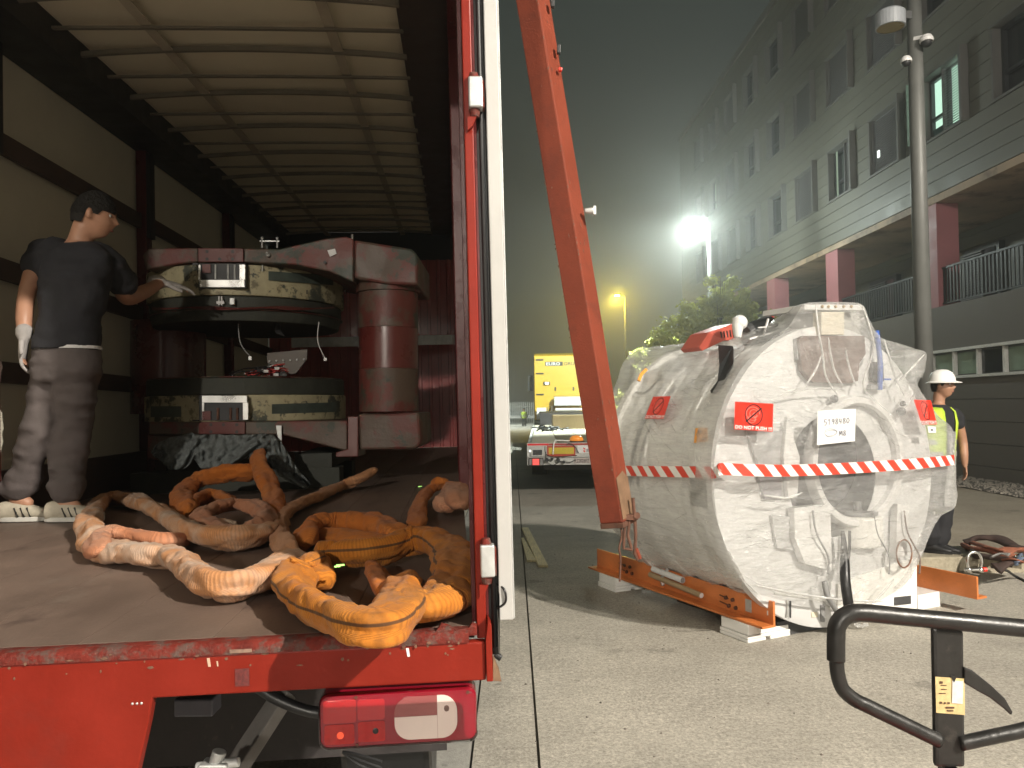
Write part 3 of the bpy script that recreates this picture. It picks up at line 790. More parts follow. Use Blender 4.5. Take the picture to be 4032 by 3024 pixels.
# right corner: post, seal, door, hinges
MB().box((.0, .0, 1.046), (.023, .12, 3.80)).build('corner_post', RED, tr, bevel=.003)
MB().box((-.010, .06, FZ), (-.001, .14, 3.7)).build('post_flange', RED_DARK, tr)
MB().box((.0235, .015, .96), (.030, .10, 3.8)).build('post_return', RED_DARK, tr)
MB().box((.0305, .02, 1.0), (.052, .10, 3.8)).build('seal', BLACK_RUB, tr)
MB().tube([(.042, .012, 1.02), (.042, .012, 3.8)], .006, 8).build('seal_tube', BLACK, tr, smooth=True)
dd = MB().box((.055, .005, 1.085), (.089, 1.24, 3.82)); dd.build('rear_door', WHITE_PANEL, tr, bevel=.003)
MB().box((.0895, .02, 1.085), (.0935, .05, 3.82)).build('door_edge_strip', GALV, tr)
MB().prism([(.053, -.001, 1.0), (.056, -.001, 1.15), (.053, .01, 1.15)], (0, .02, 0)).build('seal_tip', BLACK_RUB, tr)
for z in (2.36, 1.235):
    h = MB().box((.012, -.032, z - .038), (.046, .004, z + .038)).build('hinge', GALV, tr, bevel=.004)
    q = MB(); q.cyl((.026, -.012, z + .0385), (.026, -.012, z + .052), .014, .010); q.build('hinge_pin', RED_WORN, h)
    q = MB(); q.cyl((.026, -.012, z - .056), (.026, -.012, z - .0385), .011, .014); q.build('hinge_pin', RED_WORN, h)
    q = MB(); q.prism([(.008, .0, z - .057), (.03, .0, z - .057), (.02, .0, z - .08), (.008, .0, z - .09)], (0, -.02, 0)); q.build('hinge_bracket', RED, h)
    MB().box((.0465, -.024, z - .036), (.050, .004, z + .03)).build('hinge_leaf', RED_WORN, h)
q = MB(); q.prism([(.019, -.035, .955), (.034, -.035, .955), (.034, -.035, 1.085), (.026, -.035, 1.10), (.019, -.035, 1.05)], (0, .09, 0)); q.build('corner_bracket', RED, tr, bevel=.002)
q = MB(); q.prism([(.034, -.03, .955), (.054, -.03, .952), (.050, -.03, .975), (.036, -.03, 1.01)], (0, .03, 0)); q.build('rusty_wedge', BRNPLATE, tr)
q = MB(); q.prism([(-.10, -.02, 1.07), (-.085, -.02, 1.09), (-.07, -.02, 1.086), (-.05, -.02, 1.075), (-.02, -.02, 1.078), (-.012, -.02, 1.088), (.0, -.02, 1.084), (.0, -.02, 1.06), (-.1, -.02, 1.06)], (0, .015, 0)); q.build('corner_lug', RED_WORN, tr)
MB().tube(spline([(.05, .02, 1.17), (.068, .0, 1.16), (.07, .0, 1.13), (.05, .01, 1.115), (.046, .02, 1.125)], 5), .003, 6).build('latch_loop', BLACK, tr)
# rear portal top and left post
MB().box((-2.5, -.0, 3.66), (0, .12, 3.82)).build('rear_header', RED, tr)
MB().box((-2.56, .0, .96), (-2.49, .12, 3.8)).build('corner_post', RED, tr)
# side curtains
for x0, x1, nm in ((-2.512, -2.50, 'side_curtain'), (.030, .034, 'side_curtain')):
    pc = MB(); ny = 60; rg = []
    for j in range(ny + 1):
        y = .12 + (LEN - .12) * j / ny
        rg.append([V((x0 + .012*noise.noise(V((y*.8, k*.7, x0))), y, FZ - .1 + (zr(y) - FZ + .1) * k / 12)) for k in range(13)])
    pc.rings(rg, 0, False)
    pc.build(nm, TARP, tr, smooth=True)
MB().box((-2.48, .14, FZ), (-2.44, LEN, FZ + .26)).build('kick_board', BANDW, tr)
# left and right pillars (upper part), drop boards between the pillars
ys = (2.26, 4.33, 6.58)
for y in ys:
    for x0, x1 in ((-2.498, -2.42), (-.028, .026)):
        q = MB(); q.box((x0, y, FZ), (x1, y + .11, zr(y) - .1)); o = q.build('pillar', RED_DARK, tr, bevel=.006)
        if x0 < -1:
            q = MB(); q.box((x1 + .001, y + .005, 3.0), (x1 + .03, y + .10, zr(y) - .14)); q.build('pillar_roller', BLACK, o)
yb = [.12, *ys, LEN]
for i in range(4):
    a, b = yb[i] + (.11 if i else 0), yb[i + 1]
    for (z0a, z1a) in ((3.00 + .045*i, 3.02 + .05*i), (2.36 + .0*i, 2.34), (1.80, 1.78)):
        q = MB(); q.prism([(-2.485, a, z0a), (-2.455, a, z0a), (-2.455, a, z0a + .115), (-2.485, a, z0a + .115)], (0, b - a, z1a - z0a)); q.build('drop_board', BANDW, tr)
# roof: side rails, bows, straps, tarpaulin
def slab(x0, x1, ya, yb_, dz0, dz1, ):
    q = MB()
    pts = [(x0, ya, zr(ya) + dz0), (x0, yb_, zr(yb_) + dz0), (x0, yb_, zr(yb_) + dz1), (x0, ya, zr(ya) + dz1)]
    return q.prism(pts, (x1 - x0, 0, 0))
slab(-2.5, -2.19, .12, LEN, -.12, .10).build('roof_rail', BLACK, tr)
slab(-.30, .02, .12, LEN, .0, .10).build('roof_rail', pbr('dark_roof_rail', (.05, .035, .03), .5), tr)
slab(-.03, .02, .12, LEN, -.14, -.001).build('roof_rail_lower', RED_DARK, tr)
slab(-2.19, -.30, .12, LEN, .06, .075).build('roof_tarpaulin', TARP_ROOF, tr)
Db = [3.68, 4.0, 4.33, 4.66]
while Db[-1] < 10.2: Db.append(Db[-1] + .345)
for k, D in enumerate(Db):
    y = D - 1.86
    z = zr(y); bow = k % 2 == 1
    q = MB(); rg = []
    hh = .030 if bow else .014
    for i in range(17):
        u = i / 16; x = -2.22 + 1.94 * u
        b_ = (.045 if bow else .008) * math.sin(PI * u) ** .8 - (.0 if bow else 0)
        rg.append([V((x, y - .012, z + b_ - hh)), V((x, y + .012, z + b_ - hh)), V((x, y + .012, z + b_)), V((x, y - .012, z + b_))])
    q.rings(rg, 0, True, True, True); q.build('roof_bow', RIB, tr)
for x in (-1.72, -.72):
    slab(x, x + .06, .12, LEN, .012, .02).build('roof_strap', pbr('roof_strap_webbing', (.42, .37, .29), .8), tr)
# headboard: glossy corrugated red sheet and galvanised rail
q = MB(); pts = []; x = -2.5
while x < .02:
    pts += [V((x, LEN + .03, 0)), V((x + .085, LEN + .03, 0)), V((x + .095, LEN, 0)), V((x + .125, LEN, 0))]; x += .135
q.rings([[p + V((0, 0, FZ)) for p in pts], [p + V((0, 0, 3.62)) for p in pts]], 0, False); q.build('corrugated_headboard', RED_GLOSS, tr)
MB().box((-2.5, LEN + .04, FZ), (.03, LEN + .08, 4.1)).build('headboard_back', BLACK, tr)
q = MB(); q.box((-2.05, LEN - .75, 2.40), (.0, LEN - .72, 2.52)); q.box((-2.05, LEN - .72, 2.505), (.0, LEN - .66, 2.52)); q.build('cross_bar', GALV, tr, bevel=.003)
# perforated strips on the inner right wall
for y, z0, z1 in ((6.9, 1.55, 3.55), (5.2, 1.3, 2.3)):
    s_ = MB().box((-.045, y, z0), (-.041, y + .05, z1)).build('perforated_strip', pbr('pale_red_strip', (.24, .10, .10), .4), tr)
    hm = MB(); z = z0 + .03
    while z < z1 - .03: hm.box((-.0462, y + .018, z), (-.0451, y + .032, z + .014)); z += .05
    tag(hm.build('holes', BLACK, s_), kind='stuff')
# tail lamp
tl = MB(); 
def rrect(x0, x1, z0, z1, r, y, n=5):
    P = []
    for cx, cz, a0 in ((x1 - r, z1 - r, 0), (x0 + r, z1 - r, PI/2), (x0 + r, z0 + r, PI), (x1 - r, z0 + r, 1.5*PI)):
        for k in range(n + 1): a = a0 + PI/2*k/n; P.append(V((cx + r*math.cos(a), y, cz + r*math.sin(a))))
    return P
X0, X1, ZA, ZB = -.368, -.006, .826, .948
tl.rings([rrect(X0, X1, ZA, ZB, .022, .02), rrect(X0, X1, ZA, ZB, .022, -.04), rrect(X0 + .004, X1 - .004, ZA + .004, ZB - .004, .020, -.047)], 0, True, True, True)
tlo = tl.build('tail_lamp', pbr('dark_red_lamp_housing', (.24, .006, .02), .12, coat=.5, var=.1), tr, smooth=False)
def lens(x0, x1, z0, z1, m, y=-.049, th=.0015, r=.006, name='lens'):
    q = MB(); q.rings([rrect(x0, x1, z0, z1, r, -.0465), rrect(x0, x1, z0, z1, r, y)], 0, True, False, True); return q.build(name, m, tlo)
def ribbed(m, sc, axis):
    N, L = m.node_tree.nodes, m.node_tree.links
    t = N.new('ShaderNodeTexCoord'); sp = N.new('ShaderNodeSeparateXYZ'); L.new(t.outputs['Object'], sp.inputs[0])
    mu = N.new('ShaderNodeMath'); mu.operation = 'MULTIPLY'; mu.inputs[1].default_value = sc; L.new(sp.outputs[axis], mu.inputs[0])
    si = N.new('ShaderNodeMath'); si.operation = 'SINE'; L.new(mu.outputs[0], si.inputs[0])
    b = N.new('ShaderNodeBump'); b.inputs['Strength'].default_value = .6; b.inputs['Distance'].default_value = .002; L.new(si.outputs[0], b.inputs['Height']); L.new(b.outputs[0], N['Principled BSDF'].inputs['Normal'])
    return m
REDL2 = pbr('bright_red_lens', (.55, .018, .018), .15, coat=.8, var=.15, vscale=60)
ribbed(REDL2, 2400, 0)
lens(X0 + .010, X0 + .085, ZA + .058, ZB - .012, pbr('red_lens_top', (.42, .012, .018), .15, coat=.8, var=.1))
l1 = lens(X0 + .012, X0 + .080, ZA + .010, ZA + .055, REDL2)
MB().sphere((X0 + .048, -.0435, ZA + .030), .010, n=8).build('bulb_glint', emis('bulb_reflection', (1, .12, .05), .8), l1, smooth=True)  # emissive bead paints the bright reflection into the lens
lens(X0 + .088, X0 + .15, ZA + .062, ZB - .014, REDLENS)
lens(X0 + .088, X0 + .15, ZA + .012, ZA + .058, REDL2)
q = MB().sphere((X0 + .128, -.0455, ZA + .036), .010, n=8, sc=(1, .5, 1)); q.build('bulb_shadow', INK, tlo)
cxc, czc, rc = X1 - .098, (ZA + ZB)/2 + .0, .046
WL = pbr('clear_reverse_lens', (.80, .76, .70), .2, coat=.7, var=.05)
def quarter(xa, xb, za, zb, m, nm):
    P = []
    xa0, xb0 = cxc - .066, cxc + .046
    x0, x1, z0, z1 = max(xa, xa0), min(xb, xb0), max(za, czc - rc), min(zb, czc + rc)
    full = rrect(cxc - .092, cxc + .052, czc - .049, czc + .049, .036, 0, 7)
    P = [V((min(max(p.x, xa), xb), -.0475, min(max(p.z, za), zb))) for p in full]
    out = []
    for p in P:
        if not out or (p - out[-1]).length > 1e-5: out.append(p)
    q = MB(); q.prism(out, (0, -.003, 0)); return q.build(nm, m, tlo)
quarter(cxc - .10, cxc + .006, czc + .004, czc + .06, pbr('pinkish_lens', (.30, .09, .09), .2, coat=.7), 'lens')
quarter(cxc - .10, cxc + .006, czc - .06, czc + .0035, WL, 'lens')
quarter(cxc + .0065, cxc + .06, czc - .06, czc + .06, WL, 'lens')
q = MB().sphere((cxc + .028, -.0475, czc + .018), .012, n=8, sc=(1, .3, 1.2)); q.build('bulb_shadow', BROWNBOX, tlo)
for x, z in ((X0 + .085, ZB - .008), (X0 + .085, ZA + .006), (X1 - .02, ZB - .010)):
    MB().cyl((x, -.046, z), (x, -.0495, z), .004, n=8).build('screw', RUST, tlo)
m_, N_, L__ = newmat('clear_red_cover'); N_.remove(N_['Principled BSDF'])
_a = N_.new('ShaderNodeBsdfTransparent'); _a.inputs[0].default_value = (1, .94, .94, 1); _g = N_.new('ShaderNodeBsdfGlossy'); _g.inputs['Roughness'].default_value = .05
_f = N_.new('ShaderNodeFresnel'); _f.inputs[0].default_value = 1.35; _x = N_.new('ShaderNodeMixShader'); L__.new(_f.outputs[0], _x.inputs[0]); L__.new(_a.outputs[0], _x.inputs[1]); L__.new(_g.outputs[0], _x.inputs[2]); L__.new(_x.outputs[0], N_['Material Output'].inputs[0])
q = MB(); q.rings([rrect(X0 - .001, X1 + .001, ZA - .001, ZB + .001, .022, -.03, 8), rrect(X0 - .001, X1 + .001, ZA - .001, ZB + .001, .022, -.050, 8), rrect(X0 + .003, X1 - .003, ZA + .003, ZB - .003, .021, -.057, 8), rrect(X0 + .010, X1 - .010, ZA + .010, ZB - .010, .018, -.0605, 8), rrect(X0 + .022, X1 - .022, ZA + .022, ZB - .022, .012, -.062, 8)], 0, True, False, True)
q.build('clear_cover', m_, tlo, smooth=True)
# under the floor
MB().box((-2.3, 1.0, .35), (-.1, 1.1, 1.02)).build('underfloor_dark_box', DKSTEEL, tr)  # dark box added to fill the shaded space under the floor
for x in (-1.75, -.70): MB().box((x, 1.15, .72), (x + .09, LEN, 1.03)).build('chassis_rail', DKSTEEL, tr)
MB().box((-2.4, .04, 1.0), (-.02, LEN, 1.035)).build('underfloor', DKSTEEL, tr)
a, b = at(1125, 2725, 2.35), at(905, 3060, 2.2)
MB().bar(a, b, .065, .04).build('diagonal_brace', GREYST, tr, world=True, bevel=.004)
c = at(780, 2770, 2.45)
MB().cbox(c, (.12, .08, .055)).build('relay_box', pbr('grey_relay_box', (.13, .13, .16), .5), tr, world=True, bevel=.006)
q = MB(); c = at(850, 3020, 2.0); q.cbox(c, (.07, .05, .03)); q.cyl(c + V((0, 0, .01)), c + V((.01, 0, .04)), .018); q.cyl(c + V((-.05, 0, .0)), c + V((.06, 0, .012)), .012)
q.build('air_coupling', GALV, tr, world=True, bevel=.003)
for x in (-2.4, -.50):
    for y in (1.5, 2.8):
        q = MB().cyl((x, y, .48), (x + .34, y, .48), .48, n=36); q.build('tyre', BLACK_RUB, tr, bevel=.03)
q = MB(); c0 = at(1350, 2960, 2.5)
for k in range(3): q.tube(spline([c0 + V((0, 0, 0)), c0 + V((.05, -.02, -.015*k)), c0 + V((.13, -.03, -.02 - .02*k))], 5), .005, 5)
q.build('cable_end', BLACK_RUB, tr, world=True)
q = MB(); c0 = at(1100, 2730, 2.3)
q.tube(spline([c0 + V((-.1, 0, .05)), c0 + V((0, 0, -.02)), c0 + V((.15, 0, -.06)), c0 + V((.35, .1, -.05))], 6), .018, 8); q.build('air_hose', BLACK_RUB, tr, world=True, smooth=True)

# ================================================================== SWUNG OUT SIDE POST (leaning beam)
sp_ = thing('swing_pillar', 'orange red steel side post leaning diagonally down from the roof rail of the trailer', 'post', at(2430, 2058, 3.0))
ptop, pbot = at(2098, 0, 3.0), at(2430, 2050, 3.0)
ax = (ptop - pbot).normalized(); ptop = pbot + ax * 2.95
rt0 = V((math.cos(math.radians(33)), -math.sin(math.radians(33)), 0)); 
rt = (rt0 - ax * rt0.dot(ax)).normalized(); fw = ax.cross(rt).normalized()
if fw.y > 0: fw = -fw
w, d = .098, .105
def bp(u, v_, s): return pbot + ax*s + rt*(u*w) + fw*(v_*d)
L_ = 2.95
q = MB(); q.prism([bp(-.5, .5, 0), bp(.5, .5, 0), bp(.5, -.5, 0), bp(-.5, -.5, 0)], ax * L_); q.build('beam', BEAM, sp_, world=True, bevel=.006)
q = MB(); q.prism([bp(.5, -.46, .012) + rt*.0015, bp(.5, .485, .012) + rt*.0015, bp(.5, .485, .17) + rt*.0015, bp(.5, -.1, .19) + rt*.0015, bp(.5, -.46, .16) + rt*.0015], rt*.0012); q.build('worn_patch', BRNPLATE, sp_, world=True)
q = MB(); q.prism([bp(-.5, .5, .0), bp(.5, .5, .0), bp(.5, -.5, 0), bp(-.5, -.5, 0)], -ax * .02); q.build('foot_plate', RUST, sp_, world=True, bevel=.002)
rb2 = random.Random(44); q = MB()
for i in range(70):
    s_ = rb2.uniform(.02, 2.2); edge = rb2.choice((-.5, .5, .5, 0)); u = edge + rb2.gauss(0, .05) if edge else rb2.uniform(-.5, .5); u = max(-.49, min(.49, u)); L2 = .002 + .010*rb2.random()**2; w2 = .001 + .002*rb2.random()
    p = bp(u, .5, s_) + fw*.0016
    q.prism([p - ax*L2 - rt*w2*.3, p + rt*w2, p + ax*L2*rb2.uniform(.4, 1.4), p - rt*w2], fw*.0006)
    if i % 2:
        p = bp(.5, rb2.uniform(-.48, .48), s_) + rt*.0016; q.prism([p - ax*L2, p + fw*w2, p + ax*L2, p - fw*w2*.7], rt*.0006)
tag(q.build('paint_chips', pbr('beam_chip', (.14, .085, .06), .8, var=.6, vscale=60), sp_, world=True), kind='stuff')
# locking lever under the foot
q = MB()
c = at(2478, 1968, 2.98)
def lv(px, py, dd=0): return at(px, py, 2.97 + dd)
q.tube([lv(2492, 1960), lv(2500, 2050), lv(2503, 2110), lv(2500, 2180), lv(2512, 2205)], .0065, 8)
q.tube([lv(2462, 2060), lv(2458, 2100), lv(2456, 2160), lv(2490, 2165)], .006, 8)
q.tube([lv(2478, 2050), lv(2472, 2110), lv(2486, 2158)], .006, 8)
q.cyl(lv(2508, 2030, -.02), lv(2508, 2030, .03), .013, n=12); q.cbox(lv(2484, 2035), (.05, .03, .02))
q.build('lock_lever', RUST, sp_, world=True, smooth=False)
q = MB(); q.tube([lv(2504, 2160), lv(2520, 2200)], .008, 8); q.build('lever_grip', BEAM, sp_, world=True)
q = MB(); q.tube(spline([lv(2444, 2066), lv(2448, 2110), lv(2438, 2160), lv(2444, 2200), lv(2440, 2290)], 5), .004, 6); q.build('hanging_strap', RUST, sp_, world=True)
for px, py, s in ((2176, 15, .03), (2200, 195, .034), (2206, 275, .012)):
    c = at(px, py, 2.97)
    q = MB(); q.cbox(c, (.014, .02, s)); q.cyl(c + V((0, 0, -s*.6)), c + V((.004, 0, s*.6)), .006, n=8); q.build('buckle', BLACK if s > .02 else STICK_RED, sp_, world=True, bevel=.002)
c = at(2322, 830, 2.97)
q = MB(); q.cyl(c - V((.02, 0, 0)), c + V((.012, 0, 0)), .009, .014, n=12); q.cbox(c + V((.018, 0, 0)), (.012, .025, .035)); q.build('side_peg', GALV, sp_, world=True, bevel=.002)

# ================================================================== MAGNET YOKE INSIDE THE TRAILER
YD = 5.1
yk = thing('magnet_yoke', 'large rusty red magnet yoke with beige coil bands standing inside the trailer', 'magnet', at(980, 1900, 5.7))
def cp(cx, cy, D=YD): return at(500 + .6632*cx, 850 + .6632*cy, D)
cen = at(980, 1500, YD + .68); R_ = .70
def disc(za, zb, r0, mat, nm, n=64, y=0, flat=None, rr=None):
    q = MB(); r1 = rr or r0
    q.rings([[V((cen.x + r0*math.cos(2*PI*k/n), cen.y + r0*math.sin(2*PI*k/n), za)) for k in range(n)], [V((cen.x + r1*math.cos(2*PI*k/n), cen.y + r1*math.sin(2*PI*k/n), zb)) for k in range(n)]], 0, True, True, True)
    return q.build(nm, mat, yk, world=True, bevel=.006)
def zz(cy, D=YD): return at(500 + .6632*700, 850 + .6632*cy, D).z
Z = {k: zz(k) for k in (190, 285, 470, 545, 600, 960, 1062, 1222, 1300, 1390)}
disc(Z[470], Z[285] - .002, .70, COIL, 'coil_band')
disc(Z[545], Z[470] - .002, .68, OLIVE, 'pole_ring')
disc(Z[600] - .02, Z[545] - .002, .66, OLIVE, 'pole_face', rr=.68)
disc(Z[545] - .012, Z[545] - .006, .692, YOKE, 'trim_ring')
disc(Z[1062] + .002, Z[960], .70, OLIVE, 'pole_ring')
disc(Z[960] + .002, Z[960] + .010, .695, YOKE, 'trim_ring')
disc(Z[1222] + .002, Z[1062], .71, COIL, 'coil_band')
# upper plate in elevation: left thin part then a thick right arm
q = MB(); q.prism([cp(90, 230), cp(130, 192), cp(420, 190), (cp(420, 274)), cp(300, 285), cp(110, 320)], (0, 1.3, 0)); q.build('upper_plate', YOKE, yk, world=True, bevel=.01)
q = MB(); q.prism([cp(421, 191, YD - .02), cp(690, 192, YD - .02), cp(690, 274, YD - .02), cp(421, 274, YD - .02)], (0, 1.2, 0)); fp_ = q.build('bolted_plate', YOKE_CLEAN, yk, world=True, bevel=.004)
q = MB(); q.prism([cp(691, 193), cp(900, 196), cp(1180, 134), cp(1300, 122), cp(1345, 138), cp(1345, 395), cp(1200, 330), cp(1000, 290), cp(691, 275)], (0, 1.1, 0)); q.build('upper_plate', YOKE, yk, world=True, bevel=.01)
q = MB(); q.prism([cp(1346, 140, YD + .02), cp(1690, 195, YD + .02), cp(1725, 230, YD + .02), cp(1728, 412, YD + .02), cp(1530, 405, YD + .02), cp(1346, 370, YD + .02)], (0, .75, 0)); q.build('upper_arm', YOKE, yk, world=True, bevel=.018)
for (cx, cy) in ((475, 212), (627, 212), (475, 256), (550, 256), (627, 256), (1175, 275)):
    c = cp(cx, cy, YD - .021); q = MB(); q.lathe([(0, .001), (.011, .001), (.011, -.004), (.007, -.004)], c, (0, -1, 0), 12); q.build('bolt_hole', INK, yk, world=True)
for (cx, cy) in ((498, 1240), (572, 1240), (652, 1240), (498, 1282), (652, 1282)):
    c = cp(cx, cy, YD - .021); q = MB(); q.lathe([(0, .001), (.011, .001), (.011, -.004), (.007, -.004)], c, (0, -1, 0), 12); q.build('bolt_hole', INK, yk, world=True)
q = MB(); q.prism([cp(1190, 205, YD - .01), cp(1235, 195, YD - .01), cp(1245, 225, YD - .01), cp(1205, 243, YD - .01)], (0, -.003, 0)); q.build('paper_tag', PAPER, yk, world=True)
q = MB(); c = cp(838, 232, YD - .02); q.sphere(c, .014, n=8); q.cyl(c, c + V((0, -.03, .01)), .007, n=8); q.build('eye_bolt', GALV, yk, world=True, smooth=True)
q = MB()
for cx in (802, 892): q.cyl(cp(cx, 190, 5.5), cp(cx, 130, 5.5), .007, n=8); q.sphere(cp(cx, 133, 5.5), .011, n=6)
q.bar(cp(790, 150, 5.5), cp(903, 150, 5.5), .008); q.build('lifting_studs', GALV, yk, world=True)
q = MB(); q.cyl(cp(1337, 155, 5.4), cp(1337, 110, 5.4), .008, n=8); q.build('pin', STEEL, yk, world=True)
# windows with bright frames, both bands
for (y0, y1, up) in ((283, 428, 1), (1065, 1215, 0)):
    D = YD - .045
    o = MB(); o.prism([cp(428, y0, D + .001), cp(705, y0, D + .001), cp(705, y1, D + .001), cp(428, y1, D + .001)], (0, .05, 0)); fo = o.build('service_window', INK, yk, world=True)
    fr = MB()
    def rect(a, b, c, d, dep=.012):
        fr.prism([cp(a, c, D), cp(b, c, D), cp(b, d, D), cp(a, d, D)], (0, -dep, 0))
    if up: rect(436, 700, 382, 424); rect(672, 704, 292, 381); rect(428, 440, 292, 381)
    else: rect(450, 715, 1068, 1108); rect(692, 722, 1109, 1210); rect(450, 462, 1109, 1210)
    fr.build('window_frame', STEEL, fo, world=True)
    for k, cx in enumerate((525, 600, 640)):
        q = MB()
        if up: q.cyl(cp(cx, 290, D - .004), cp(cx, 375, D - .004), .007, n=8)
        else: q.cyl(cp(cx + 15, 1140, D - .004), cp(cx + 15, 1210, D - .004), .009, n=8)
        q.build('stud', GALV if up else RUST, fo, world=True)
    q = MB(); a = 290 if up else 1160; q.prism([cp(450, a, D - .002), cp(500, a, D - .002), cp(500, a + 50, D - .002), cp(450, a + 50, D - .002)], (0, -.01, 0)); q.build('red_block', YOKE_CLEAN, fo, world=True)
    q = MB(); q.prism([cp(395, y0 + (0 if up else 145), D - .0), cp(430, y0 + (0 if up else 145), D - .0), cp(430, y0 + (12 if up else 155), D), cp(395, y0 + (12 if up else 155), D)], (0, -.02, 0)); q.build('tab', BLACK, fo, world=True)
def onband(cx, cy, off=.0):
    """point on the coil band cylinder seen at that spot"""
    r = ray(500 + .6632*cx, 850 + .6632*cy); o = V((0, 0, CAMZ)); rr = .705 + off
    a = r.x**2 + r.y**2; b = 2*(r.x*(o.x - cen.x) + r.y*(o.y - cen.y)); c_ = (o.x - cen.x)**2 + (o.y - cen.y)**2 - rr**2
    t = (-b - math.sqrt(max(0, b*b - 4*a*c_))) / (2*a); return o + r*t
for (pts) in (((840, 328), (1225, 352), (1225, 412), (840, 382)), ((860, 1118), (1245, 1106), (1245, 1164), (860, 1176)), ((140, 1130), (322, 1130), (322, 1195), (140, 1195))):
    P = []; (a, b, c, d) = pts; n = 14
    rg = []
    for i in range(n + 1):
        u = i/n; tp = (a[0] + (b[0]-a[0])*u, a[1] + (b[1]-a[1])*u); bt = (d[0] + (c[0]-d[0])*u, d[1] + (c[1]-d[1])*u)
        rg.append([onband(*tp, .0), onband(*tp, .006), onband(*bt, .006), onband(*bt, .0)])
    q = MB(); q.rings(rg, 0, False); q.build('slot_cover', SLOT, yk, world=True)
q = MB()
for cx in (800, 1065, 1290): q.add([onband(cx, 440 if cx > 900 else 290, .012), onband(cx + 8, 440 if cx > 900 else 290, .012), onband(cx + 8, 465 if cx > 900 else 330, .012), onband(cx, 465 if cx > 900 else 330, .012)], [(0, 1, 2, 3)])
q.build('bright_clip', STEEL, yk, world=True)
# small white connectors under the upper band
q = MB(); D = YD - .02
q.cbox(cp(557, 515, D), (.05, .02, .018)); q.cbox(cp(549, 505, D), (.008, .022, .06)); q.cbox(cp(566, 505, D), (.008, .022, .06)); q.build('white_connector', WPLASTIC, yk, world=True)
q = MB(); q.cbox(cp(626, 508, D), (.032, .02, .045)); q.build('grey_connector', GALV, yk, world=True, bevel=.003)
q = MB(); 
for s in range(3):
    pts = [onband(150 + 90*k, 545 + 6*math.sin(k*1.3 + s) + 3*s, .012) for k in range(13)]
    q.tube(spline(pts, 4), .004, 5)
q.build('trim_wire', YOKE_CLEAN, yk, world=True)
# columns
def col(px, D, r, z0, z1, mat, nm='column', r1=None):
    c = at(px, 1500, D); q = MB(); q.lathe([(0, 0), (r, 0), (r1 or r, z1 - z0), (0, z1 - z0)], (c.x, c.y, z0), (0, 0, 1), 40); return q.build(nm, mat, yk, world=True, smooth=False)
zc = lambda cy: at(1530, 850 + .6632*cy, 5.35).z
for o in (col(1531, 5.36, .205, zc(1160), zc(912), YOKE), col(1531, 5.36, .204, zc(910), zc(672), YOKE_CLEAN), col(1531, 5.36, .205, zc(670), zc(462), YOKE), col(1531, 5.36, .222, zc(460), zc(405), YOKE), col(665, 5.95, .27, zc(1160), zc(560), YOKE_CLEAN)):
    for p in o.data.polygons: p.use_smooth = True
    e = o.modifiers.new('es', 'EDGE_SPLIT'); e.split_angle = math.radians(40)
q = MB(); q.prism([cp(1370, 1175, YD + .02), cp(1540, 1175, YD + .02), cp(1735, 1165, YD + .02), cp(1745, 1350, YD + .02), cp(1715, 1385, YD + .02), cp(1380, 1392, YD + .02)], (0, .7, 0)); q.build('lower_arm', YOKE, yk, world=True, bevel=.018)
q = MB(); q.prism([cp(1310, 1190, YD - .01), cp(1372, 1190, YD - .01), cp(1372, 1430, YD - .01), cp(1240, 1432, YD - .01), cp(1240, 1405, YD - .01), cp(1310, 1385, YD - .01)], (0, .25, 0)); q.build('foot_web', YOKE_CLEAN, yk, world=True, bevel=.005)
q = MB(); q.prism([cp(130, 1224), cp(1308, 1215), cp(1308, 1398), cp(920, 1300), cp(130, 1300)], (0, 1.2, 0)); q.build('lower_plate', YOKE, yk, world=True, bevel=.01)
q = MB(); q.prism([cp(425, 1222, YD - .021), cp(700, 1222, YD - .021), cp(700, 1296, YD - .021), cp(425, 1296, YD - .021)], (0, .02, 0)); q.build('bolted_plate', YOKE_CLEAN, yk, world=True, bevel=.003)
q = MB(); q.prism([cp(120, 1300, YD + .05), cp(300, 1302, YD + .05), cp(300, 1470, YD + .05), cp(120, 1440, YD + .05)], (0, .9, 0)); q.build('lower_leg', YOKE, yk, world=True, bevel=.01)
q = MB(); q.prism([cp(885, 1245, YD - .03), cp(916, 1245, YD - .03), cp(918, 1350, YD - .03), cp(900, 1350, YD - .03)], (0, .008, 0)); q.build('galvanised_strap', GALV, yk, world=True)
a = TM @ V((-2.3, 3.5, FZ)); 
q = MB(); q.box((-2.25, 3.55, FZ), (-.85, 3.75, FZ + .14)); q.box((-2.25, 4.2, FZ), (-.85, 4.4, FZ + .14)); q.box((-2.0, 3.55, FZ + .141), (-1.8, 4.5, FZ + .35)); q.box((-1.15, 3.55, FZ + .141), (-.9, 4.5, FZ + .24))
q2 = MB(); q2.v = [tuple(TM @ V(v)) for v in q.v]; q2.f = q.f; q2.m = q.m
q2.build('bearer', OLIVE, yk, world=True)
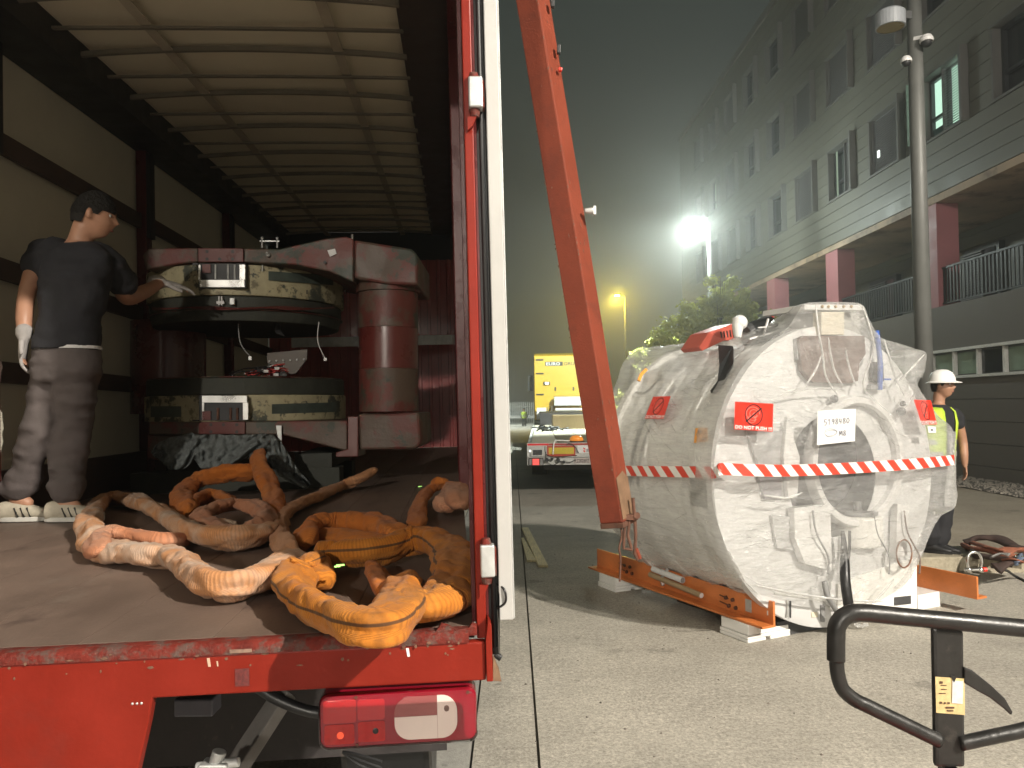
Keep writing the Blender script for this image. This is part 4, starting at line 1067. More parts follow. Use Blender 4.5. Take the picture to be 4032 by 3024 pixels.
# drape of loose wires and a triangular terminal plate on the lower pole face
q = MB(); q.prism([cp(832, 815, 5.6), cp(1070, 792, 5.6), cp(1068, 850, 5.6), cp(1000, 938, 5.6), cp(970, 938, 5.6), cp(832, 870, 5.6)], (0, .012, 0)); q.build('terminal_plate', pbr('brown_grey_plate', (.12, .10, .085), .6, var=.2), yk, world=True)
q = MB()
for k in range(6): q.sphere(cp(846 + 41*k, 862 - 2*k, 5.59), .008, n=6)
q.build('terminal_stud', WPLASTIC, yk, world=True)
r6 = random.Random(8)
for k in range(30):
    m = YOKE_CLEAN if k < 17 else BLACK if k < 26 else WPLASTIC
    x0 = r6.uniform(700, 860) if k < 17 else r6.uniform(600, 800); pts = []
    x1 = r6.uniform(880, 960) if k < 17 else r6.uniform(800, 960)
    y0, y1 = r6.uniform(930, 952), r6.uniform(875, 945)
    for j in range(6):
        u = j/5; pts.append(cp(x0 + (x1-x0)*u, y0 + (y1-y0)*u - 22*math.sin(PI*u)*r6.random(), 5.25 + .12*r6.random()))
    q = MB(); q.tube(spline(pts, 5), .0045, 5); q.build('wire', m if k >= 17 else pbr('red_wire', (.42, .05, .045), .4) if k == 0 else bpy.data.materials['red_wire'], yk, world=True)
for k in range(7):
    q = MB(); q.cbox(cp(r6.uniform(590, 980), r6.uniform(900, 945), 5.2), (.03, .02, .018), rz=r6.random()); q.build('wire_connector', WPLASTIC if k % 2 else BLACK, yk, world=True)
q = MB(); q.tube(spline([cp(1140, 630, 5.15), cp(1132, 700, 5.15), cp(1136, 760, 5.15), cp(1160, 815, 5.12), cp(1176, 845, 5.1)], 6), .003, 5); q.cbox(cp(1178, 852, 5.1), (.018, .012, .02)); q.build('hanging_wire', WPLASTIC, yk, world=True)
q = MB(); q.tube(spline([cp(660, 640, 5.3), cp(670, 740, 5.3), cp(700, 800, 5.3), cp(728, 830, 5.3), cp(730, 850, 5.3)], 6), .003, 5); q.cbox(cp(732, 845, 5.3), (.02, .012, .025)); q.build('hanging_wire', GALV, yk, world=True)
q = MB(); 
for k in range(6): q.tube(spline([cp(885 + 4*k, 640, 5.4), cp(880 + 6*k, 680, 5.4), cp(895 + 8*k, 700 + 3*k, 5.4)], 5), .004, 5)
q.build('cable_tuft', BLACK, yk, world=True)

# ================================================================== GREY FELT CLOTH
top = [(140, 1400), (190, 1345), (260, 1312), (380, 1290), (440, 1300), (520, 1296), (620, 1302), (720, 1300), (800, 1292), (870, 1300), (915, 1345), (965, 1425), (1020, 1510), (1088, 1600)]
bot = [(160, 1420), (200, 1450), (250, 1502), (335, 1508), (395, 1440), (440, 1500), (520, 1498), (620, 1478), (735, 1425), (790, 1400), (860, 1480), (905, 1540), (960, 1580), (1060, 1625)]
def interp(P, u):
    s = u * (len(P) - 1); i = min(int(s), len(P) - 2); t = s - i
    return (P[i][0] + (P[i+1][0]-P[i][0])*t, P[i][1] + (P[i+1][1]-P[i][1])*t)
q = MB(); rg = []; NU, NV = 120, 26
for i in range(NU + 1):
    u = i/NU; a, b = interp(top, u), interp(bot, u); row = []
    for j in range(NV + 1):
        t = j/NV; cx, cy = a[0] + (b[0]-a[0])*t, a[1] + (b[1]-a[1])*t
        f = .06*noise.noise(V((u*17 + t*2.5, t*1.2, 3))) + .03*noise.noise(V((u*38 - t*4, t*3, 8))) + .012*noise.noise(V((u*70, t*9, 1)))
        D = YD - .10 - .10*math.sin(t*PI/2)*(1 if u < .7 else .4) - f*1.4
        if u > .68: D += (u - .68) * .2
        row.append(cp(cx, cy + 6*noise.noise(V((u*20, 0, 0))), D))
    rg.append(row)
q.rings(rg, 0, False)
cl = q.build('felt_cloth', GREYCLOTH, smooth=True); tag(cl, 'crumpled grey felt cloth hanging over the front of the magnet yoke', 'cloth')
m_ = cl.modifiers.new('th', 'SOLIDIFY'); m_.thickness = .006

# ================================================================== ROUND SLINGS
def sling_mat(name, col, pale, dirtc, seam=True, ribs=420):
    m, N, L = newmat(name); p = N['Principled BSDF']; uv = N.new('ShaderNodeUVMap'); tc_ = N.new('ShaderNodeTexCoord')
    sp = N.new('ShaderNodeSeparateXYZ'); L.new(uv.outputs[0], sp.inputs[0])
    def nz(src, sc, det=6, ro=.65):
        n = N.new('ShaderNodeTexNoise'); n.inputs['Scale'].default_value = sc; n.inputs['Detail'].default_value = det; n.inputs['Roughness'].default_value = ro; L.new(src, n.inputs['Vector']); return n.outputs[0]
    def rmp(x, a, b, c=0, d=1):
        r = N.new('ShaderNodeMapRange'); r.inputs[1].default_value = a; r.inputs[2].default_value = b; r.inputs[3].default_value = c; r.inputs[4].default_value = d; L.new(x, r.inputs[0]); return r.outputs[0]
    def mix(f, a, b):
        x = N.new('ShaderNodeMix'); x.data_type = 'RGBA'; L.new(f, x.inputs[0])
        if isinstance(a, tuple): x.inputs[6].default_value = c4(a)
        else: L.new(a, x.inputs[6])
        x.inputs[7].default_value = c4(b); return x.outputs[2]
    o = tc_.outputs['Object']
    c = mix(rmp(nz(o, 3.2), .44, .62), col, pale)
    c = mix(rmp(nz(o, 7.5, 8, .7), .55, .72, 0, .75), c, dirtc)
    c = mix(rmp(nz(o, 17, 6, .7), .60, .75, 0, .6), c, tuple(x*.35 for x in dirtc))
    # ribs across the tube
    ang = N.new('ShaderNodeMath'); ang.operation = 'MULTIPLY_ADD'; L.new(sp.outputs[1], ang.inputs[0]); ang.inputs[1].default_value = .02; L.new(sp.outputs[0], ang.inputs[2])
    mm = N.new('ShaderNodeMath'); mm.operation = 'MULTIPLY'; L.new(ang.outputs[0], mm.inputs[0]); mm.inputs[1].default_value = ribs * 2
    sn = N.new('ShaderNodeMath'); sn.operation = 'SINE'; L.new(mm.outputs[0], sn.inputs[0])
    rb = rmp(sn.outputs[0], -1, 1, 0, 1)
    dk = N.new('ShaderNodeMix'); dk.data_type = 'RGBA'; dk.blend_type = 'MULTIPLY'; dk.inputs[0].default_value = 1; L.new(c, dk.inputs[6])
    L.new(rmp(rb, 0, .6, .80, 1.04), dk.inputs[7]); c = dk.outputs[2]
    if seam:
        a = N.new('ShaderNodeMath'); a.operation = 'SUBTRACT'; L.new(sp.outputs[1], a.inputs[0]); a.inputs[1].default_value = .055
        ab = N.new('ShaderNodeMath'); ab.operation = 'ABSOLUTE'; L.new(a.outputs[0], ab.inputs[0])
        c = mix(rmp(ab.outputs[0], .007, .013, .85, 0), c, (.05, .03, .02))
    L.new(c, p.inputs['Base Color']); p.inputs['Roughness'].default_value = .85; p.inputs['Specular IOR Level'].default_value = .2
    p.inputs['Sheen Weight'].default_value = .06
    h = N.new('ShaderNodeMath'); h.operation = 'MULTIPLY_ADD'; L.new(rb, h.inputs[0]); h.inputs[1].default_value = .35; L.new(nz(o, 60, 5), h.inputs[2])
    b = N.new('ShaderNodeBump'); b.inputs['Strength'].default_value = .55; b.inputs['Distance'].default_value = .004; L.new(h.outputs[0], b.inputs['Height']); L.new(b.outputs[0], p.inputs['Normal'])
    return m
SL_PALE = sling_mat('pale_orange_sling', (.50, .235, .10), (.53, .40, .31), (.30, .16, .09), False, 420)
SL_PINK = sling_mat('faded_pink_sling', (.42, .17, .085), (.46, .24, .15), (.2, .09, .05), False)
SL_OR = sling_mat('orange_sling', (.44, .145, .016), (.50, .19, .03), (.15, .07, .025), True, 420)
SL_DEEP = sling_mat('deep_orange_sling', (.42, .12, .018), (.46, .15, .03), (.16, .06, .025), False, 420)
def tube_sling(mb, uvs, pts, r, closed, seed, fold=1.0, flat=.82, taper=0, uoff=0):
    P = spline(pts, 26, closed); N = len(P); n = 36
    b0 = len(mb.v); u = 0; up = FN.copy(); prev = None
    L_ = [0]
    for i in range(1, N): L_.append(L_[-1] + (P[i] - P[i-1]).length)
    for i in range(N):
        if closed: t = (P[(i+1) % N] - P[i-1]).normalized(); t2 = (P[(i+4) % N] - P[i]).normalized() - (P[i] - P[i-4]).normalized()
        else:
            t = (P[min(i+1, N-1)] - P[max(i-1, 0)]).normalized()
            t2 = (P[min(i+4, N-1)] - P[i]) .normalized() - (P[i] - P[max(i-4, 0)]).normalized() if 4 < i < N-5 else V((0, 0, 0))
        w = t.cross(FN).normalized(); uu = w.cross(t).normalized()
        k = t2.length; kin = t2.normalized() if k > .001 else V((0, 0, 0))
        l = L_[i]; e = 1.0
        if not closed:
            e = min(1, math.sqrt(max(0.0, min(i, N-1-i) / 9.0)) ) * (1 - .0) ; e = max(e, .12)
        asp = .24 * (1 if fold else 0); twa = 1.2*noise.noise(V((l*2.2, seed*3, 5))) + (0 if not fold else .3)
        rad0 = .96 * r * e * (1 + .14*noise.noise(V((l*5, seed, 0))) - taper * (l / L_[-1]))
        for j in range(n):
            a = 2*PI*j/n; dr = w*math.cos(a) + uu*math.sin(a)
            inn = max(0, dr.dot(kin)) if k > .08 else 0
            tw = l*1.5
            wr = .10*noise.noise(V((math.cos(a + tw)*1.2 + seed, math.sin(a + tw)*1.2, l*9))) + .055*noise.noise(V((math.cos(a)*2.5, math.sin(a)*2.5 + seed, l*26)))
            wr -= abs(noise.noise(V((math.cos(a + l*5)*1.6, math.sin(a + l*5)*1.6 - seed, l*13)))) * .12 * fold
            wr -= .10 * fold * max(0, math.sin(l*62 + 2.4*a*(1 if int(l*2.3) % 2 else -1) + 5*noise.noise(V((l*4, a*.5, seed)))))**4 * (.35 + .65*abs(noise.noise(V((l*6, a, seed + 2)))*2))
            pin = inn * min(1, k*3) * .06 * fold * math.sin(l*2*PI/.028 + 3*noise.noise(V((l*20, seed, 1))))
            ea = (1 + asp*math.cos(2*(a - twa))) * (1 + .05*math.cos(5*a + l*9 + seed))
            q_ = P[i] + dr * rad0 * ea * (1 + wr*1.5 + pin)
            hgt = (q_ - FP).dot(FN)
            if hgt < .003 and q_.y > 1.83: q_ = q_ + FN * (.003 - hgt)
            mb.v.append(tuple(q_)); uvs.append((l + uoff, j/n))
    R = N if closed else N - 1
    for i in range(R):
        for j in range(n):
            a = b0 + i*n + j; b = b0 + i*n + (j+1) % n; jj = (i+1) % N
            mb.f.append((a, b, b0 + jj*n + (j+1) % n, b0 + jj*n + j)); mb.m.append(0)
    if not closed:
        mb.f.append(tuple(b0 + k for k in range(n-1, -1, -1))); mb.m.append(0)
        mb.f.append(tuple(b0 + (N-1)*n + k for k in range(n))); mb.m.append(0)
def c4p(cx, cy, h=.045): return fl(200 + cx*.8137, 1650 + cy*.8137, h)
def sling(label, strands, mat, extra=()):
    pts0 = [c4p(*p) for p in strands[0][0]]
    base = sum(pts0, V((0, 0, 0))) / len(pts0)
    t = thing('round_sling', label, 'lifting sling', base, group='round slings on the trailer floor')
    for si, s in enumerate(strands):
        P, closed, r, seed = s[:4]; mt = s[4] if len(s) > 4 else mat
        mb = MB(); uvs = []
        tube_sling(mb, uvs, [c4p(*p) for p in P], r, closed, seed, uoff=si*.37)
        mb.build('sleeve', mt, t, smooth=True, world=True, uv=uvs)
    return t
# A: large pale loop at the front left
sling('large pale dirty orange sling looped at the front left of the trailer floor', [
    ([(205, 600, .05), (185, 545, .05), (190, 475, .05), (235, 405, .05), (310, 383, .055), (410, 395, .055), (490, 430, .055), (570, 475, .055), (640, 525, .06), (740, 562, .06), (860, 578, .06), (980, 570, .055), (1060, 540, .05)], False, .051, 1.3),
    ([(225, 615, .03), (275, 638, .04), (400, 648, .05), (500, 662, .05), (590, 668, .05), (650, 700, .05), (705, 755, .05), (790, 800, .05), (900, 805, .052), (1010, 770, .052), (1110, 715, .05), (1195, 672, .05)], False, .053, 4.1),
    ([(235, 640, .055), (220, 590, .06), (290, 560, .07), (400, 570, .06), (545, 590, .05), (640, 590, .03)], False, .042, 7.7, SL_PINK),
], SL_PALE)
# B: orange loop behind, running up to the cloth
sling('orange sling looped behind the pale one with one end under the grey cloth', [
    ([(1060, 500, .04), (1075, 440, .06), (1075, 375, .09), (1045, 300, .15), (1010, 225, .22), (998, 165, .28)], False, .048, 2.2),
    ([(660, 455, .05), (638, 400, .06), (650, 345, .09), (700, 300, .13), (780, 275, .16), (880, 262, .175), (1000, 255, .18)], False, .054, 5.2),
    ([(655, 440, .05), (720, 385, .06), (820, 375, .06), (900, 415, .05)], False, .042, 5.9),
], SL_DEEP)
sling('faded pink sling coil lying between the pale loop and the orange loop behind', [
    ([(720, 470, .07), (800, 430, .08), (900, 412, .08), (1000, 430, .08), (1055, 480, .07), (1010, 535, .06), (900, 560, .05), (800, 520, .05)], True, .040, 9.1),
    ([(790, 500, .04), (840, 505, .04), (880, 520, .04)], False, .03, 3.3, SL_PALE),
], SL_PINK)
# C long pale end running back to the right
sling('long brownish sling end stretching back towards the right wall', [
    ([(1170, 655, .045), (1120, 600, .045), (1100, 540, .045), (1115, 475, .045), (1170, 425, .045), (1290, 375, .045), (1400, 325, .045), (1480, 295, .08), (1575, 245, .13)], False, .040, 6.3),
], sling_mat('brown_orange_sling', (.42, .19, .08), (.46, .24, .13), (.22, .10, .05), False))
sling('deep orange sling heap in the shade behind the front right loop', [
    ([(1235, 600, .05), (1240, 545, .06), (1300, 510, .07), (1400, 500, .07), (1510, 500, .075), (1610, 520, .07), (1670, 560, .06)], False, .052, 8.4),
    ([(1290, 560, .04), (1400, 575, .04), (1520, 590, .04), (1650, 590, .04)], False, .04, 3.9),
    ([(1560, 720, .04), (1600, 780, .04), (1650, 860, .04)], False, .035, 1.9),
], SL_DEEP)
# E the two front right loops, seam visible
sling('bright orange sling with dark seam looped at the front right and hanging over the sill', [
    ([(1235, 700, .09), (1190, 765, .06), (1195, 850, .055), (1270, 915, .055), (1380, 955, .06), (1500, 1000, .068), (1600, 1005, .07), (1670, 935, .065), (1705, 860, .06), (1690, 790, .055)], False, .053, 2.9),
    ([(1235, 700, .09), (1280, 690, .06), (1300, 750, .05), (1310, 790, .04)], False, .040, 8.8),
    ([(1270, 660, .06), (1360, 655, .06), (1480, 650, .065), (1610, 630, .07), (1730, 592, .08), (1850, 590, .085), (1930, 640, .08), (1955, 740, .07), (1940, 820, .06), (1890, 880, .055), (1800, 905, .055), (1745, 905, .05)], False, .056, 5.5),
], SL_OR)
sling('brown orange sling bundle in the far right corner beside the corner post', [
    ([(1770, 520, .05), (1775, 450, .05), (1800, 380, .06), (1850, 330, .09), (1910, 300, .13)], False, .038, 3.2),
    ([(1900, 430, .06), (1935, 380, .09), (1960, 340, .12), (1975, 420, .08)], False, .06, 6.6, SL_PINK),
], SL_DEEP)
glo = pbr('fluorescent_green_scrap', (.4, 1, .2), .5, emit=((.55, 1, .25), .5))  # tag is no lamp; its brightness is put in as emission
for i, (px, py) in enumerate(((1655, 1915), (1340, 2225))):
    c = fl(px, py, .10 if i else .01)
    q = MB(); q.cbox((0, 0, 0), (.022, .006, .004), rz=.3); q.cbox((-.006, -.012, -.001), (.016, .005, .004), rz=.5)
    o = q.build('glowing_scrap', glo); o.location = c
    tag(o, ('small glowing green tag on the floor in front of the corner bundle', 'small glowing green tag on the front right orange sling')[i], 'tag')
# ================================================================== WRAPPED MAGNET CYLINDER
PHI = math.radians(25.7)
MO = V((2.25, 5.43, 0))
mg = thing('wrapped_magnet', 'huge white magnet cylinder wrapped in clear bubble film standing on the yard', 'machine', MO, (0, 0, PHI))
MMx = MW[mg.name]; MI = MMx.inverted(); M3 = MMx.to_3x3(); MI3 = MI.to_3x3()
ZC, RR = 1.09, 1.055
def lray(px, py): return MI @ V((0, 0, CAMZ)), MI3 @ ray(px, py)
def ml(px, py, y=-.07):
    o, r = lray(px, py); return o + r * ((y - o.y) / r.y)
def cyl_hit(px, py, R=1.08):
    o, r = lray(px, py); oz = o.z - ZC
    a = r.x**2 + r.z**2; b = 2*(r.x*o.x + r.z*oz); c = o.x**2 + oz**2 - R*R
    disc = b*b - 4*a*c
    t = (-b - math.sqrt(max(disc, 0))) / (2*a); return o + r*t
FY = (0, 1, 0)
def ring_y(prof, m, nm, par=mg, n=96, c=(0, 0, ZC), sm=True, world=False):
    q = MB(); q.lathe(prof, c, (0, 1, 0), n); o = q.build(nm, m, par, smooth=sm)
    if sm: e = o.modifiers.new('es', 'EDGE_SPLIT'); e.split_angle = math.radians(35)
    return o
ring_y([(.43, .0), (1.0, -.0), (RR, .012), (RR, .085), (1.0, .09)], FLANGE, 'front_flange')
ring_y([(.985, .086), (.985, .40), (.992, .402), (.992, .43), (.985, .432), (.985, .86), (.995, .865), (.995, .93), (.985, .935), (.985, 1.30)], VESSEL, 'vessel')
ring_y([(.985, 1.28), (1.02, 1.29), (1.02, 1.36), (.2, 1.37)], WHITE_PAINT, 'rear_flange')
bc_ = ml(3358, 1815, 0)
ring_y([(.40, .3), (.40, -.045), (.415, -.065), (.455, -.065), (.47, -.04), (.47, .01)], WPLASTIC, 'bore_ring', c=(bc_.x, 0, bc_.z))
ring_y([(.40, 1.2), (.40, .02)], GREYMAT, 'bore_tube', c=(bc_.x, 0, bc_.z))
ring_y([(0, .0), (.40, .0)], DGREY, 'bore_back', c=(bc_.x, .30, bc_.z))
# dark segments seen behind the film
def fplate(pts, y, dep, m, nm, bev=.004):
    q = MB(); q.prism([ml(a, b, y) for a, b in pts], (0, dep, 0)); return q.build(nm, m, mg, bevel=bev)
fplate([(3145, 1335), (3165, 1322), (3405, 1322), (3410, 1395), (3385, 1430), (3380, 1500), (3345, 1510), (3200, 1505), (3160, 1460)], -.05, .04, pbr('brown_inner_panel', (.12, .075, .06), .5, var=.3, vscale=10), 'brown_panel')
fplate([(3215, 1215), (3385, 1215), (3390, 1322), (3210, 1322)], .06, .30, pbr('turret_shade_cover', (.36, .36, .34), .5), 'turret_box')
fplate([(3170, 1198), (3395, 1200), (3400, 1222), (3168, 1220)], -.05, .40, WPLASTIC, 'turret_top')
fplate([(3235, 1228), (3325, 1228), (3325, 1318), (3235, 1318)], -.045, .08, pbr('cream_cover', (.62, .57, .47), .5), 'turret_cover')
for px in (3238, 3262, 3290, 3322, 3352):
    c = ml(px, 1207, -.055); q = MB(); q.sphere(c, .012, n=6); q.build('bolt', pbr('brass_bolt', (.45, .32, .14), .4, .6) if px == 3238 else bpy.data.materials['brass_bolt'], mg, smooth=True)
BLUE = pbr('blue_hose_cover', (.05, .12, .42), .4)
q = MB(); q.tube(spline([ml(3452, 1305, -.02), ml(3460, 1370, -.06), ml(3466, 1440, -.08), ml(3464, 1535, -.07)], 5), .018, 8); q.build('blue_hose', BLUE, mg, smooth=True)
fplate([(3435, 1425), (3478, 1425), (3482, 1500), (3465, 1512), (3435, 1500)], -.04, .03, BLACK, 'black_cover')
fplate([(3480, 1490), (3510, 1490), (3510, 1497), (3480, 1497)], -.10, .005, BLUE, 'blue_label')
fplate([(3430, 1515), (3487, 1518), (3487, 1532), (3428, 1534)], -.07, .04, GREYMAT, 'bracket_bar')
for a, b, r in ((3285, 1570, .028), (3548, 1620, .034), (3555, 1590, .022)):
    q = MB(); q.sphere(ml(a, b, -.05), r, n=9); q.build('dark_knob', DGREY, mg, smooth=True)
fplate([(3135, 1335), (3160, 1325), (3160, 1400), (3140, 1420)], -.03, .04, GREYMAT, 'grey_block')
fplate([(2935, 1680), (3080, 1700), (3100, 1830), (2985, 1830)], -.03, .025, pbr('mid_grey_cover', (.30, .30, .30), .5, var=.2), 'grey_cover')
fplate([(2980, 1850), (3080, 1850), (3078, 1970), (3010, 1965)], -.03, .025, pbr('purple_grey_cover', (.26, .25, .27), .5, var=.2), 'grey_cover')
fplate([(3040, 2030), (3120, 2035), (3140, 2170), (3060, 2160)], -.03, .025, pbr('pale_grey_cover', (.42, .42, .42), .5, var=.1), 'grey_cover')
fplate([(3128, 2000), (3270, 1985), (3278, 2250), (3170, 2220), (3130, 2120)], -.075, .06, WPLASTIC, 'white_box')
fplate([(3535, 1985), (3580, 1990), (3572, 2190), (3528, 2200)], -.075, .06, WPLASTIC, 'white_upright')
fplate([(3100, 1640), (3150, 1800), (3140, 1960), (3105, 1960), (3085, 1800)], -.06, .03, WPLASTIC, 'curved_strip')
q = MB(); c = ml(3365, 2090, .08); q.cyl(c + V((0, -.0, -.10)), c + V((0, .0, .12)), .19, .19, n=32); q.build('cold_head_dome', pbr('pale_dome', (.72, .71, .68), .4, var=.05), mg, smooth=False, bevel=.02)
q = MB(); q.cyl(c + V((0, -.02, .122)), c + V((0, -.02, .15)), .145, n=28); q.cyl(c + V((0, -.03, .151)), c + V((0, -.03, .22)), .03, n=12); q.build('dome_flange', GREYMAT, mg, bevel=.004)
for px, m, r in ((3200, GREYMAT, .007), (3440, GREYMAT, .005), (3560, BROWNBOX, .006)):
    q = MB(); q.tube(spline([ml(px, 2010, -.10), ml(px + 15, 2100, -.11), ml(px + 60, 2190, -.10), ml(px + 60, 2260, -.09)], 6), r, 6); q.build('cable', m, mg, smooth=True)
q = MB(); q.tube(spline([ml(3318, 2090, -.09), ml(3325, 2190, -.10), ml(3328, 2280, -.15), ml(3338, 2360, -.17), ml(3350, 2440, -.16)], 6), .026, 10, rfun=lambda u: .012 + .022*min(1, u*3)); q.build('black_cable', BLACK_RUB, mg, smooth=True)
q = MB(); q.tube(spline([ml(3345, 2090, -.09), ml(3345, 2150, -.09), ml(3340, 2210, -.10)], 6), .010, 8); q.build('black_cable', BLACK_RUB, mg, smooth=True)
q = MB(); q.tube(spline([ml(3245, 2290, -.12), ml(3260, 2350, -.13), ml(3290, 2400, -.13), ml(3315, 2440, -.12)], 6), .018, 8); q.build('grey_cable', GREYMAT, mg, smooth=True)
q = MB()
for k in range(4): q.tube(spline([ml(3560 + 30*math.cos(a), 2180 + 55*math.sin(a), -.10 - .008*k) for a in [2*PI*i/9 for i in range(9)]], 4, True), .006, 5, closed=True)
q.build('coiled_cable', pbr('brown_cable', (.2, .1, .06), .5), mg, smooth=True)
# base: right base box, slots, sticker marks
fplate([(3300, 2300), (3420, 2255), (3611, 2195), (3611, 2400), (3560, 2407), (3300, 2440)], -.02, .25, WHITE_PAINT, 'base_box')
fplate([(3522, 2352), (3588, 2345), (3588, 2378), (3522, 2385)], -.026, .005, DGREY, 'fork_slot')
fplate([(3098, 2362), (3106, 2362), (3108, 2430), (3100, 2428)], -.012, .011, GALV, 'slot')
fplate([(3112, 2366), (3117, 2366), (3117, 2434), (3113, 2434)], -.012, .011, DGREY, 'slot')
fplate([(3233, 2383), (3250, 2384), (3249, 2450), (3234, 2449)], -.012, .011, GREYMAT, 'slot')
fplate([(3195, 2410), (3218, 2410), (3222, 2430), (3197, 2432)], -.006, .004, pbr('yellowed_label', (.7, .64, .5), .6), 'small_label')
fplate([(3050, 2330), (3310, 2368), (3310, 2377), (3050, 2340)], -.008, .006, pbr('film_seam_grey', (.6, .6, .58), .5), 'seam')
# side details on the vessel
def side_patch(corners, R, m, nm, nx=8, nz_=4, lab=None):
    rg = []
    for i in range(nx + 1):
        u = i/nx; row = []
        for j in range(nz_ + 1):
            v_ = j/nz_; a, b, c, d = [V((p[0], p[1], 0)) for p in corners]
            p = (a*(1-u) + b*u)*(1-v_) + (d*(1-u) + c*u)*v_
            row.append(cyl_hit(p.x, p.y, R))
        rg.append(row)
    q = MB(); q.rings(rg, 0, False); return q.build(nm, m, mg, label=lab)
side_patch([(2716, 1872), (2800, 1884), (2802, 2004), (2718, 1988)], .995, pbr('grey_side_hatch', (.27, .27, .26), .4, var=.15), 'side_hatch')
side_patch([(2828, 1358), (2886, 1360), (2884, 1432), (2862, 1500), (2832, 1502)][:4], 1.10, DGREY, 'black_bracket')
q = MB(); q.prism([cyl_hit(2828, 1358, 1.11), cyl_hit(2886, 1362, 1.11), cyl_hit(2886, 1430, 1.12), cyl_hit(2862, 1470, 1.12), cyl_hit(2850, 1500, 1.12), cyl_hit(2815, 1540, 1.12), cyl_hit(2797, 1538, 1.12), cyl_hit(2825, 1500, 1.12), cyl_hit(2832, 1440, 1.12)], (.02, .015, -.02)); q.build('black_bracket', BLACK, mg)
bpy.data.objects.remove([o for o in mg.children if o.name.startswith('black_bracket')][0])
for pts, r, m in (([(2480, 1900), (2500, 1750), (2560, 1600), (2640, 1480), (2690, 1430)], .014, GREYMAT), ([(2510, 1910), (2530, 1760), (2590, 1620), (2660, 1520)], .010, GREYMAT), ([(2500, 1545), (2540, 1545), (2580, 1510), (2605, 1475)], .006, BLACK)):
    q = MB(); q.tube(spline([cyl_hit(a, b, 1.0) for a, b in pts], 8), r, 6); q.build('side_cable', m, mg, smooth=True)
q = MB(); q.tube(spline([cyl_hit(2515, 1500, 1.14), cyl_hit(2525, 1475, 1.15), cyl_hit(2545, 1455, 1.14)], 4), .014, 6); q.build('orange_strap', STICK_OR, mg)
for a, b in (((2640, 1500), (2700, 1450)), ((2690, 1580), (2720, 1490)), ((2790, 1480), (2760, 1560))):
    q = MB(); q.bar(cyl_hit(*a, 1.0), cyl_hit(*b, 1.0), .03, .02); q.build('white_bar', WPLASTIC, mg)
# equipment on the top
q = MB(); q.prism([ml(2793, 1308, .55), ml(2893, 1272, .55), ml(2896, 1338, .55), ml(2850, 1342, .55), ml(2765, 1382, .62), ml(2752, 1368, .62)], (0, .22, 0)); rw = q.build('red_top_cover', pbr('red_service_cover', (.40, .07, .045), .4), mg, bevel=.006)
for k in range(5): 
    q = MB(); a = ml(2838 + 12*k, 1306 - 2*k, .545); b = ml(2842 + 12*k, 1330 - k, .545); q.bar(a, b, .009, .006); q.build('vent_slot', INK, rw)
q = MB(); q.tube(spline([ml(2912, 1262, .35), ml(2905, 1290, .35), ml(2905, 1330, .35)], 5), None, 14, rfun=lambda u: .055*(1 - .55*u)); q.sphere(ml(2913, 1270, .35), .055, n=10); q.build('white_paddle', WPLASTIC, mg, smooth=True)
q = MB(); q.cyl(ml(2940, 1330, .5), ml(3040, 1290, .45), .10, n=24); q.build('dark_service_drum', DGREY, mg, bevel=.006)
q = MB(); q.bar(ml(3036, 1255, .5), ml(3040, 1222, .5), .022, .022); q.build('red_stick', STICK_RED, mg)
q = MB(); q.bar(ml(3005, 1325, .25), ml(3025, 1255, .25), .012, .012); q.bar(ml(2950, 1335, .25), ml(3110, 1290, .25), .012, .012); q.bar(ml(2985, 1290, .25), ml(3040, 1285, .25), .008, .008); q.build('white_stay', WPLASTIC, mg)
q = MB(); q.tube(spline([ml(3050, 1240, .4), ml(3070, 1222, .4), ml(3085, 1245, .4), ml(3060, 1262, .4), ml(3110, 1225, .4)], 6), .005, 6); q.build('loose_wire', pbr('brown_wire', (.3, .16, .08), .5), mg)
# orange L rails
nr = MI @ hitz(3054, 2470, .12)
for nm_, x0, y0, L_, s, in (('left', nr.x, nr.y, 2.19, -1), ('right', (MI @ V((3.45, 5.78, .12))).x, (MI @ V((3.45, 5.78, .12))).y, 2.15, 1)):
    q = MB(); z0 = .12
    prof = [(0, z0), (s*.115, z0), (s*.115, z0 + .016), (s*.018, z0 + .016), (s*.018, z0 + .17), (0, z0 + .17)]
    q.prism([(x0 + a, y0, b) for a, b in prof], (0, L_, 0))
    o = q.build('lifting_rail', ORANGE, mg, bevel=.003)
    q = MB()
    for k, yy in enumerate((.35, .42, 1.62, 1.70) if s < 0 else (.06,)):
        for zz_ in ((.05, .10) if s < 0 else (.09,)):
            q.cyl((x0 + s*.018, y0 + yy + .03*(zz_ > .07), z0 + zz_), (x0 + s*.034, y0 + yy + .03*(zz_ > .07), z0 + zz_), .014 if s < 0 else .018, n=6)
    if s < 0:
        for yy in (.47, 1.77):
            for zz_ in (.055, .10): q.bar((x0 + s*.03, y0 + yy - .05, z0 + zz_), (x0 + s*.03, y0 + yy + .04, z0 + zz_ + .008), .006, .006)
    q.build('bolt', RUST if s < 0 else GALV, o)
    if s < 0:
        MB().box((x0 - .0205, y0 + .20, z0 + .05), (x0 - .0185, y0 + .26, z0 + .135)).build('data_plate', GALV, o)
        MB().box((x0 - .0205, y0 + .045, z0 + .07), (x0 - .0185, y0 + .055, z0 + .10)).build('paper_scrap', PAPER, o)
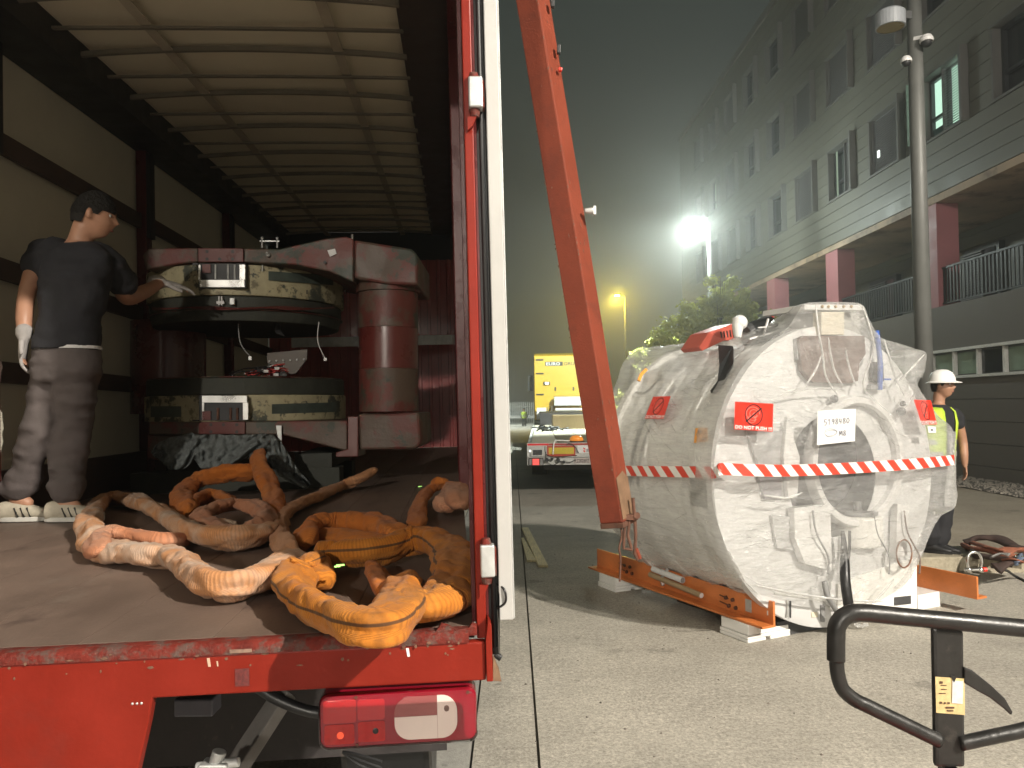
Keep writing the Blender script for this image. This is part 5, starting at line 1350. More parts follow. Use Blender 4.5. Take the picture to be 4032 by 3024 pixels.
# white feet blocks
def foot(y, nm='support_foot'):
    q = MB(); x = nr.x
    q.box((x - .13, y, .0), (x + .03, y + .28, .022)); q.box((x + .07, y, .0), (x + .25, y + .28, .022))
    q.box((x - .13, y, .024), (x + .25, y + .28, .045))
    q.box((x - .12, y + .005, .047), (x + .03, y + .275, .118)); q.box((x + .031, y + .005, .047), (x + .24, y + .275, .075))
    q.build(nm, WHITE_PAINT, mg, bevel=.004)
foot(nr.y + .12); foot(nr.y + 1.72)
fx = (MI @ V((3.45, 5.78, .12))).x
q = MB(); q.box((fx - .25, .1, 0), (fx + .02, .5, .118)); q.build('support_foot', WHITE_PAINT, mg, bevel=.004)
q = MB(); q.box((-.45, .1, .0), (.55, .25, .10)); q.box((-.45, 1.0, 0), (.55, 1.2, .10)); q.build('saddle', DGREY, mg)

# ------------------------------------------------------------------ the bubble film
def film_mat(name, dens, gloss, bscale, stretch, bump=1.0):
    """clear plastic: mostly transparent, a thin milky part and a glossy coat broken up by bubbles and creases"""
    m, N, L = newmat(name); N.remove(N['Principled BSDF']); out = N['Material Output']
    t = N.new('ShaderNodeTexCoord'); mp = N.new('ShaderNodeMapping'); mp.inputs['Scale'].default_value = stretch; L.new(t.outputs['Object'], mp.inputs[0])
    def nz(src, sc, det=5, ro=.6):
        n = N.new('ShaderNodeTexNoise'); n.inputs['Scale'].default_value = sc; n.inputs['Detail'].default_value = det; n.inputs['Roughness'].default_value = ro; L.new(src, n.inputs['Vector']); return n.outputs[0]
    def rmp(x, a, b, c, d):
        r = N.new('ShaderNodeMapRange'); r.inputs[1].default_value = a; r.inputs[2].default_value = b; r.inputs[3].default_value = c; r.inputs[4].default_value = d; L.new(x, r.inputs[0]); return r.outputs[0]
    o = t.outputs['Object']
    vo = N.new('ShaderNodeTexVoronoi'); vo.inputs['Scale'].default_value = bscale; L.new(o, vo.inputs['Vector'])
    ad = N.new('ShaderNodeMath'); ad.operation = 'MULTIPLY_ADD'; L.new(nz(mp.outputs[0], 9, 3.5, .55), ad.inputs[0]); ad.inputs[1].default_value = 2.2; L.new(rmp(vo.outputs['Distance'], 0, .5, .30, 0), ad.inputs[2])
    b = N.new('ShaderNodeBump'); b.inputs['Strength'].default_value = bump; b.inputs['Distance'].default_value = .034; L.new(ad.outputs[0], b.inputs['Height'])
    tr_ = N.new('ShaderNodeBsdfTransparent'); tr_.inputs[0].default_value = (.985, .985, .98, 1)
    df = N.new('ShaderNodeBsdfDiffuse'); df.inputs[0].default_value = (.92, .92, .915, 1)
    tl_ = N.new('ShaderNodeBsdfTranslucent'); tl_.inputs[0].default_value = (.8, .8, .79, 1)
    mt = N.new('ShaderNodeMixShader'); mt.inputs[0].default_value = .35; L.new(df.outputs[0], mt.inputs[1]); L.new(tl_.outputs[0], mt.inputs[2])
    gl = N.new('ShaderNodeBsdfGlossy'); gl.inputs['Roughness'].default_value = .19; gl.inputs[0].default_value = (1, 1, 1, 1); L.new(b.outputs[0], gl.inputs['Normal'])
    ms = N.new('ShaderNodeMixShader'); L.new(rmp(nz(mp.outputs[0], 5.5, 9, .8), .40, .74, max(0, dens - .06), dens + .16), ms.inputs[0]); L.new(tr_.outputs[0], ms.inputs[1]); L.new(mt.outputs[0], ms.inputs[2])
    m2 = N.new('ShaderNodeMixShader')
    lw = N.new('ShaderNodeLayerWeight'); lw.inputs[0].default_value = .35; L.new(b.outputs[0], lw.inputs['Normal'])
    L.new(rmp(lw.outputs['Fresnel'], 0, 1, gloss, min(1, gloss + .22)), m2.inputs[0]); L.new(ms.outputs[0], m2.inputs[1]); L.new(gl.outputs[0], m2.inputs[2])
    L.new(m2.outputs[0], out.inputs[0])
    return m
FILM = film_mat('clear_bubble_film', .19, .11, 36, (.8, .8, 4.0), 1.0)
FILM2 = film_mat('stretch_film_side', .38, .08, 40, (.6, .6, 4), .5)
outl = [(2922, 2263), (2862, 2160), (2815, 2015), (2799, 1858), (2815, 1701), (2862, 1555), (2937, 1430), (3035, 1334), (3100, 1290), (3138, 1235), (3165, 1198), (3215, 1190), (3330, 1190), (3398, 1202), (3430, 1270), (3470, 1330), (3540, 1352), (3600, 1372), (3648, 1392), (3634, 1462), (3610, 1500), (3640, 1560), (3698, 1640), (3755, 1700), (3762, 1850), (3765, 1985), (3702, 2035), (3655, 2125), (3600, 2250), (3545, 2320)]
bott = [(3420, 2385), (3340, 2372), (3280, 2385), (3150, 2352), (3030, 2318)]
fo = [ml(a, b, -.075) for a, b in outl]; fb = [ml(a, b, -.075) for a, b in bott]
S = spline(fo, 8); SB = spline([fo[-1]] + fb + [fo[0]], 6)[1:-1]
closed = S + SB
c0 = V((bc_.x, -.16, bc_.z + .05))
rg = []; NR = 34
for j in range(NR + 1):
    t = j/NR; row = []
    for k, p in enumerate(closed):
        q_ = c0.lerp(p, t); q_.y = -.165 + .09 * t**3
        e = min(1, t*3) * (1 if t < .97 else .3)
        q_.y += e * (.022*noise.noise(V((q_.x*3, q_.z*9, 2))) + .012*noise.noise(V((q_.x*9, q_.z*26, 5))) + .02*noise.noise(V((math.atan2(q_.z-1.1, q_.x)*8, t*2, 0))))
        row.append(q_)
    rg.append(row)
film = MB(); film.rings(rg[1:], 0, True, False, False)
film.add([c0] + rg[1], [(0, (i + 1) % len(closed) + 1, i + 1) for i in range(len(closed))], 0)
fobj = film.build('bubble_film', FILM, mg, smooth=True)
# side film: front outline -> mid outline -> rear outline
def polar(p): return math.atan2(p.z - ZC, p.x)
rows_ = []; NY = 46
for j in range(NY + 1):
    t = j/NY; y = -.075 + 1.50*t; row = []
    for k, p in enumerate(S):
        a = polar(p); r0 = math.hypot(p.x, p.z - ZC)
        rm = 1.045 + .10*math.exp(-((a - PI/2)/.35)**2)
        da = a - math.radians(128); rr_ = 1.03 + .15*math.exp(-(da/.28)**2) + .05*math.exp(-((a - PI*.3)/.3)**2)
        if t < .32: w_ = t/.32; w_ = w_*w_*(3-2*w_); r_ = r0 + (rm - r0)*w_
        else: w_ = (t-.32)/.68; r_ = rm + (rr_ - rm)*w_
        n_ = .010*noise.noise(V((a*7, y*4, 1))) + .012*noise.noise(V((a*20 + y*3, y*9, 4)))
        n_ += .02*noise.noise(V((a*3 + y, y*14, 2))) * (1 if a > 1.2 else .4)
        r_ += n_ * (min(1, t*8))
        row.append(V((math.cos(a)*r_, y, ZC + math.sin(a)*r_)))
    rows_.append(row)
# keep the first row exactly on the cap edge
rows_[0] = [V(p) for p in rg[-1][:len(S)]]
q = MB(); q.rings(rows_, 0, False); q.build('side_film', FILM2, mg, smooth=True)
CRE = film_mat('bunched_film', .62, .20, 60, (1, 1, 2), 1.0)
for pts in ([(3212, 1195), (3222, 1300), (3240, 1400), (3252, 1480), (3300, 1560)], [(3262, 1330), (3275, 1420), (3290, 1470), (3320, 1520)], [(3398, 1205), (3425, 1290), (3440, 1370), (3420, 1440), (3400, 1520), (3440, 1570), (3520, 1640)],
            [(3330, 1380), (3345, 1450), (3370, 1520)], [(3480, 1335), (3500, 1400), (3520, 1470), (3560, 1560)], [(3170, 1520), (3210, 1460), (3235, 1400)], [(3640, 1395), (3590, 1450), (3540, 1500)], [(3160, 1940), (3100, 1960), (3010, 1950)],
            [(2960, 2300), (3100, 2330), (3300, 2360), (3480, 2370)], [(3520, 2280), (3480, 2330), (3430, 2380)], [(3060, 1560), (3180, 1530), (3320, 1535)]):
    q = MB(); q.tube(spline([ml(a, b, -.105 - .02*math.sin(i*2.1)) if b < 1600 else ml(a, b, -.15) for i, (a, b) in enumerate(pts)], 8), None, 6, rfun=lambda u: .002 + .006*math.sin(PI*u)**.5); q.build('film_crease', CRE, mg, smooth=True)
def gloss_clear(name, f, rough):
    m, N, L = newmat(name); N.remove(N['Principled BSDF'])
    a = N.new('ShaderNodeBsdfTransparent'); g = N.new('ShaderNodeBsdfGlossy'); g.inputs['Roughness'].default_value = rough
    x = N.new('ShaderNodeMixShader'); x.inputs[0].default_value = f
    L.new(a.outputs[0], x.inputs[1]); L.new(g.outputs[0], x.inputs[2]); L.new(x.outputs[0], N['Material Output'].inputs[0]); return m
def film_y(x, z):
    t = min(1, math.hypot((x - c0.x)/1.03, (z - c0.z)/1.03)); y = -.165 + .09*t**3; e = min(1, t*3)
    return y + e*(.022*noise.noise(V((x*3, z*9, 2))) + .012*noise.noise(V((x*9, z*26, 5))) + .02*noise.noise(V((math.atan2(z - 1.1, x)*8, t*2, 0))))
# bubbles of the wrap where the film lies taut
bub = MB(); rb_ = random.Random(17); zz_ = .25; row = 0
while zz_ < 2.1:
    xx = -.98 + (.0065 if row % 2 else 0)
    while xx < 1.0:
        inside = math.hypot(xx, zz_ - 1.09) < .99
        n1 = noise.noise(V((xx*2.4 + 3, zz_*3.4, 1))) + .5*noise.noise(V((xx*7, zz_*9, 4)))
        if inside and n1 > .17 and rb_.random() < .85:
            c = V((xx, film_y(xx, zz_) - .001, zz_)); r_ = .0042; b = len(bub.v)
            bub.v.append((c.x, c.y - r_*.8, c.z))
            for rr_, hh_ in ((.62, .55), (1, 0)):
                for k in range(6): a = PI*k/3; bub.v.append((c.x + r_*rr_*math.cos(a), c.y - r_*hh_, c.z + r_*rr_*math.sin(a)))
            for k in range(6):
                bub.f.append((b, b + 1 + (k+1) % 6, b + 1 + k)); bub.f.append((b + 1 + k, b + 1 + (k+1) % 6, b + 7 + (k+1) % 6, b + 7 + k)); bub.m += [0, 0]
        xx += .013
    zz_ += .0115; row += 1
tag(bub.build('bubbles', gloss_clear('bubble_gloss', .30, .22), mg, smooth=True), kind='stuff')
# fine taut creases of the stretch film, wound round the machine
crs = MB(); rc = random.Random(23)
for (cx, cy, sx_, sy_, n_, sl) in ((2960, 2040, 90, 70, 46, .05), (3040, 2130, 110, 50, 26, .06), (2960, 1480, 80, 60, 26, .25), (3080, 1640, 90, 60, 24, .15), (3250, 1960, 60, 40, 22, .0), (3480, 1700, 40, 50, 12, .6), (3420, 2100, 120, 80, 16, .05),
                              (3200, 1330, 60, 60, 16, 1.2), (3560, 1430, 50, 40, 14, -.5), (3300, 2280, 160, 50, 16, .1), (3300, 1300, 110, 60, 12, .8), (3660, 1850, 50, 110, 12, .0)):
    for k in range(n_):
        a, b = rc.gauss(cx, sx_), rc.gauss(cy, sy_); p = ml(a, b, -.15)
        L_ = rc.uniform(.03, .20); th = sl + rc.gauss(0, .16); pts = []; ph = rc.random()*9
        for j in range(5):
            u = j/4 - .5; x_ = p.x + L_*u*math.cos(th); z_ = p.z - L_*u*math.sin(th) + .004*math.sin(ph + j*1.7)
            if math.hypot(x_, z_ - 1.09) > 1.0: break
            pts.append(V((x_, film_y(x_, z_) - .0015, z_)))
        if len(pts) == 5: crs.tube(spline(pts, 3), None, 5, rfun=lambda u: .0004 + .0024*math.sin(PI*u), cap=False)
for k in range(120):
    y = rc.uniform(.0, 1.3); a = rc.uniform(math.radians(95), math.radians(205)); L_ = rc.uniform(.08, .5); pts = []
    da = rc.gauss(0, .03)
    for j in range(5):
        yy = y + L_*(j/4 - .5); aa = a + da*j; r0 = 1.052 + .012*noise.noise(V((aa*7, yy*4, 1))); pts.append(V((math.cos(aa)*r0, min(max(yy, -.05), 1.38), ZC + math.sin(aa)*r0)))
    crs.tube(spline(pts, 3), None, 5, rfun=lambda u: .0003 + .0015*math.sin(PI*u), cap=False)
tag(crs.build('film_creases', gloss_clear('crease_gloss', .34, .24), mg, smooth=True), kind='stuff')
# loose film corners and scraps
q = MB(); rg2 = []
for i in range(9):
    u = i/8; rg2.append([ml(3560 + 85*u, 1372 + 18*u + 3*math.sin(u*9), -.09), ml(3565 + 80*u, 1420 + 30*u, -.12 + .02*math.sin(u*7)), ml(3560 + 72*u, 1468 + 20*u, -.09)])
q.rings(rg2, 0, False); q.build('film_flap', FILM, mg, smooth=True)
q = MB(); rg2 = []
for i in range(11):
    u = i/10; rg2.append([ml(3725 + 6*math.sin(u*5), 1695 + 300*u, -.03), ml(3745, 1697 + 298*u, -.06), ml(3765, 1700 + 290*u, -.05 + .01*math.sin(9*u))])
q.rings(rg2, 0, False); q.build('film_flap', FILM2, mg, smooth=True)

# ------------------------------------------------------------------ stickers, paper, barrier tape
def put(hit, corners, off=0.0):
    """(u, v) in 0..1 with v up -> local point; corners clockwise from top left in pixels"""
    a, b, c, d = [V((p[0], p[1], 0)) for p in corners]
    def f(u, v_, e=0):
        p = (d*(1-u) + c*u)*(1-v_) + (a*(1-u) + b*u)*v_
        h = hit(p.x, p.y); o, r = lray(p.x, p.y)
        return h - r.normalized() * (off + e)
    return f
def sticker(nm, hit, corners, m, lab, cat, nu=10, nv=8, wav=0.0):
    f = put(hit, corners)
    rg = [[f(i/nu, j/nv, wav*noise.noise(V((i*.7, j*.7, 1)))) for j in range(nv + 1)] for i in range(nu + 1)]
    t = MB(); t.rings(rg, 0, False); o = t.build(nm, m, mg, label=lab)
    return o, f
def loop_line(f, fun, w, e, n=40):
    rg = []
    for i in range(n + 1):
        a, b = fun(i/n, -w/2), fun(i/n, w/2); rg.append([f(*a, e), f(*b, e)])
    q = MB(); q.rings(rg, 0, False); return q
def warning(corners, hit, lab, txt=True):
    o, f = sticker('warning_sticker', hit, corners, STICK_RED, lab, 'sticker')
    A_ = .72
    def circ(t, w): a = 2*PI*t; r = .33 + w; return (.5 + r*A_*1.02*math.cos(a)*.92, .56 + r*math.sin(a)*1.12)
    loop_line(f, circ, .032, .003).build('ban_ring', INK, o)
    def sl(t, w): return (.30 + .40*t + w*.55, .30 + .52*t - w*.9)
    loop_line(f, sl, .04, .0035, 4).build('ban_slash', INK, o)
    for k, (r0, cx, cy) in enumerate(((.24, .48, .60), (.15, .5, .6), (.07, .52, .56), (.13, .45, .40))):
        def sw(t, w, r0=r0, cx=cx, cy=cy): a = 2*PI*(t*.85 + .1*k); r = r0 + w; return (cx + r*A_*math.cos(a), cy + r*math.sin(a))
        loop_line(f, sw, .014, .0025, 24).build('swirl_mark', pbr('pink_print', (.8, .3, .25), .5) if 'pink_print' not in bpy.data.materials else bpy.data.materials['pink_print'], o)
    tm, w = text_mb('DO NOT PUSH !!!', 1, lambda x, y: (x, y, 0), .02)
    wmx = max(v[0] for v in tm.v)
    tm.v = [tuple(f(.02 + .96*v[0]/wmx, .03 + .13*v[1]/.72, .003)) for v in tm.v]
    tm.build('lettering', WINK, o)
    return o
front = lambda px, py: ml(px, py, -.175)
fr2 = lambda px, py: ml(px, py, -.12)
warning([(2894, 1581), (3045, 1590), (3042, 1700), (2891, 1690)], lambda a, b: ml(a, b, -.16), 'red warning sticker on the left of the front face')
warning([(3598, 1574), (3665, 1576), (3690, 1671), (3630, 1672)], lambda a, b: ml(a, b, -.135), 'red warning sticker on the right edge of the front face')
warning([(2572, 1562), (2641, 1560), (2612, 1649), (2538, 1648)], lambda a, b: cyl_hit(a, b, 1.09), 'red warning sticker on the side film')
o, f = sticker('orange_label', lambda a, b: cyl_hit(a, b, 1.085), [(2738, 1686), (2786, 1684), (2789, 1738), (2732, 1744)], STICK_OR, None, 'label', 5, 5)
for k, (u0, u1, v0, v1) in enumerate(((.2, .55, .66, .88), (.55, .9, .12, .26))):
    q = MB(); q.add([f(u0, v0, .003), f(u1, v0, .003), f(u1, v1, .003), f(u0, v1, .003)], [(0, 1, 2, 3)]); q.build('printed_block', BROWNBOX, o)
def rg_(t, w): a = 2*PI*t; return (.78 + (.12 + w)*.8*math.cos(a), .56 + (.12 + w)*math.sin(a))
loop_line(f, rg_, .04, .003, 20).build('printed_ring', INK, o)
o, f = sticker('small_label', lambda a, b: ml(a, b, -.14), [(3652, 1678), (3684, 1680), (3686, 1705), (3656, 1704)], PAPER, None, 'label', 3, 3)
q = MB(); q.add([f(.35, .3, .003), f(.65, .3, .003), f(.65, .6, .003), f(.35, .6, .003)], [(0, 1, 2, 3)]); q.build('printed_block', INKG, o)
o, f = sticker('paper_sheet', lambda a, b: ml(a, b, -.195), [(3220, 1618), (3370, 1609), (3366, 1737), (3217, 1753)], PAPER, 'white paper sheet with a handwritten number', 'paper', 8, 8, .004)
def stroke(pts, w=.018, mat=INKG):
    q = MB(); sp = spline([V((a, b, 0)) for a, b in pts], 6); rgx = []
    for i in range(len(sp)):
        t = (sp[min(i+1, len(sp)-1)] - sp[max(i-1, 0)]).normalized(); n = V((-t.y, t.x*1.0, 0))*w/2
        rgx.append([f(sp[i].x + n.x, sp[i].y + n.y, .004), f(sp[i].x - n.x, sp[i].y - n.y, .004)])
    q.rings(rgx, 0, False); return q
DG = {'5': [[(.9, 1), (.2, 1), (.15, .55), (.6, .6), (.8, .3), (.5, 0), (.1, .08)]], '1': [[(.2, .75), (.5, 1), (.5, 0)]], '9': [[(.8, .8), (.5, 1), (.2, .75), (.45, .5), (.8, .75), (.75, .3), (.5, 0)]],
      '8': [[(.5, .52), (.2, .78), (.5, 1), (.8, .78), (.5, .52), (.15, .25), (.5, 0), (.85, .25), (.5, .52)]], '4': [[(.3, 1), (.15, .45), (.85, .45)], [(.7, .9), (.65, 0)]], '0': [[(.5, 1), (.1, .5), (.5, 0), (.9, .5), (.5, 1)]],
      'M': [[(.0, .0), (.15, 1), (.45, .3), (.8, 1), (.95, 0)]], '/': []}
x = .17
allq = MB()
for ch_ in '5198480':
    for s in DG[ch_]:
        q = stroke([(x + .085*a, .56 + .17*b + .015*x) for a, b in s]); allq.add(q.v, q.f)
    x += .098
x = .58
for ch_ in 'M8':
    for s in DG[ch_]:
        q = stroke([(x + .085*a, .20 + .16*b) for a, b in s]); allq.add(q.v, q.f)
    x += .10
q = stroke([(.885, .26), (.9, .24)]); allq.add(q.v, q.f)
for k in range(2):
    q = stroke([(.20 + .03*k, .40 - .05*k), (.30, .45 - .05*k), (.45, .42 - .03*k), (.52, .32), (.42, .22 + .03*k), (.28, .22 + .02*k), (.2, .32), (.22, .40)], .010, INKG); allq.add(q.v, q.f)
tag(allq.build('handwriting', INKG, o), kind='stuff')
# barrier tape
path = []
for k in range(15): path.append(V((-1.115 - .006*math.sin(k), 1.36 - 1.44*k/14, 1.085 + .085*k/14)))
xl = -1.075; 
for px, py in ((2835, 1847), (2900, 1849), (2980, 1852), (3100, 1853), (3250, 1848), (3400, 1840), (3550, 1830), (3660, 1821), (3758, 1811)):
    path.append(ml(px, py, -.205 if 2900 < px < 3700 else -.15))
PS = spline(path, 8)
Ls = [0]
for i in range(1, len(PS)): Ls.append(Ls[-1] + (PS[i] - PS[i-1]).length)
def pat(s):
    s = max(0, min(s, Ls[-1] - 1e-6)); i = 0
    import bisect
    i = bisect.bisect_right(Ls, s) - 1; i = min(i, len(PS) - 2)
    return PS[i].lerp(PS[i+1], (s - Ls[i]) / max(1e-9, Ls[i+1] - Ls[i]))
tp = MB(); hT = .075; per = .150; s = -.1; k = 0; nseg = 5
while s < Ls[-1] + .1:
    for i in range(nseg):
        a0, a1 = s + per/2*i/nseg, s + per/2*(i+1)/nseg
        rows4 = []
        for aa in (a0, a1):
            rows4.append([pat(min(max(aa + .075*(1 - v_), 0), Ls[-1])) + V((0, 0, (v_ - .5)*hT)) for v_ in (0, .33, .66, 1)])
        if a1 + .075 > 0 and a0 < Ls[-1]:
            tp.add(rows4[0] + rows4[1], [(j, j+4, j+5, j+1) for j in range(3)], k % 2)
    s += per/2; k += 1
tp.build('barrier_tape', [pbr('tape_white', (.80, .79, .77), .35, var=.04), pbr('tape_red', (.68, .06, .035), .35, var=.08)], mg)
# film bunches at the bottom left
q = MB(); rg2 = []
for i in range(24):
    u = i/23; y = -.05 + 1.4*u
    rg2.append([V((-.99 - .01*math.sin(i), y, .66)), V((-.86 + .02*math.sin(i*1.7), y, .45)), V((-.72 + .015*math.sin(i*2.3), y, .33 + .015*math.sin(i*1.3)))])
q.rings(rg2, 0, False); q.build('side_film', FILM2, mg, smooth=True)
# ================================================================== LOOSE THINGS AROUND
# rolled papers on the rail
def on_rail(px, py): return hitp(px, py, MMx @ V((nr.x - .06, 0, 0)), M3 @ V((1, 0, 0)))
def roll_(label, p0, p1, r, m, endm):
    a, b = on_rail(*p0), on_rail(*p1)
    t = thing('paper_roll', label, 'paper roll', (a + b)/2)
    d = (b - a).normalized()
    q = MB(); q.lathe([(r*.6, 0.004), (r*.6, .0), (r, 0), (r, (b - a).length), (r*.6, (b-a).length), (r*.6, (b-a).length - .03)], a, d, 20); q.build('tube', m, t, world=True, smooth=False)
    q = MB(); q.lathe([(0, 0), (r*.9, 0)], b + d*.001, d, 16); q.build('end_cap', endm, t, world=True)
roll_('long brown cardboard tube lying on the left orange rail', (2560, 2262), (2762, 2345), .021, pbr('brown_tube_paper', (.36, .26, .15), .7, var=.1), PAPER)
roll_('shorter white rolled paper strapped above the brown tube', (2572, 2240), (2688, 2285), .024, PAPER, GREYMAT)
c = on_rail(2622, 2275)
q = MB(); q.tube(spline([on_rail(2630, 2240), on_rail(2612, 2262), on_rail(2606, 2290), on_rail(2612, 2305)], 4), .014, 6); o = q.build('film_strap', FILM2, smooth=True); tag(o, 'clear film strap tied round the two paper rolls', 'strap')
# film scraps on the ground
for i, (px, py, lab, s) in enumerate(((3395, 2470, 'small crumpled scrap of clear film on the concrete below the black handle bar', .05), (2560, 2335, 'dangling scrap of clear film beside the rear support foot', .07))):
    c = hitz(px, py, .02); q = MB(); rr = random.Random(i)
    n = 9; rg = [[c + V((s*(a/n*2-1) + rr.gauss(0, .006), s*.5*(b/n*2-1) + rr.gauss(0, .006), .03*rr.random())) for b in range(n)] for a in range(n)]
    q.rings(rg, 0, False); o = q.build('film_scrap', FILM, smooth=False); tag(o, lab, 'film scrap')
# planks
for i, (pts, lab) in enumerate((([(2054, 2077), (2080, 2077), (2158, 2226), (2120, 2226)], 'longer pale wooden plank lying on the shaded concrete'), ([(2053, 2118), (2062, 2118), (2110, 2205), (2075, 2206)], 'shorter pale wooden plank left of the longer one'))):
    P = [hitz(a, b, .022) for a, b in pts]
    if i == 0: P = [p for p in P]
    q = MB(); q.prism([V((p.x, p.y, .001)) for p in P], (0, 0, .024)); o = q.build('wood_plank', PLANKW, bevel=.002); tag(o, lab, 'plank')
# marker pen beside the sill
a, b = at(1922, 2555, 2.0), at(1972, 2592, 2.0)
pn = thing('marker_pen', 'white marker with black cap stuck at the trailer corner bracket', 'marker', (a + b)/2)
q = MB(); q.cyl(a, a.lerp(b, .5), .0075, n=12); q.build('barrel', PAPER, pn, world=True)
q = MB(); q.cyl(a.lerp(b, .5), b, .0085, n=12); q.build('cap', BLACK, pn, world=True)
# black rope end by the seal
# ------------------------------------------------------------------ pallet jack handle
hj = thing('pallet_jack', 'black pallet jack with loop handle standing in the right foreground', 'pallet jack', at(3738, 3024, 1.8))
HD = 1.8
def hh(px, py, d=0): return at(px, py, HD + d)
BLKP = pbr('black_handle_paint', (.018, .017, .016), .38, var=.3, vscale=20, bump=.1, bscale=60, dirt=((.05, .045, .04), 12, .6, .1))
q = MB(); q.tube(spline([hh(3292, 2600), hh(3292, 2520), hh(3298, 2462), hh(3330, 2425), hh(3390, 2413), hh(3574, 2430), hh(3738, 2445), hh(4032, 2474), hh(4150, 2486), hh(4195, 2510), hh(4205, 2570), hh(4203, 2640)], 8), .0205, 20)
q.build('grip', BLKP, hj, world=True, smooth=True)
q = MB(); q.tube(spline([hh(3294, 2590), hh(3298, 2650), hh(3318, 2712), hh(3365, 2755), hh(3420, 2782), hh(3560, 2850), hh(3700, 2918)], 8), .0165, 16); q.build('loop_tube', BLKP, hj, world=True, smooth=True)
q = MB(); q.tube(spline([hh(3780, 2928), hh(3900, 2902), hh(4050, 2868), hh(4140, 2820), hh(4190, 2740), hh(4204, 2630)], 8), .0165, 16); q.build('loop_tube', BLKP, hj, world=True, smooth=True)
q = MB(); q.prism([hh(3674, 2470), hh(3798, 2482), hh(3804, 3024), hh(3684, 3024)], (0, .018, 0)); q.build('shaft_head', BLKP, hj, world=True, bevel=.008)
b0_, b1_ = at(3742, 3000, HD + .018), V((at(3742, 3024, HD).x + .03, HD + .1, .25))
q = MB(); q.bar(b0_ + V((0, 0, -.01)), b1_, .06, .03); q.build('shaft', BLKP, hj, world=True, bevel=.005)
q = MB(); q.cyl(V((b1_.x, b1_.y, .06)), V((b1_.x, b1_.y, .42)), .06, n=20); q.box((b1_.x - .2, b1_.y - .5, .08), (b1_.x + .2, b1_.y - .1, .25)); q.build('hydraulic_body', STICK_RED, hj, world=True, bevel=.01)
for s in (-1, 1):
    q = MB(); q.box((b1_.x + s*.26 - .07, b1_.y - 1.5, .05), (b1_.x + s*.26 + .07, b1_.y - .3, .11)); q.build('fork', STICK_RED, hj, world=True, bevel=.01)
    q = MB(); q.cyl((b1_.x + s*.06, b1_.y + .05, .09), (b1_.x + s*.11, b1_.y + .05, .09), .09, n=20); q.build('wheel', BLACK_RUB, hj, world=True)
q = MB(); pts = [(3798, 2628), (3830, 2640), (3905, 2700), (3960, 2752), (3990, 2805), (3984, 2818), (3960, 2795), (3905, 2752), (3850, 2722), (3798, 2690)]
q.prism([hh(a, b, -.004) for a, b in pts], (0, .012, 0)); q.build('release_lever', BLKP, hj, world=True, bevel=.003)
lb = MB(); lb.prism([hh(3682, 2664, -.001), hh(3797, 2672, -.001), hh(3799, 2815, -.001), hh(3686, 2806, -.001)], (0, -.0008, 0)); lbo = lb.build('instruction_label', pbr('worn_yellow_label', (.58, .45, .22), .5, var=.2, vscale=60, dirt=((.5, .5, .48), 40, .62, .08)), hj, world=True)
q = MB(); q.prism([hh(3750, 2680, -.003), hh(3793, 2682, -.003), hh(3790, 2772, -.003), hh(3748, 2768, -.003)], (0, -.0005, 0)); q.build('torn_white_patch', pbr('torn_white', (.6, .61, .6), .5, var=.15, vscale=60), lbo, world=True)
q = MB()
for (x0, y0, w_, h_) in ((3700, 2682, 12, 10), (3705, 2696, 22, 4), (3706, 2712, 22, 4), (3698, 2728, 26, 4), (3700, 2762, 10, 9), (3716, 2764, 8, 8), (3730, 2764, 10, 8), (3724, 2782, 34, 8), (3728, 2795, 26, 6)):
    q.prism([hh(x0, y0, -.003), hh(x0 + w_, y0 + 1, -.003), hh(x0 + w_, y0 + h_, -.003), hh(x0, y0 + h_, -.003)], (0, -.0004, 0))
q.build('label_print', pbr('brown_print', (.10, .05, .03), .6), lbo, world=True)
q = MB(); q.prism([hh(3742, 2660, -.003), hh(3768, 2662, -.003), hh(3756, 2688, -.003)], (0, -.0008, 0)); q.build('torn_hole', BLKP, lbo, world=True)

# ------------------------------------------------------------------ heap of slings and shackles on the kerb
def ribbon(mb, pts, w, h, seed=0):
    P = spline(pts, 8); rr = random.Random(seed); u0 = V((rr.gauss(0, .3), rr.gauss(0, .3), 1)).normalized()
    rg = []
    for i in range(len(P)):
        t = (P[min(i+1, len(P)-1)] - P[max(i-1, 0)]).normalized(); s = t.cross(u0).normalized(); n = s.cross(t).normalized()
        tw = .6*math.sin(i*.25 + seed); s2 = s*math.cos(tw) + n*math.sin(tw); n2 = t.cross(s2)
        rg.append([P[i] - s2*w/2 - n2*h/2, P[i] + s2*w/2 - n2*h/2, P[i] + s2*w/2 + n2*h/2, P[i] - s2*w/2 + n2*h/2])
    mb.rings(rg, 0, True, True, True)
BRN1 = pbr('dark_brown_webbing', (.05, .03, .025), .8, var=.4, vscale=20, bump=.4, bscale=80); BRN2 = pbr('rust_orange_webbing', (.26, .09, .05), .8, var=.4, vscale=20, bump=.4); BLU = pbr('dusty_blue_webbing', (.14, .18, .26), .8, var=.3); GRYW = pbr('grey_webbing', (.2, .19, .18), .8, var=.3)
kp = at(3900, 2200, 7.45)
def kz(px, py, h): return hitz(px, py, .15 + h)
hp = thing('webbing_heap', 'heap of dark brown and rusty webbing slings lying on the kerb at the right', 'webbing slings', kz(3900, 2200, 0))
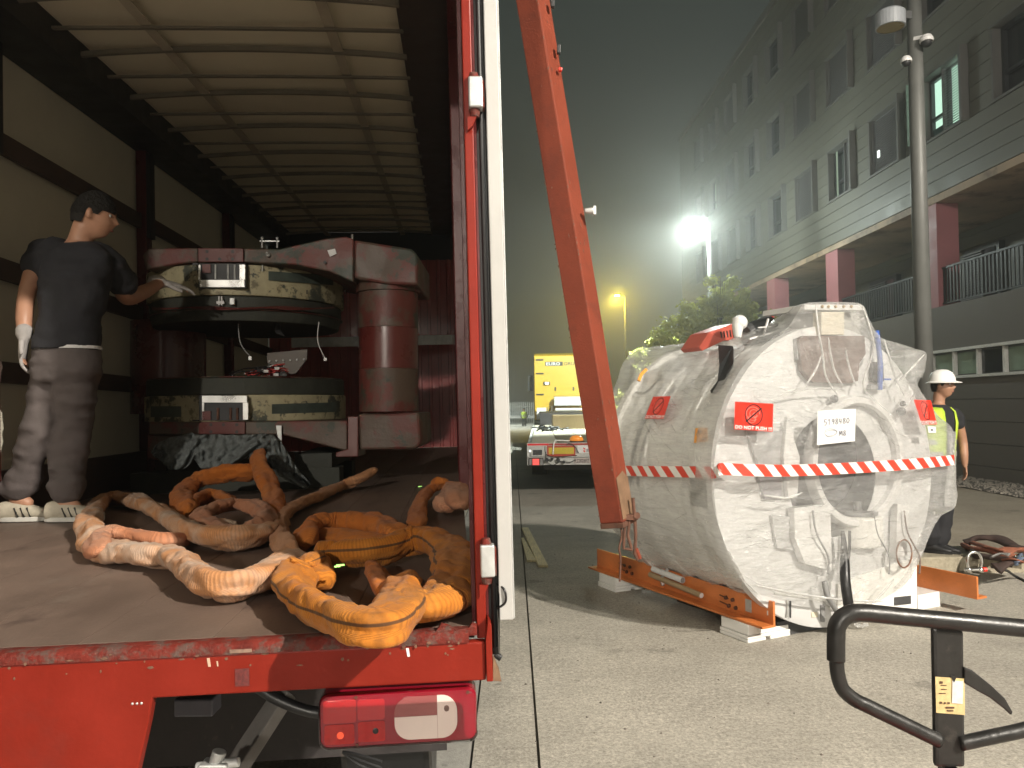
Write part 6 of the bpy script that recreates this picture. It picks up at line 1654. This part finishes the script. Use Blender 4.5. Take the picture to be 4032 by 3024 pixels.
for k, (pts, m, w_, h_) in enumerate((
    ([(3800, 2140, .06), (3850, 2118, .12), (3930, 2122, .13), (3990, 2150, .10), (4040, 2165, .08)], BRN1, .13, .06),
    ([(3795, 2150, .03), (3830, 2160, .06), (3890, 2165, .09), (3950, 2190, .06), (4020, 2200, .05)], BRN2, .10, .05),
    ([(3830, 2180, .03), (3880, 2190, .05), (3930, 2200, .05), (3980, 2215, .04)], BRN1, .12, .05),
    ([(3810, 2130, .07), (3870, 2150, .11), (3910, 2160, .12), (3960, 2175, .11)], BRN2, .05, .03),
    ([(3940, 2175, .08), (3990, 2165, .10), (4050, 2172, .09), (4100, 2180, .06)], BRN2, .12, .05),
    ([(3920, 2240, .02), (3950, 2225, .05), (4000, 2210, .07), (4050, 2190, .07)], BRN1, .13, .06),
    ([(3990, 2225, .05), (4010, 2205, .10), (4030, 2185, .10)], BLU, .06, .02),
    ([(3900, 2195, .09), (3940, 2180, .12), (3975, 2185, .12)], GRYW, .05, .02),
    ([(3950, 2210, .07), (3985, 2200, .11), (4030, 2215, .08)], BRN2, .06, .02))):
    q = MB(); ribbon(q, [kz(*p) for p in pts], w_, h_, k); q.build('webbing_strap', m, hp, smooth=True, world=True, sub=1)
CHROME = pbr('shiny_shackle_steel', (.75, .74, .72), .22, .95, var=.15)
for i, (px, py, lab) in enumerate(((3838, 2243, 'bright steel bow shackle in front of the webbing heap'), (4018, 2195, 'second steel shackle lying on top of the webbing heap at the frame edge'))):
    c = hitz(px, py, .16 if i == 0 else .24); t = thing('bow_shackle', lab, 'shackle', c)
    q = MB(); q.tube(spline([(-.05, 0, 0), (-.062, .0, .07), (-.045, 0, .13), (0, 0, .15), (.045, 0, .13), (.062, 0, .07), (.05, 0, 0)], 6), .013, 10); q.sphere((-.05, 0, 0), .024, n=8); q.sphere((.05, 0, 0), .024, n=8); q.build('bow', CHROME, t, smooth=True)
    q = MB(); q.cyl((-.085, 0, 0), (.07, 0, 0), .013, n=12); q.build('pin', CHROME, t)
    q = MB(); q.cyl((.071, 0, 0), (.10, 0, 0), .020, n=8); q.build('nut', STICK_RED, t)
    if i: t.rotation_euler = (1.2, 0, .6)
q = MB(); q.tube(spline([hitz(3905, 2232, .16), hitz(3960, 2245, .16), hitz(4000, 2270, .02), hitz(4060, 2300, .01)], 6), .012, 6); o = q.build('rope', BLACK, smooth=True); tag(o, 'black rope trailing from the webbing heap over the kerb', 'rope')

# ================================================================== PEOPLE
def ell_sections(mb, secs, n=28, cap=True):
    """secs: (centre, half width vector, half depth vector)"""
    P = []
    C = spline([s[0] for s in secs], 5); W = spline([s[1] for s in secs], 5); D = spline([s[2] for s in secs], 5)
    rg = [[C[i] + W[i]*math.copysign(abs(math.cos(a))**.85, math.cos(a)) + D[i]*math.sin(a) for a in [2*PI*k/n for k in range(n)]] for i in range(len(C))]
    mb.rings(rg, 0, True, cap, cap)
def limb(mb, pts, rad, n=18, wr=0, seed=0):
    P = spline(pts, 8); N = len(P); R = []
    for i in range(N):
        s = i/8; k = min(int(s), len(rad)-2); t = s - k; R.append(rad[k] + (rad[k+1]-rad[k])*t if s < len(rad)-1 else rad[-1])
    R = [r*(1 + wr*noise.noise(V((i*.45, seed, 0)))) for i, r in enumerate(R)]
    d0 = (P[0]-P[1]).normalized(); d1 = (P[-1]-P[-2]).normalized()
    PP = [P[0] + d0*R[0]*.8, P[0] + d0*R[0]*.45] + P + [P[-1] + d1*R[-1]*.45, P[-1] + d1*R[-1]*.8]
    RR_ = [R[0]*.25, R[0]*.8] + R + [R[-1]*.8, R[-1]*.25]
    mb.tube(PP, RR_, n)
def frame_from(f, u=V((0, 0, 1))):
    f = f.normalized(); x = f.cross(u).normalized(); u2 = x.cross(f).normalized()
    return Matrix((x, f, u2)).transposed()
def head_mesh(mb, c, f, up=V((0, 0, 1)), s=1.0):
    Rm = frame_from(f, up); rg = []; n, mth = 30, 40
    for i in range(1, n):
        th = PI*i/n; z = -math.cos(th); r = math.sin(th); row = []
        for k in range(mth):
            a = 2*PI*k/mth; x = .076*r*math.cos(a); y = .094*r*math.sin(a); zz_ = .118*z
            if zz_ < -.02: jw = 1 - .28*min(1, (-.02 - zz_)/.09); x *= jw; y = y*(1 - .10*min(1, (-.02-zz_)/.09)) + .006
            if y > 0:
                g = lambda cx, cz, sx_, sz: math.exp(-((x-cx)/sx_)**2 - ((zz_-cz)/sz)**2)
                y += .026*g(0, -.014, .011, .014) + .014*g(0, .006, .010, .02)
                y += .007*math.exp(-((zz_-.036)/.010)**2)*(1 - abs(x)/.08)
                y -= .011*(g(-.031, .014, .016, .012) + g(.031, .014, .016, .012))
                y += .007*g(0, -.050, .020, .007) + .005*g(0, -.062, .018, .006) - .006*g(0, -.056, .03, .0025)
                y += .012*g(0, -.088, .022, .016) + .005*(g(-.045, -.018, .02, .02) + g(.045, -.018, .02, .02))
            row.append(c + Rm @ (V((x, y, zz_))*s))
        rg.append(row)
    mb.rings(rg, 0, True, True, True)
    for sd in (-1, 1):
        e = c + Rm @ (V((sd*.078, -.005, -.005))*s); mb.sphere(e, .030*s, n=8, sc=(.5, .75, 1.05))
    return Rm
def hand(mb, wrist, d, palm_n, s=1.0, curl=.3, side=1, spread=.12):
    """d: direction of the fingers, palm_n: out of the back of the hand"""
    d = d.normalized(); n_ = (palm_n - d*palm_n.dot(d)).normalized(); x = d.cross(n_)*side
    ell_sections(mb, [(wrist, x*.026*s, n_*.018*s), (wrist + d*.03*s, x*.034*s, n_*.017*s), (wrist + d*.07*s, x*.041*s, n_*.015*s), (wrist + d*.095*s, x*.040*s, n_*.012*s)], 16)
    for k, (off, ln) in enumerate(((-.030, .068), (-.010, .078), (.011, .073), (.030, .056))):
        b = wrist + d*.088*s + x*off*s; dd = (d + x*(off/.03)*spread).normalized()
        p1 = b + dd*ln*.42*s - n_*curl*.010*s; p2 = p1 + (dd - n_*curl*1.0).normalized()*ln*.32*s; p3 = p2 + (dd*.8 - n_*curl*2.0).normalized()*ln*.28*s
        limb(mb, [b, p1, p2, p3], [.0088*s, .0082*s, .0076*s, .0066*s], 10)
    b = wrist + d*.028*s - x*.030*s; td = (d*.75 - x*.75 - n_*.25).normalized()
    limb(mb, [b, b + td*.032*s, b + (td + d*.35).normalized()*.062*s], [.012*s, .0105*s, .0085*s], 10)
def shoe(par, ankle, f, ground_n, gz, m, sole, L_=.29, w=.10, stripe=None):
    f = V((f.x, f.y, 0)).normalized(); x = f.cross(V((0, 0, 1)))
    a = V((ankle.x, ankle.y, gz))
    q = MB(); ell_sections(q, [(a - f*.085 + V((0,0,.045)), x*.012, V((0,0,.02))), (a - f*.075 + V((0, 0, .055)), x*w*.34, V((0, 0, .045))), (a + V((0, 0, .060)), x*w*.40, V((0, 0, .05))), (a + f*.08 + V((0, 0, .048)), x*w*.45, V((0, 0, .036))), (a + f*.15 + V((0, 0, .036)), x*w*.45, V((0, 0, .024))), (a + f*.195 + V((0, 0, .03)), x*w*.25, V((0, 0, .014)))], 20)
    so = q.build('shoe', m, par, world=True, smooth=True)
    q = MB(); pts = []
    for t in range(24):
        u = 2*PI*t/24; lx = w*.5*(.92 + .1*math.cos(u))*math.sin(u); ly = .055 + .148*math.cos(u); pts.append(a + f*ly + x*lx + V((0, 0, .002)))
    q.prism(pts, (0, 0, .024)); q.build('sole', sole, so, world=True, bevel=.004)
    if stripe:
        q = MB()
        for k in range(3):
            b = a + f*(.03 + .03*k) + V((0, 0, .045))
            for sd in (-1, 1): q.bar(b + x*sd*w*.43 + V((0, 0, -.018)), b + x*sd*w*.40 - f*.02 + V((0, 0, .03)), .010, .004)
        q.build('shoe_stripe', stripe, so, world=True)
    return so
def cloth_noise(mb, amp, sc, seed, fold=0.0):
    out = []
    for v in mb.v:
        p = V(v); n = noise.noise_vector(p*sc + V((seed, 0, 0)))*amp + noise.noise_vector(p*sc*2.3 + V((0, seed, 0)))*amp*.45
        if fold:
            f = noise.noise(V((p.x*4 + p.z*3, p.y*4, p.z*15 + seed))); g_ = noise.noise(V((p.x*7 - p.z*9, p.y*7, p.z*11 + seed*2)))
            n += V((noise.noise(p*3), noise.noise(p*3 + V((5, 0, 0))), 0)).normalized() * (abs(f)*-1.6 + abs(g_)*-1.0) * fold
        out.append(tuple(p + n))
    mb.v = out
def face_bits(par, c, Rm, s=1.0):
    for sd in (-1, 1):
        e = c + Rm @ (V((sd*.031, .070, .014))*s)
        q = MB(); q.sphere(e, .0125*s, n=8); o = q.build('eye', WPLASTIC, par, world=True, smooth=True)
        q = MB(); q.sphere(e + Rm @ (V((0, .0072, 0))*s), .0066*s, n=6); q.build('iris', INK, o, world=True, smooth=True)
        q = MB(); limb(q, [c + Rm @ (V((sd*.016, .097, .036))*s), c + Rm @ (V((sd*.034, .094, .041))*s), c + Rm @ (V((sd*.050, .080, .035))*s)], [.003*s, .0038*s, .0022*s], 6); q.build('eyebrow', HAIR, par, world=True)
    q = MB(); limb(q, [c + Rm @ (V((-.022, .086, -.055))*s), c + Rm @ (V((0, .0965, -.054))*s), c + Rm @ (V((.022, .086, -.055))*s)], [.002*s, .0048*s, .002*s], 8); q.build('lips', pbr('lips', (.30, .11, .09), .5) if 'lips' not in bpy.data.materials else bpy.data.materials['lips'], par, world=True, smooth=True)
def hair_cap(par, c, Rm, s=1.0, low=.0, m=HAIR):
    q = MB(); rg = []
    n = 18
    for i in range(n + 1):
        th = PI*.5*i/n*1.28; row = []
        for k in range(36):
            a = 2*PI*k/36; fwd = math.sin(a)
            thm = min(th, (PI*.5*(.86 if fwd > .35 else 1.0 if fwd > -.2 else 1.28)) )
            nn = 1 + .05*noise.noise(V((k*.8, i*.8, 3)))
            row.append(c + Rm @ (V((.082*math.sin(thm)*math.cos(a), .101*math.sin(thm)*fwd - .004, .126*math.cos(thm)))*s*nn))
        rg.append(row)
    q.rings(rg, 0, True, True, False)
    hr = random.Random(5)
    for i in range(900):
        th = math.acos(1 - hr.random()*1.05); a = 2*PI*hr.random(); fwd = math.sin(a)
        if th > PI*.5*(.84 if fwd > .35 else .98 if fwd > -.2 else 1.24): continue
        p = V((.083*math.sin(th)*math.cos(a), .102*math.sin(th)*fwd - .004, .127*math.cos(th)))
        dn = V((math.cos(th)*math.cos(a), math.cos(th)*fwd, -math.sin(th))); nn = p.normalized(); sd_ = dn.cross(nn)
        tip = p + (dn*(.7 + .5*hr.random()) + sd_*hr.gauss(0, .4) + nn*(.12 + .25*hr.random())) * .020
        q.add([c + Rm @ ((p + sd_*.0022)*s), c + Rm @ ((p - sd_*.0022)*s), c + Rm @ (tip*s)], [(0, 1, 2)])
    return q.build('hair', m, par, world=True, smooth=False)

# ---- the man working inside the trailer
PD = 4.0
gx = fl(200, 2000, 0)
def mp_(px, py, d=0): return at(px, py, PD + d)
man = thing('person', 'man in black shirt and grey trousers reaching towards the yoke inside the trailer', 'person', mp_(215, 2000))
fz_ = (mp_(200, 2000) - FP).dot(FN)
body = MB()
fd = V((.93, .30, -.22)).normalized()
hc = mp_(372, 850)
Rm = head_mesh(body, hc, fd, V((.12, .0, 1)), 1.04)
neck = mp_(318, 945)
limb(body, [hc + Rm @ V((0, -.03, -.06)), neck, mp_(305, 990)], [.058, .060, .07])
bw = V((.90, -.36, 0)).normalized(); bd = V((.36, .90, 0)).normalized()
def sec(px, py, hw, hd, d=0): return (mp_(px, py, d), bw*hw, bd*hd)
tors = [sec(300, 962, .11, .075), sec(300, 1000, .185, .105), sec(292, 1080, .205, .13), sec(285, 1180, .195, .13), sec(275, 1290, .180, .125), sec(268, 1380, .178, .125), sec(268, 1430, .18, .13)]
ell_sections(body, [(a, b*.80, c*.78) for a, b, c in tors])
shL, elL, wrL = mp_(165, 1010, .04), mp_(104, 1170, .0), mp_(95, 1320, -.03)
limb(body, [shL, mp_(130, 1090), elL, mp_(96, 1250), wrL], [.056, .050, .042, .042, .030])
hand(body, wrL, V((-.05, 0, -1)), V((-1, -.3, 0)), 1.05, .5, 1)
shR, elR, wrR = mp_(420, 1035, .05), mp_(500, 1170, .22), mp_(632, 1112, .62)
limb(body, [shR, mp_(468, 1105, .12), elR, mp_(566, 1150, .42), wrR], [.056, .050, .044, .042, .030])
hand(body, wrR, V((.65, .7, -.1)), V((.2, -.3, 1)), 1.05, .3, -1)
hipL, hipR = mp_(222, 1440, .03), mp_(318, 1440, .0)
knL, knR = mp_(150, 1690, -.02), mp_(285, 1680, .02)
anL, anR = mp_(62, 1960, .0), mp_(250, 1975, -.05)
limb(body, [hipL, knL, anL], [.065, .045, .036]); limb(body, [hipR, knR, anR], [.065, .045, .036])
for an in (anL, anR): limb(body, [an, an + V((.06, .01, -.03))], [.038, .03])
body.build('body', SKIN, man, world=True, remesh=.0095, smooth=True)
hair_cap(man, hc, Rm, 1.05)
face_bits(man, hc, Rm, 1.04)
sh = MB()
ell_sections(sh, [(a, b*1.04, c*1.05) for a, b, c in tors[:-1]])
limb(sh, [mp_(240, 985), shL, mp_(140, 1065)], [.07, .074, .070], wr=.1, seed=1); limb(sh, [mp_(360, 995, .03), shR, mp_(462, 1090, .11), mp_(485, 1115, .16)], [.07, .076, .074, .078], wr=.12, seed=2)
cloth_noise(sh, .010, 9, 1, .022)
sh.build('shirt', NAVY, man, world=True, remesh=.010, smooth=True)
tw = MB()
ell_sections(tw, [sec(268, 1372, .176, .122), sec(268, 1410, .185, .135), sec(266, 1470, .190, .14), sec(262, 1510, .16, .12)])
limb(tw, [hipL, mp_(200, 1540, .02), knL, mp_(105, 1820), mp_(66, 1925)], [.105, .105, .092, .085, .085], wr=.16, seed=3)
limb(tw, [hipR, mp_(300, 1540), knR, mp_(262, 1820, 0), mp_(252, 1935, -.04)], [.105, .108, .092, .085, .088], wr=.16, seed=5)
cloth_noise(tw, .010, 10, 4, .020)
tw.build('trousers', TROUS, man, world=True, remesh=.010, smooth=True)
q = MB(); ell_sections(q, [sec(268, 1366, .183, .130), sec(268, 1378, .187, .134)]); q.build('waistband', WPLASTIC, man, world=True)
def floor_z(p): return p.z - (p - FP).dot(FN)
shoe(man, anL, V((.95, .15, 0)), FN, floor_z(anL) + .002, SHOE, SOLE, stripe=BLACK)
shoe(man, anR, V((.95, .10, 0)), FN, floor_z(anR) + .002, SHOE, SOLE, stripe=BLACK)
q = MB(); limb(q, [wrL + V((.0, 0, .03)), wrL], [.040, .040]); hand(q, wrL, V((-.05, 0, -1)), V((-1, -.3, 0)), 1.25, .5, 1); q.build('glove', GLOVE, man, world=True, remesh=.007, smooth=True)
q = MB(); limb(q, [wrR - V((.03, .03, 0)), wrR], [.040, .042]); hand(q, wrR, V((.65, .7, -.1)), V((.2, -.3, 1)), 1.3, .3, -1); q.build('glove', GLOVE, man, world=True, remesh=.007, smooth=True)

# ---- the man in the white helmet behind the magnet
WD = 7.45
def wp_(px, py, d=0): return at(px - 10, py, WD + d)
wk = thing('person', 'man in white helmet and yellow vest walking behind the wrapped cylinder', 'person', wp_(3700, 2170))
body = MB(); hc = wp_(3722, 1520); fd = V((.66, -.74, 0)).normalized(); Rm = head_mesh(body, hc, fd, V((0, 0, 1)), 1.0)
limb(body, [hc + Rm @ V((0, -.03, -.06)), wp_(3706, 1580, .03), wp_(3702, 1610, .04)], [.052, .055, .065])
bw = V((.88, .47, 0)).normalized(); bd = V((-.47, .88, 0)).normalized()
def sec(px, py, hw, hd, d=0): return (wp_(px, py, d), bw*hw, bd*hd)
tors = [sec(3702, 1592, .09, .06), sec(3704, 1615, .17, .09), sec(3702, 1660, .20, .12), sec(3700, 1720, .185, .12), sec(3698, 1790, .17, .115), sec(3696, 1850, .17, .115)]
ell_sections(body, [(a, b*.85, c*.82) for a, b, c in tors])
sR = wp_(3772, 1635, .03); wR = wp_(3808, 1830, .02)
limb(body, [sR, wp_(3790, 1690, .05), wp_(3802, 1745, .06), wp_(3806, 1790, .02), wR], [.052, .045, .040, .038, .028])
hand(body, wR, V((.05, -.05, -1)), V((1, -.2, 0)), 1.0, .8, -1)
sL = wp_(3636, 1632, -.02); wL = wp_(3600, 1820, -.1)
limb(body, [sL, wp_(3618, 1700), wp_(3606, 1750), wL], [.052, .044, .038, .028]); hand(body, wL, V((0, -.1, -1)), V((-1, 0, 0)), 1.0, .6, 1)
hipL, hipR = wp_(3664, 1860), wp_(3722, 1860)
limb(body, [hipL, wp_(3660, 2010), wp_(3668, 2130)], [.06, .045, .036]); limb(body, [hipR, wp_(3722, 2010, .03), wp_(3705, 2140)], [.08, .055, .038])
body.build('body', SKIN2, wk, world=True, remesh=.0095, smooth=True)
face_bits(wk, hc, Rm); hair_cap(wk, hc, Rm, 1.0)
q = MB(); q.lathe([(0, .15), (.05, .145), (.09, .12), (.112, .08), (.12, .035)], hc + Rm @ V((0, -.005, .012)), Rm @ V((0, 0, 1)), 32)
hm = q.build('helmet', WHITE_PAINT, wk, world=True, smooth=True)
q = MB(); rg = []
for k in range(41):
    a = 2*PI*k/40; fwd = math.sin(a); b = .026 + .028*max(0, fwd); cc = hc + Rm @ V((0, -.005, .045))
    rg.append([cc + Rm @ V((.118*math.cos(a), .118*fwd, .004)), cc + Rm @ V(((.118 + b)*math.cos(a), (.118 + b)*fwd, -.012)), cc + Rm @ V(((.118 + b)*math.cos(a), (.118 + b)*fwd, -.018)), cc + Rm @ V((.112*math.cos(a), .112*fwd, -.004))])
q.rings(rg, 0, True); q.build('helmet_brim', WHITE_PAINT, hm, world=True, smooth=True)
q = MB(); c = hc + Rm @ V((0, .104, .095)); q.add([c + Rm @ V((-.02, .002, -.006)), c + Rm @ V((.02, .002, -.006)), c + Rm @ V((.02, -.004, .008)), c + Rm @ V((-.02, -.004, .008))], [(0, 1, 2, 3)]); q.build('helmet_badge', STICK_RED, hm, world=True)
q = MB(); ell_sections(q, [(a, b*1.04, c*1.06) for a, b, c in tors]); limb(q, [wp_(3750, 1622, .02), sR, wp_(3785, 1672, .04)], [.06, .064, .062]); limb(q, [wp_(3655, 1622), sL, wp_(3625, 1670)], [.06, .064, .062]); cloth_noise(q, .008, 10, 2)
q.build('black_shirt', NAVY, wk, world=True, remesh=.010, smooth=True)
# open vest: two front halves and the back
q = MB(); rg = []
for i, (a, b, c) in enumerate([sec(3704, 1606, .15, .085), sec(3704, 1622, .20, .115), sec(3702, 1665, .215, .14), sec(3700, 1720, .205, .14), sec(3698, 1770, .20, .135), sec(3697, 1812, .20, .135)]):
    row = []
    gap = .42 - .03*i
    for k in range(31):
        an = -PI/2 + gap + (2*PI - 2*gap)*k/30
        row.append(a + b*math.cos(an) + c*math.sin(an))
    rg.append(row)
q.rings(rg, 0, False); cloth_noise(q, .006, 12, 3); vo_ = q.build('vest', VEST, wk, world=True, smooth=True); m_ = vo_.modifiers.new('th', 'SOLIDIFY'); m_.thickness = .008
for (y0, y1) in ((1728, 1748), (1775, 1795)):
    q = MB(); rg = []
    for py in (y0, y1):
        a, b, c = sec(3699, py, .212, .147); rg.append([a + b*math.cos(an) + c*math.sin(an) for an in [-PI/2 + .5 + (2*PI - 1)*k/30 for k in range(31)]])
    q.rings(rg, 0, False); q.build('reflective_band', REFL, vo_, world=True, smooth=True)
q = MB(); ell_sections(q, [sec(3697, 1800, .172, .12), sec(3696, 1850, .18, .125), sec(3694, 1890, .17, .12)]); limb(q, [hipL, wp_(3662, 1935), wp_(3660, 2010), wp_(3668, 2130)], [.10, .098, .082, .070], wr=.1); limb(q, [hipR, wp_(3724, 1935, .02), wp_(3722, 2010, .03), wp_(3708, 2140)], [.10, .098, .082, .070], wr=.1)
cloth_noise(q, .008, 10, 6, .02); q.build('trousers', BLKTROUS, wk, world=True, remesh=.010, smooth=True)
for p in (wp_(3668, 2150), wp_(3700, 2150)): shoe(wk, p, V((.8, -.6, 0)), None, .152, BLACK, BLACK_RUB)

# ---- the distant person by the fence
FD_ = 63.5
def fp2(px, py, d=0): return at(px, py, FD_ + d)
fa = thing('person', 'distant person in yellow vest standing in front of the palisade fence', 'person', fp2(2063, 1678))
q = MB(); c = fp2(2063, 1612); Rm = head_mesh(q, c, V((0, -1, 0))); limb(q, [c - V((0, 0, .08)), c - V((0, 0, .2))], [.06, .06])
z0 = c.z; x0 = c.x; y0 = c.y
def F_(x, z, y=0): return V((x0 + x, y0 + y, z0 + z))
ell_sections(q, [(F_(0, -.2), V((.17, 0, 0)), V((0, .09, 0))), (F_(0, -.35), V((.2, 0, 0)), V((0, .12, 0))), (F_(0, -.6), V((.17, 0, 0)), V((0, .11, 0))), (F_(0, -.78), V((.17, 0, 0)), V((0, .11, 0)))])
for s in (-1, 1):
    limb(q, [F_(s*.2, -.24), F_(s*.26, -.5), F_(s*.23, -.75, -.08)], [.05, .04, .03]); hand(q, F_(s*.23, -.75, -.08), V((0, -.1, -1)), V((s, 0, 0)), 1, .5, s)
    limb(q, [F_(s*.09, -.8), F_(s*.10, -1.15), F_(s*.11, -1.56)], [.09, .06, .045])
q.build('body', SKIN2, fa, world=True, remesh=.016, smooth=True)
q = MB(); ell_sections(q, [(F_(0, -.2), V((.19, 0, 0)), V((0, .11, 0))), (F_(0, -.35), V((.22, 0, 0)), V((0, .15, 0))), (F_(0, -.6), V((.19, 0, 0)), V((0, .14, 0))), (F_(0, -.74), V((.19, 0, 0)), V((0, .14, 0)))]); vv = q.build('vest', VEST, fa, world=True, smooth=True)
q = MB(); ell_sections(q, [(F_(0, -.50), V((.208, 0, 0)), V((0, .158, 0))), (F_(0, -.56), V((.206, 0, 0)), V((0, .156, 0)))]); q.build('reflective_band', REFL, vv, world=True)
q = MB()
for s in (-1, 1): limb(q, [F_(s*.20, -.24), F_(s*.26, -.5), F_(s*.235, -.70, -.07)], [.06, .052, .045])
q.build('sleeves', NAVY, fa, world=True, remesh=.015)
q = MB(); ell_sections(q, [(F_(0, -.72), V((.18, 0, 0)), V((0, .12, 0))), (F_(0, -.88), V((.18, 0, 0)), V((0, .12, 0)))])
for s in (-1, 1): limb(q, [F_(s*.09, -.82), F_(s*.10, -1.15), F_(s*.11, -1.58)], [.10, .08, .07])
q.build('trousers', BLKTROUS, fa, world=True, remesh=.016, smooth=True); hair_cap(fa, c, Rm)
for s in (-1, 1): shoe(fa, F_(s*.11, -1.6), V((s*.3, -1, 0)), None, .0, BLACK, BLACK_RUB)

# ================================================================== NIGHT MIST
hz = MB().box((-55, -44, -1.2), (40, 120, 19)).build('haze', [])
m, N, L = newmat('night_mist'); N.remove(N['Principled BSDF'])
v = N.new('ShaderNodeVolumePrincipled'); v.inputs['Color'].default_value = (.92, .95, .93, 1); v.inputs['Density'].default_value = .0100; v.inputs['Anisotropy'].default_value = .8
L.new(v.outputs[0], N['Material Output'].inputs['Volume'])
hz.data.materials.append(m); tag(hz, kind='stuff')
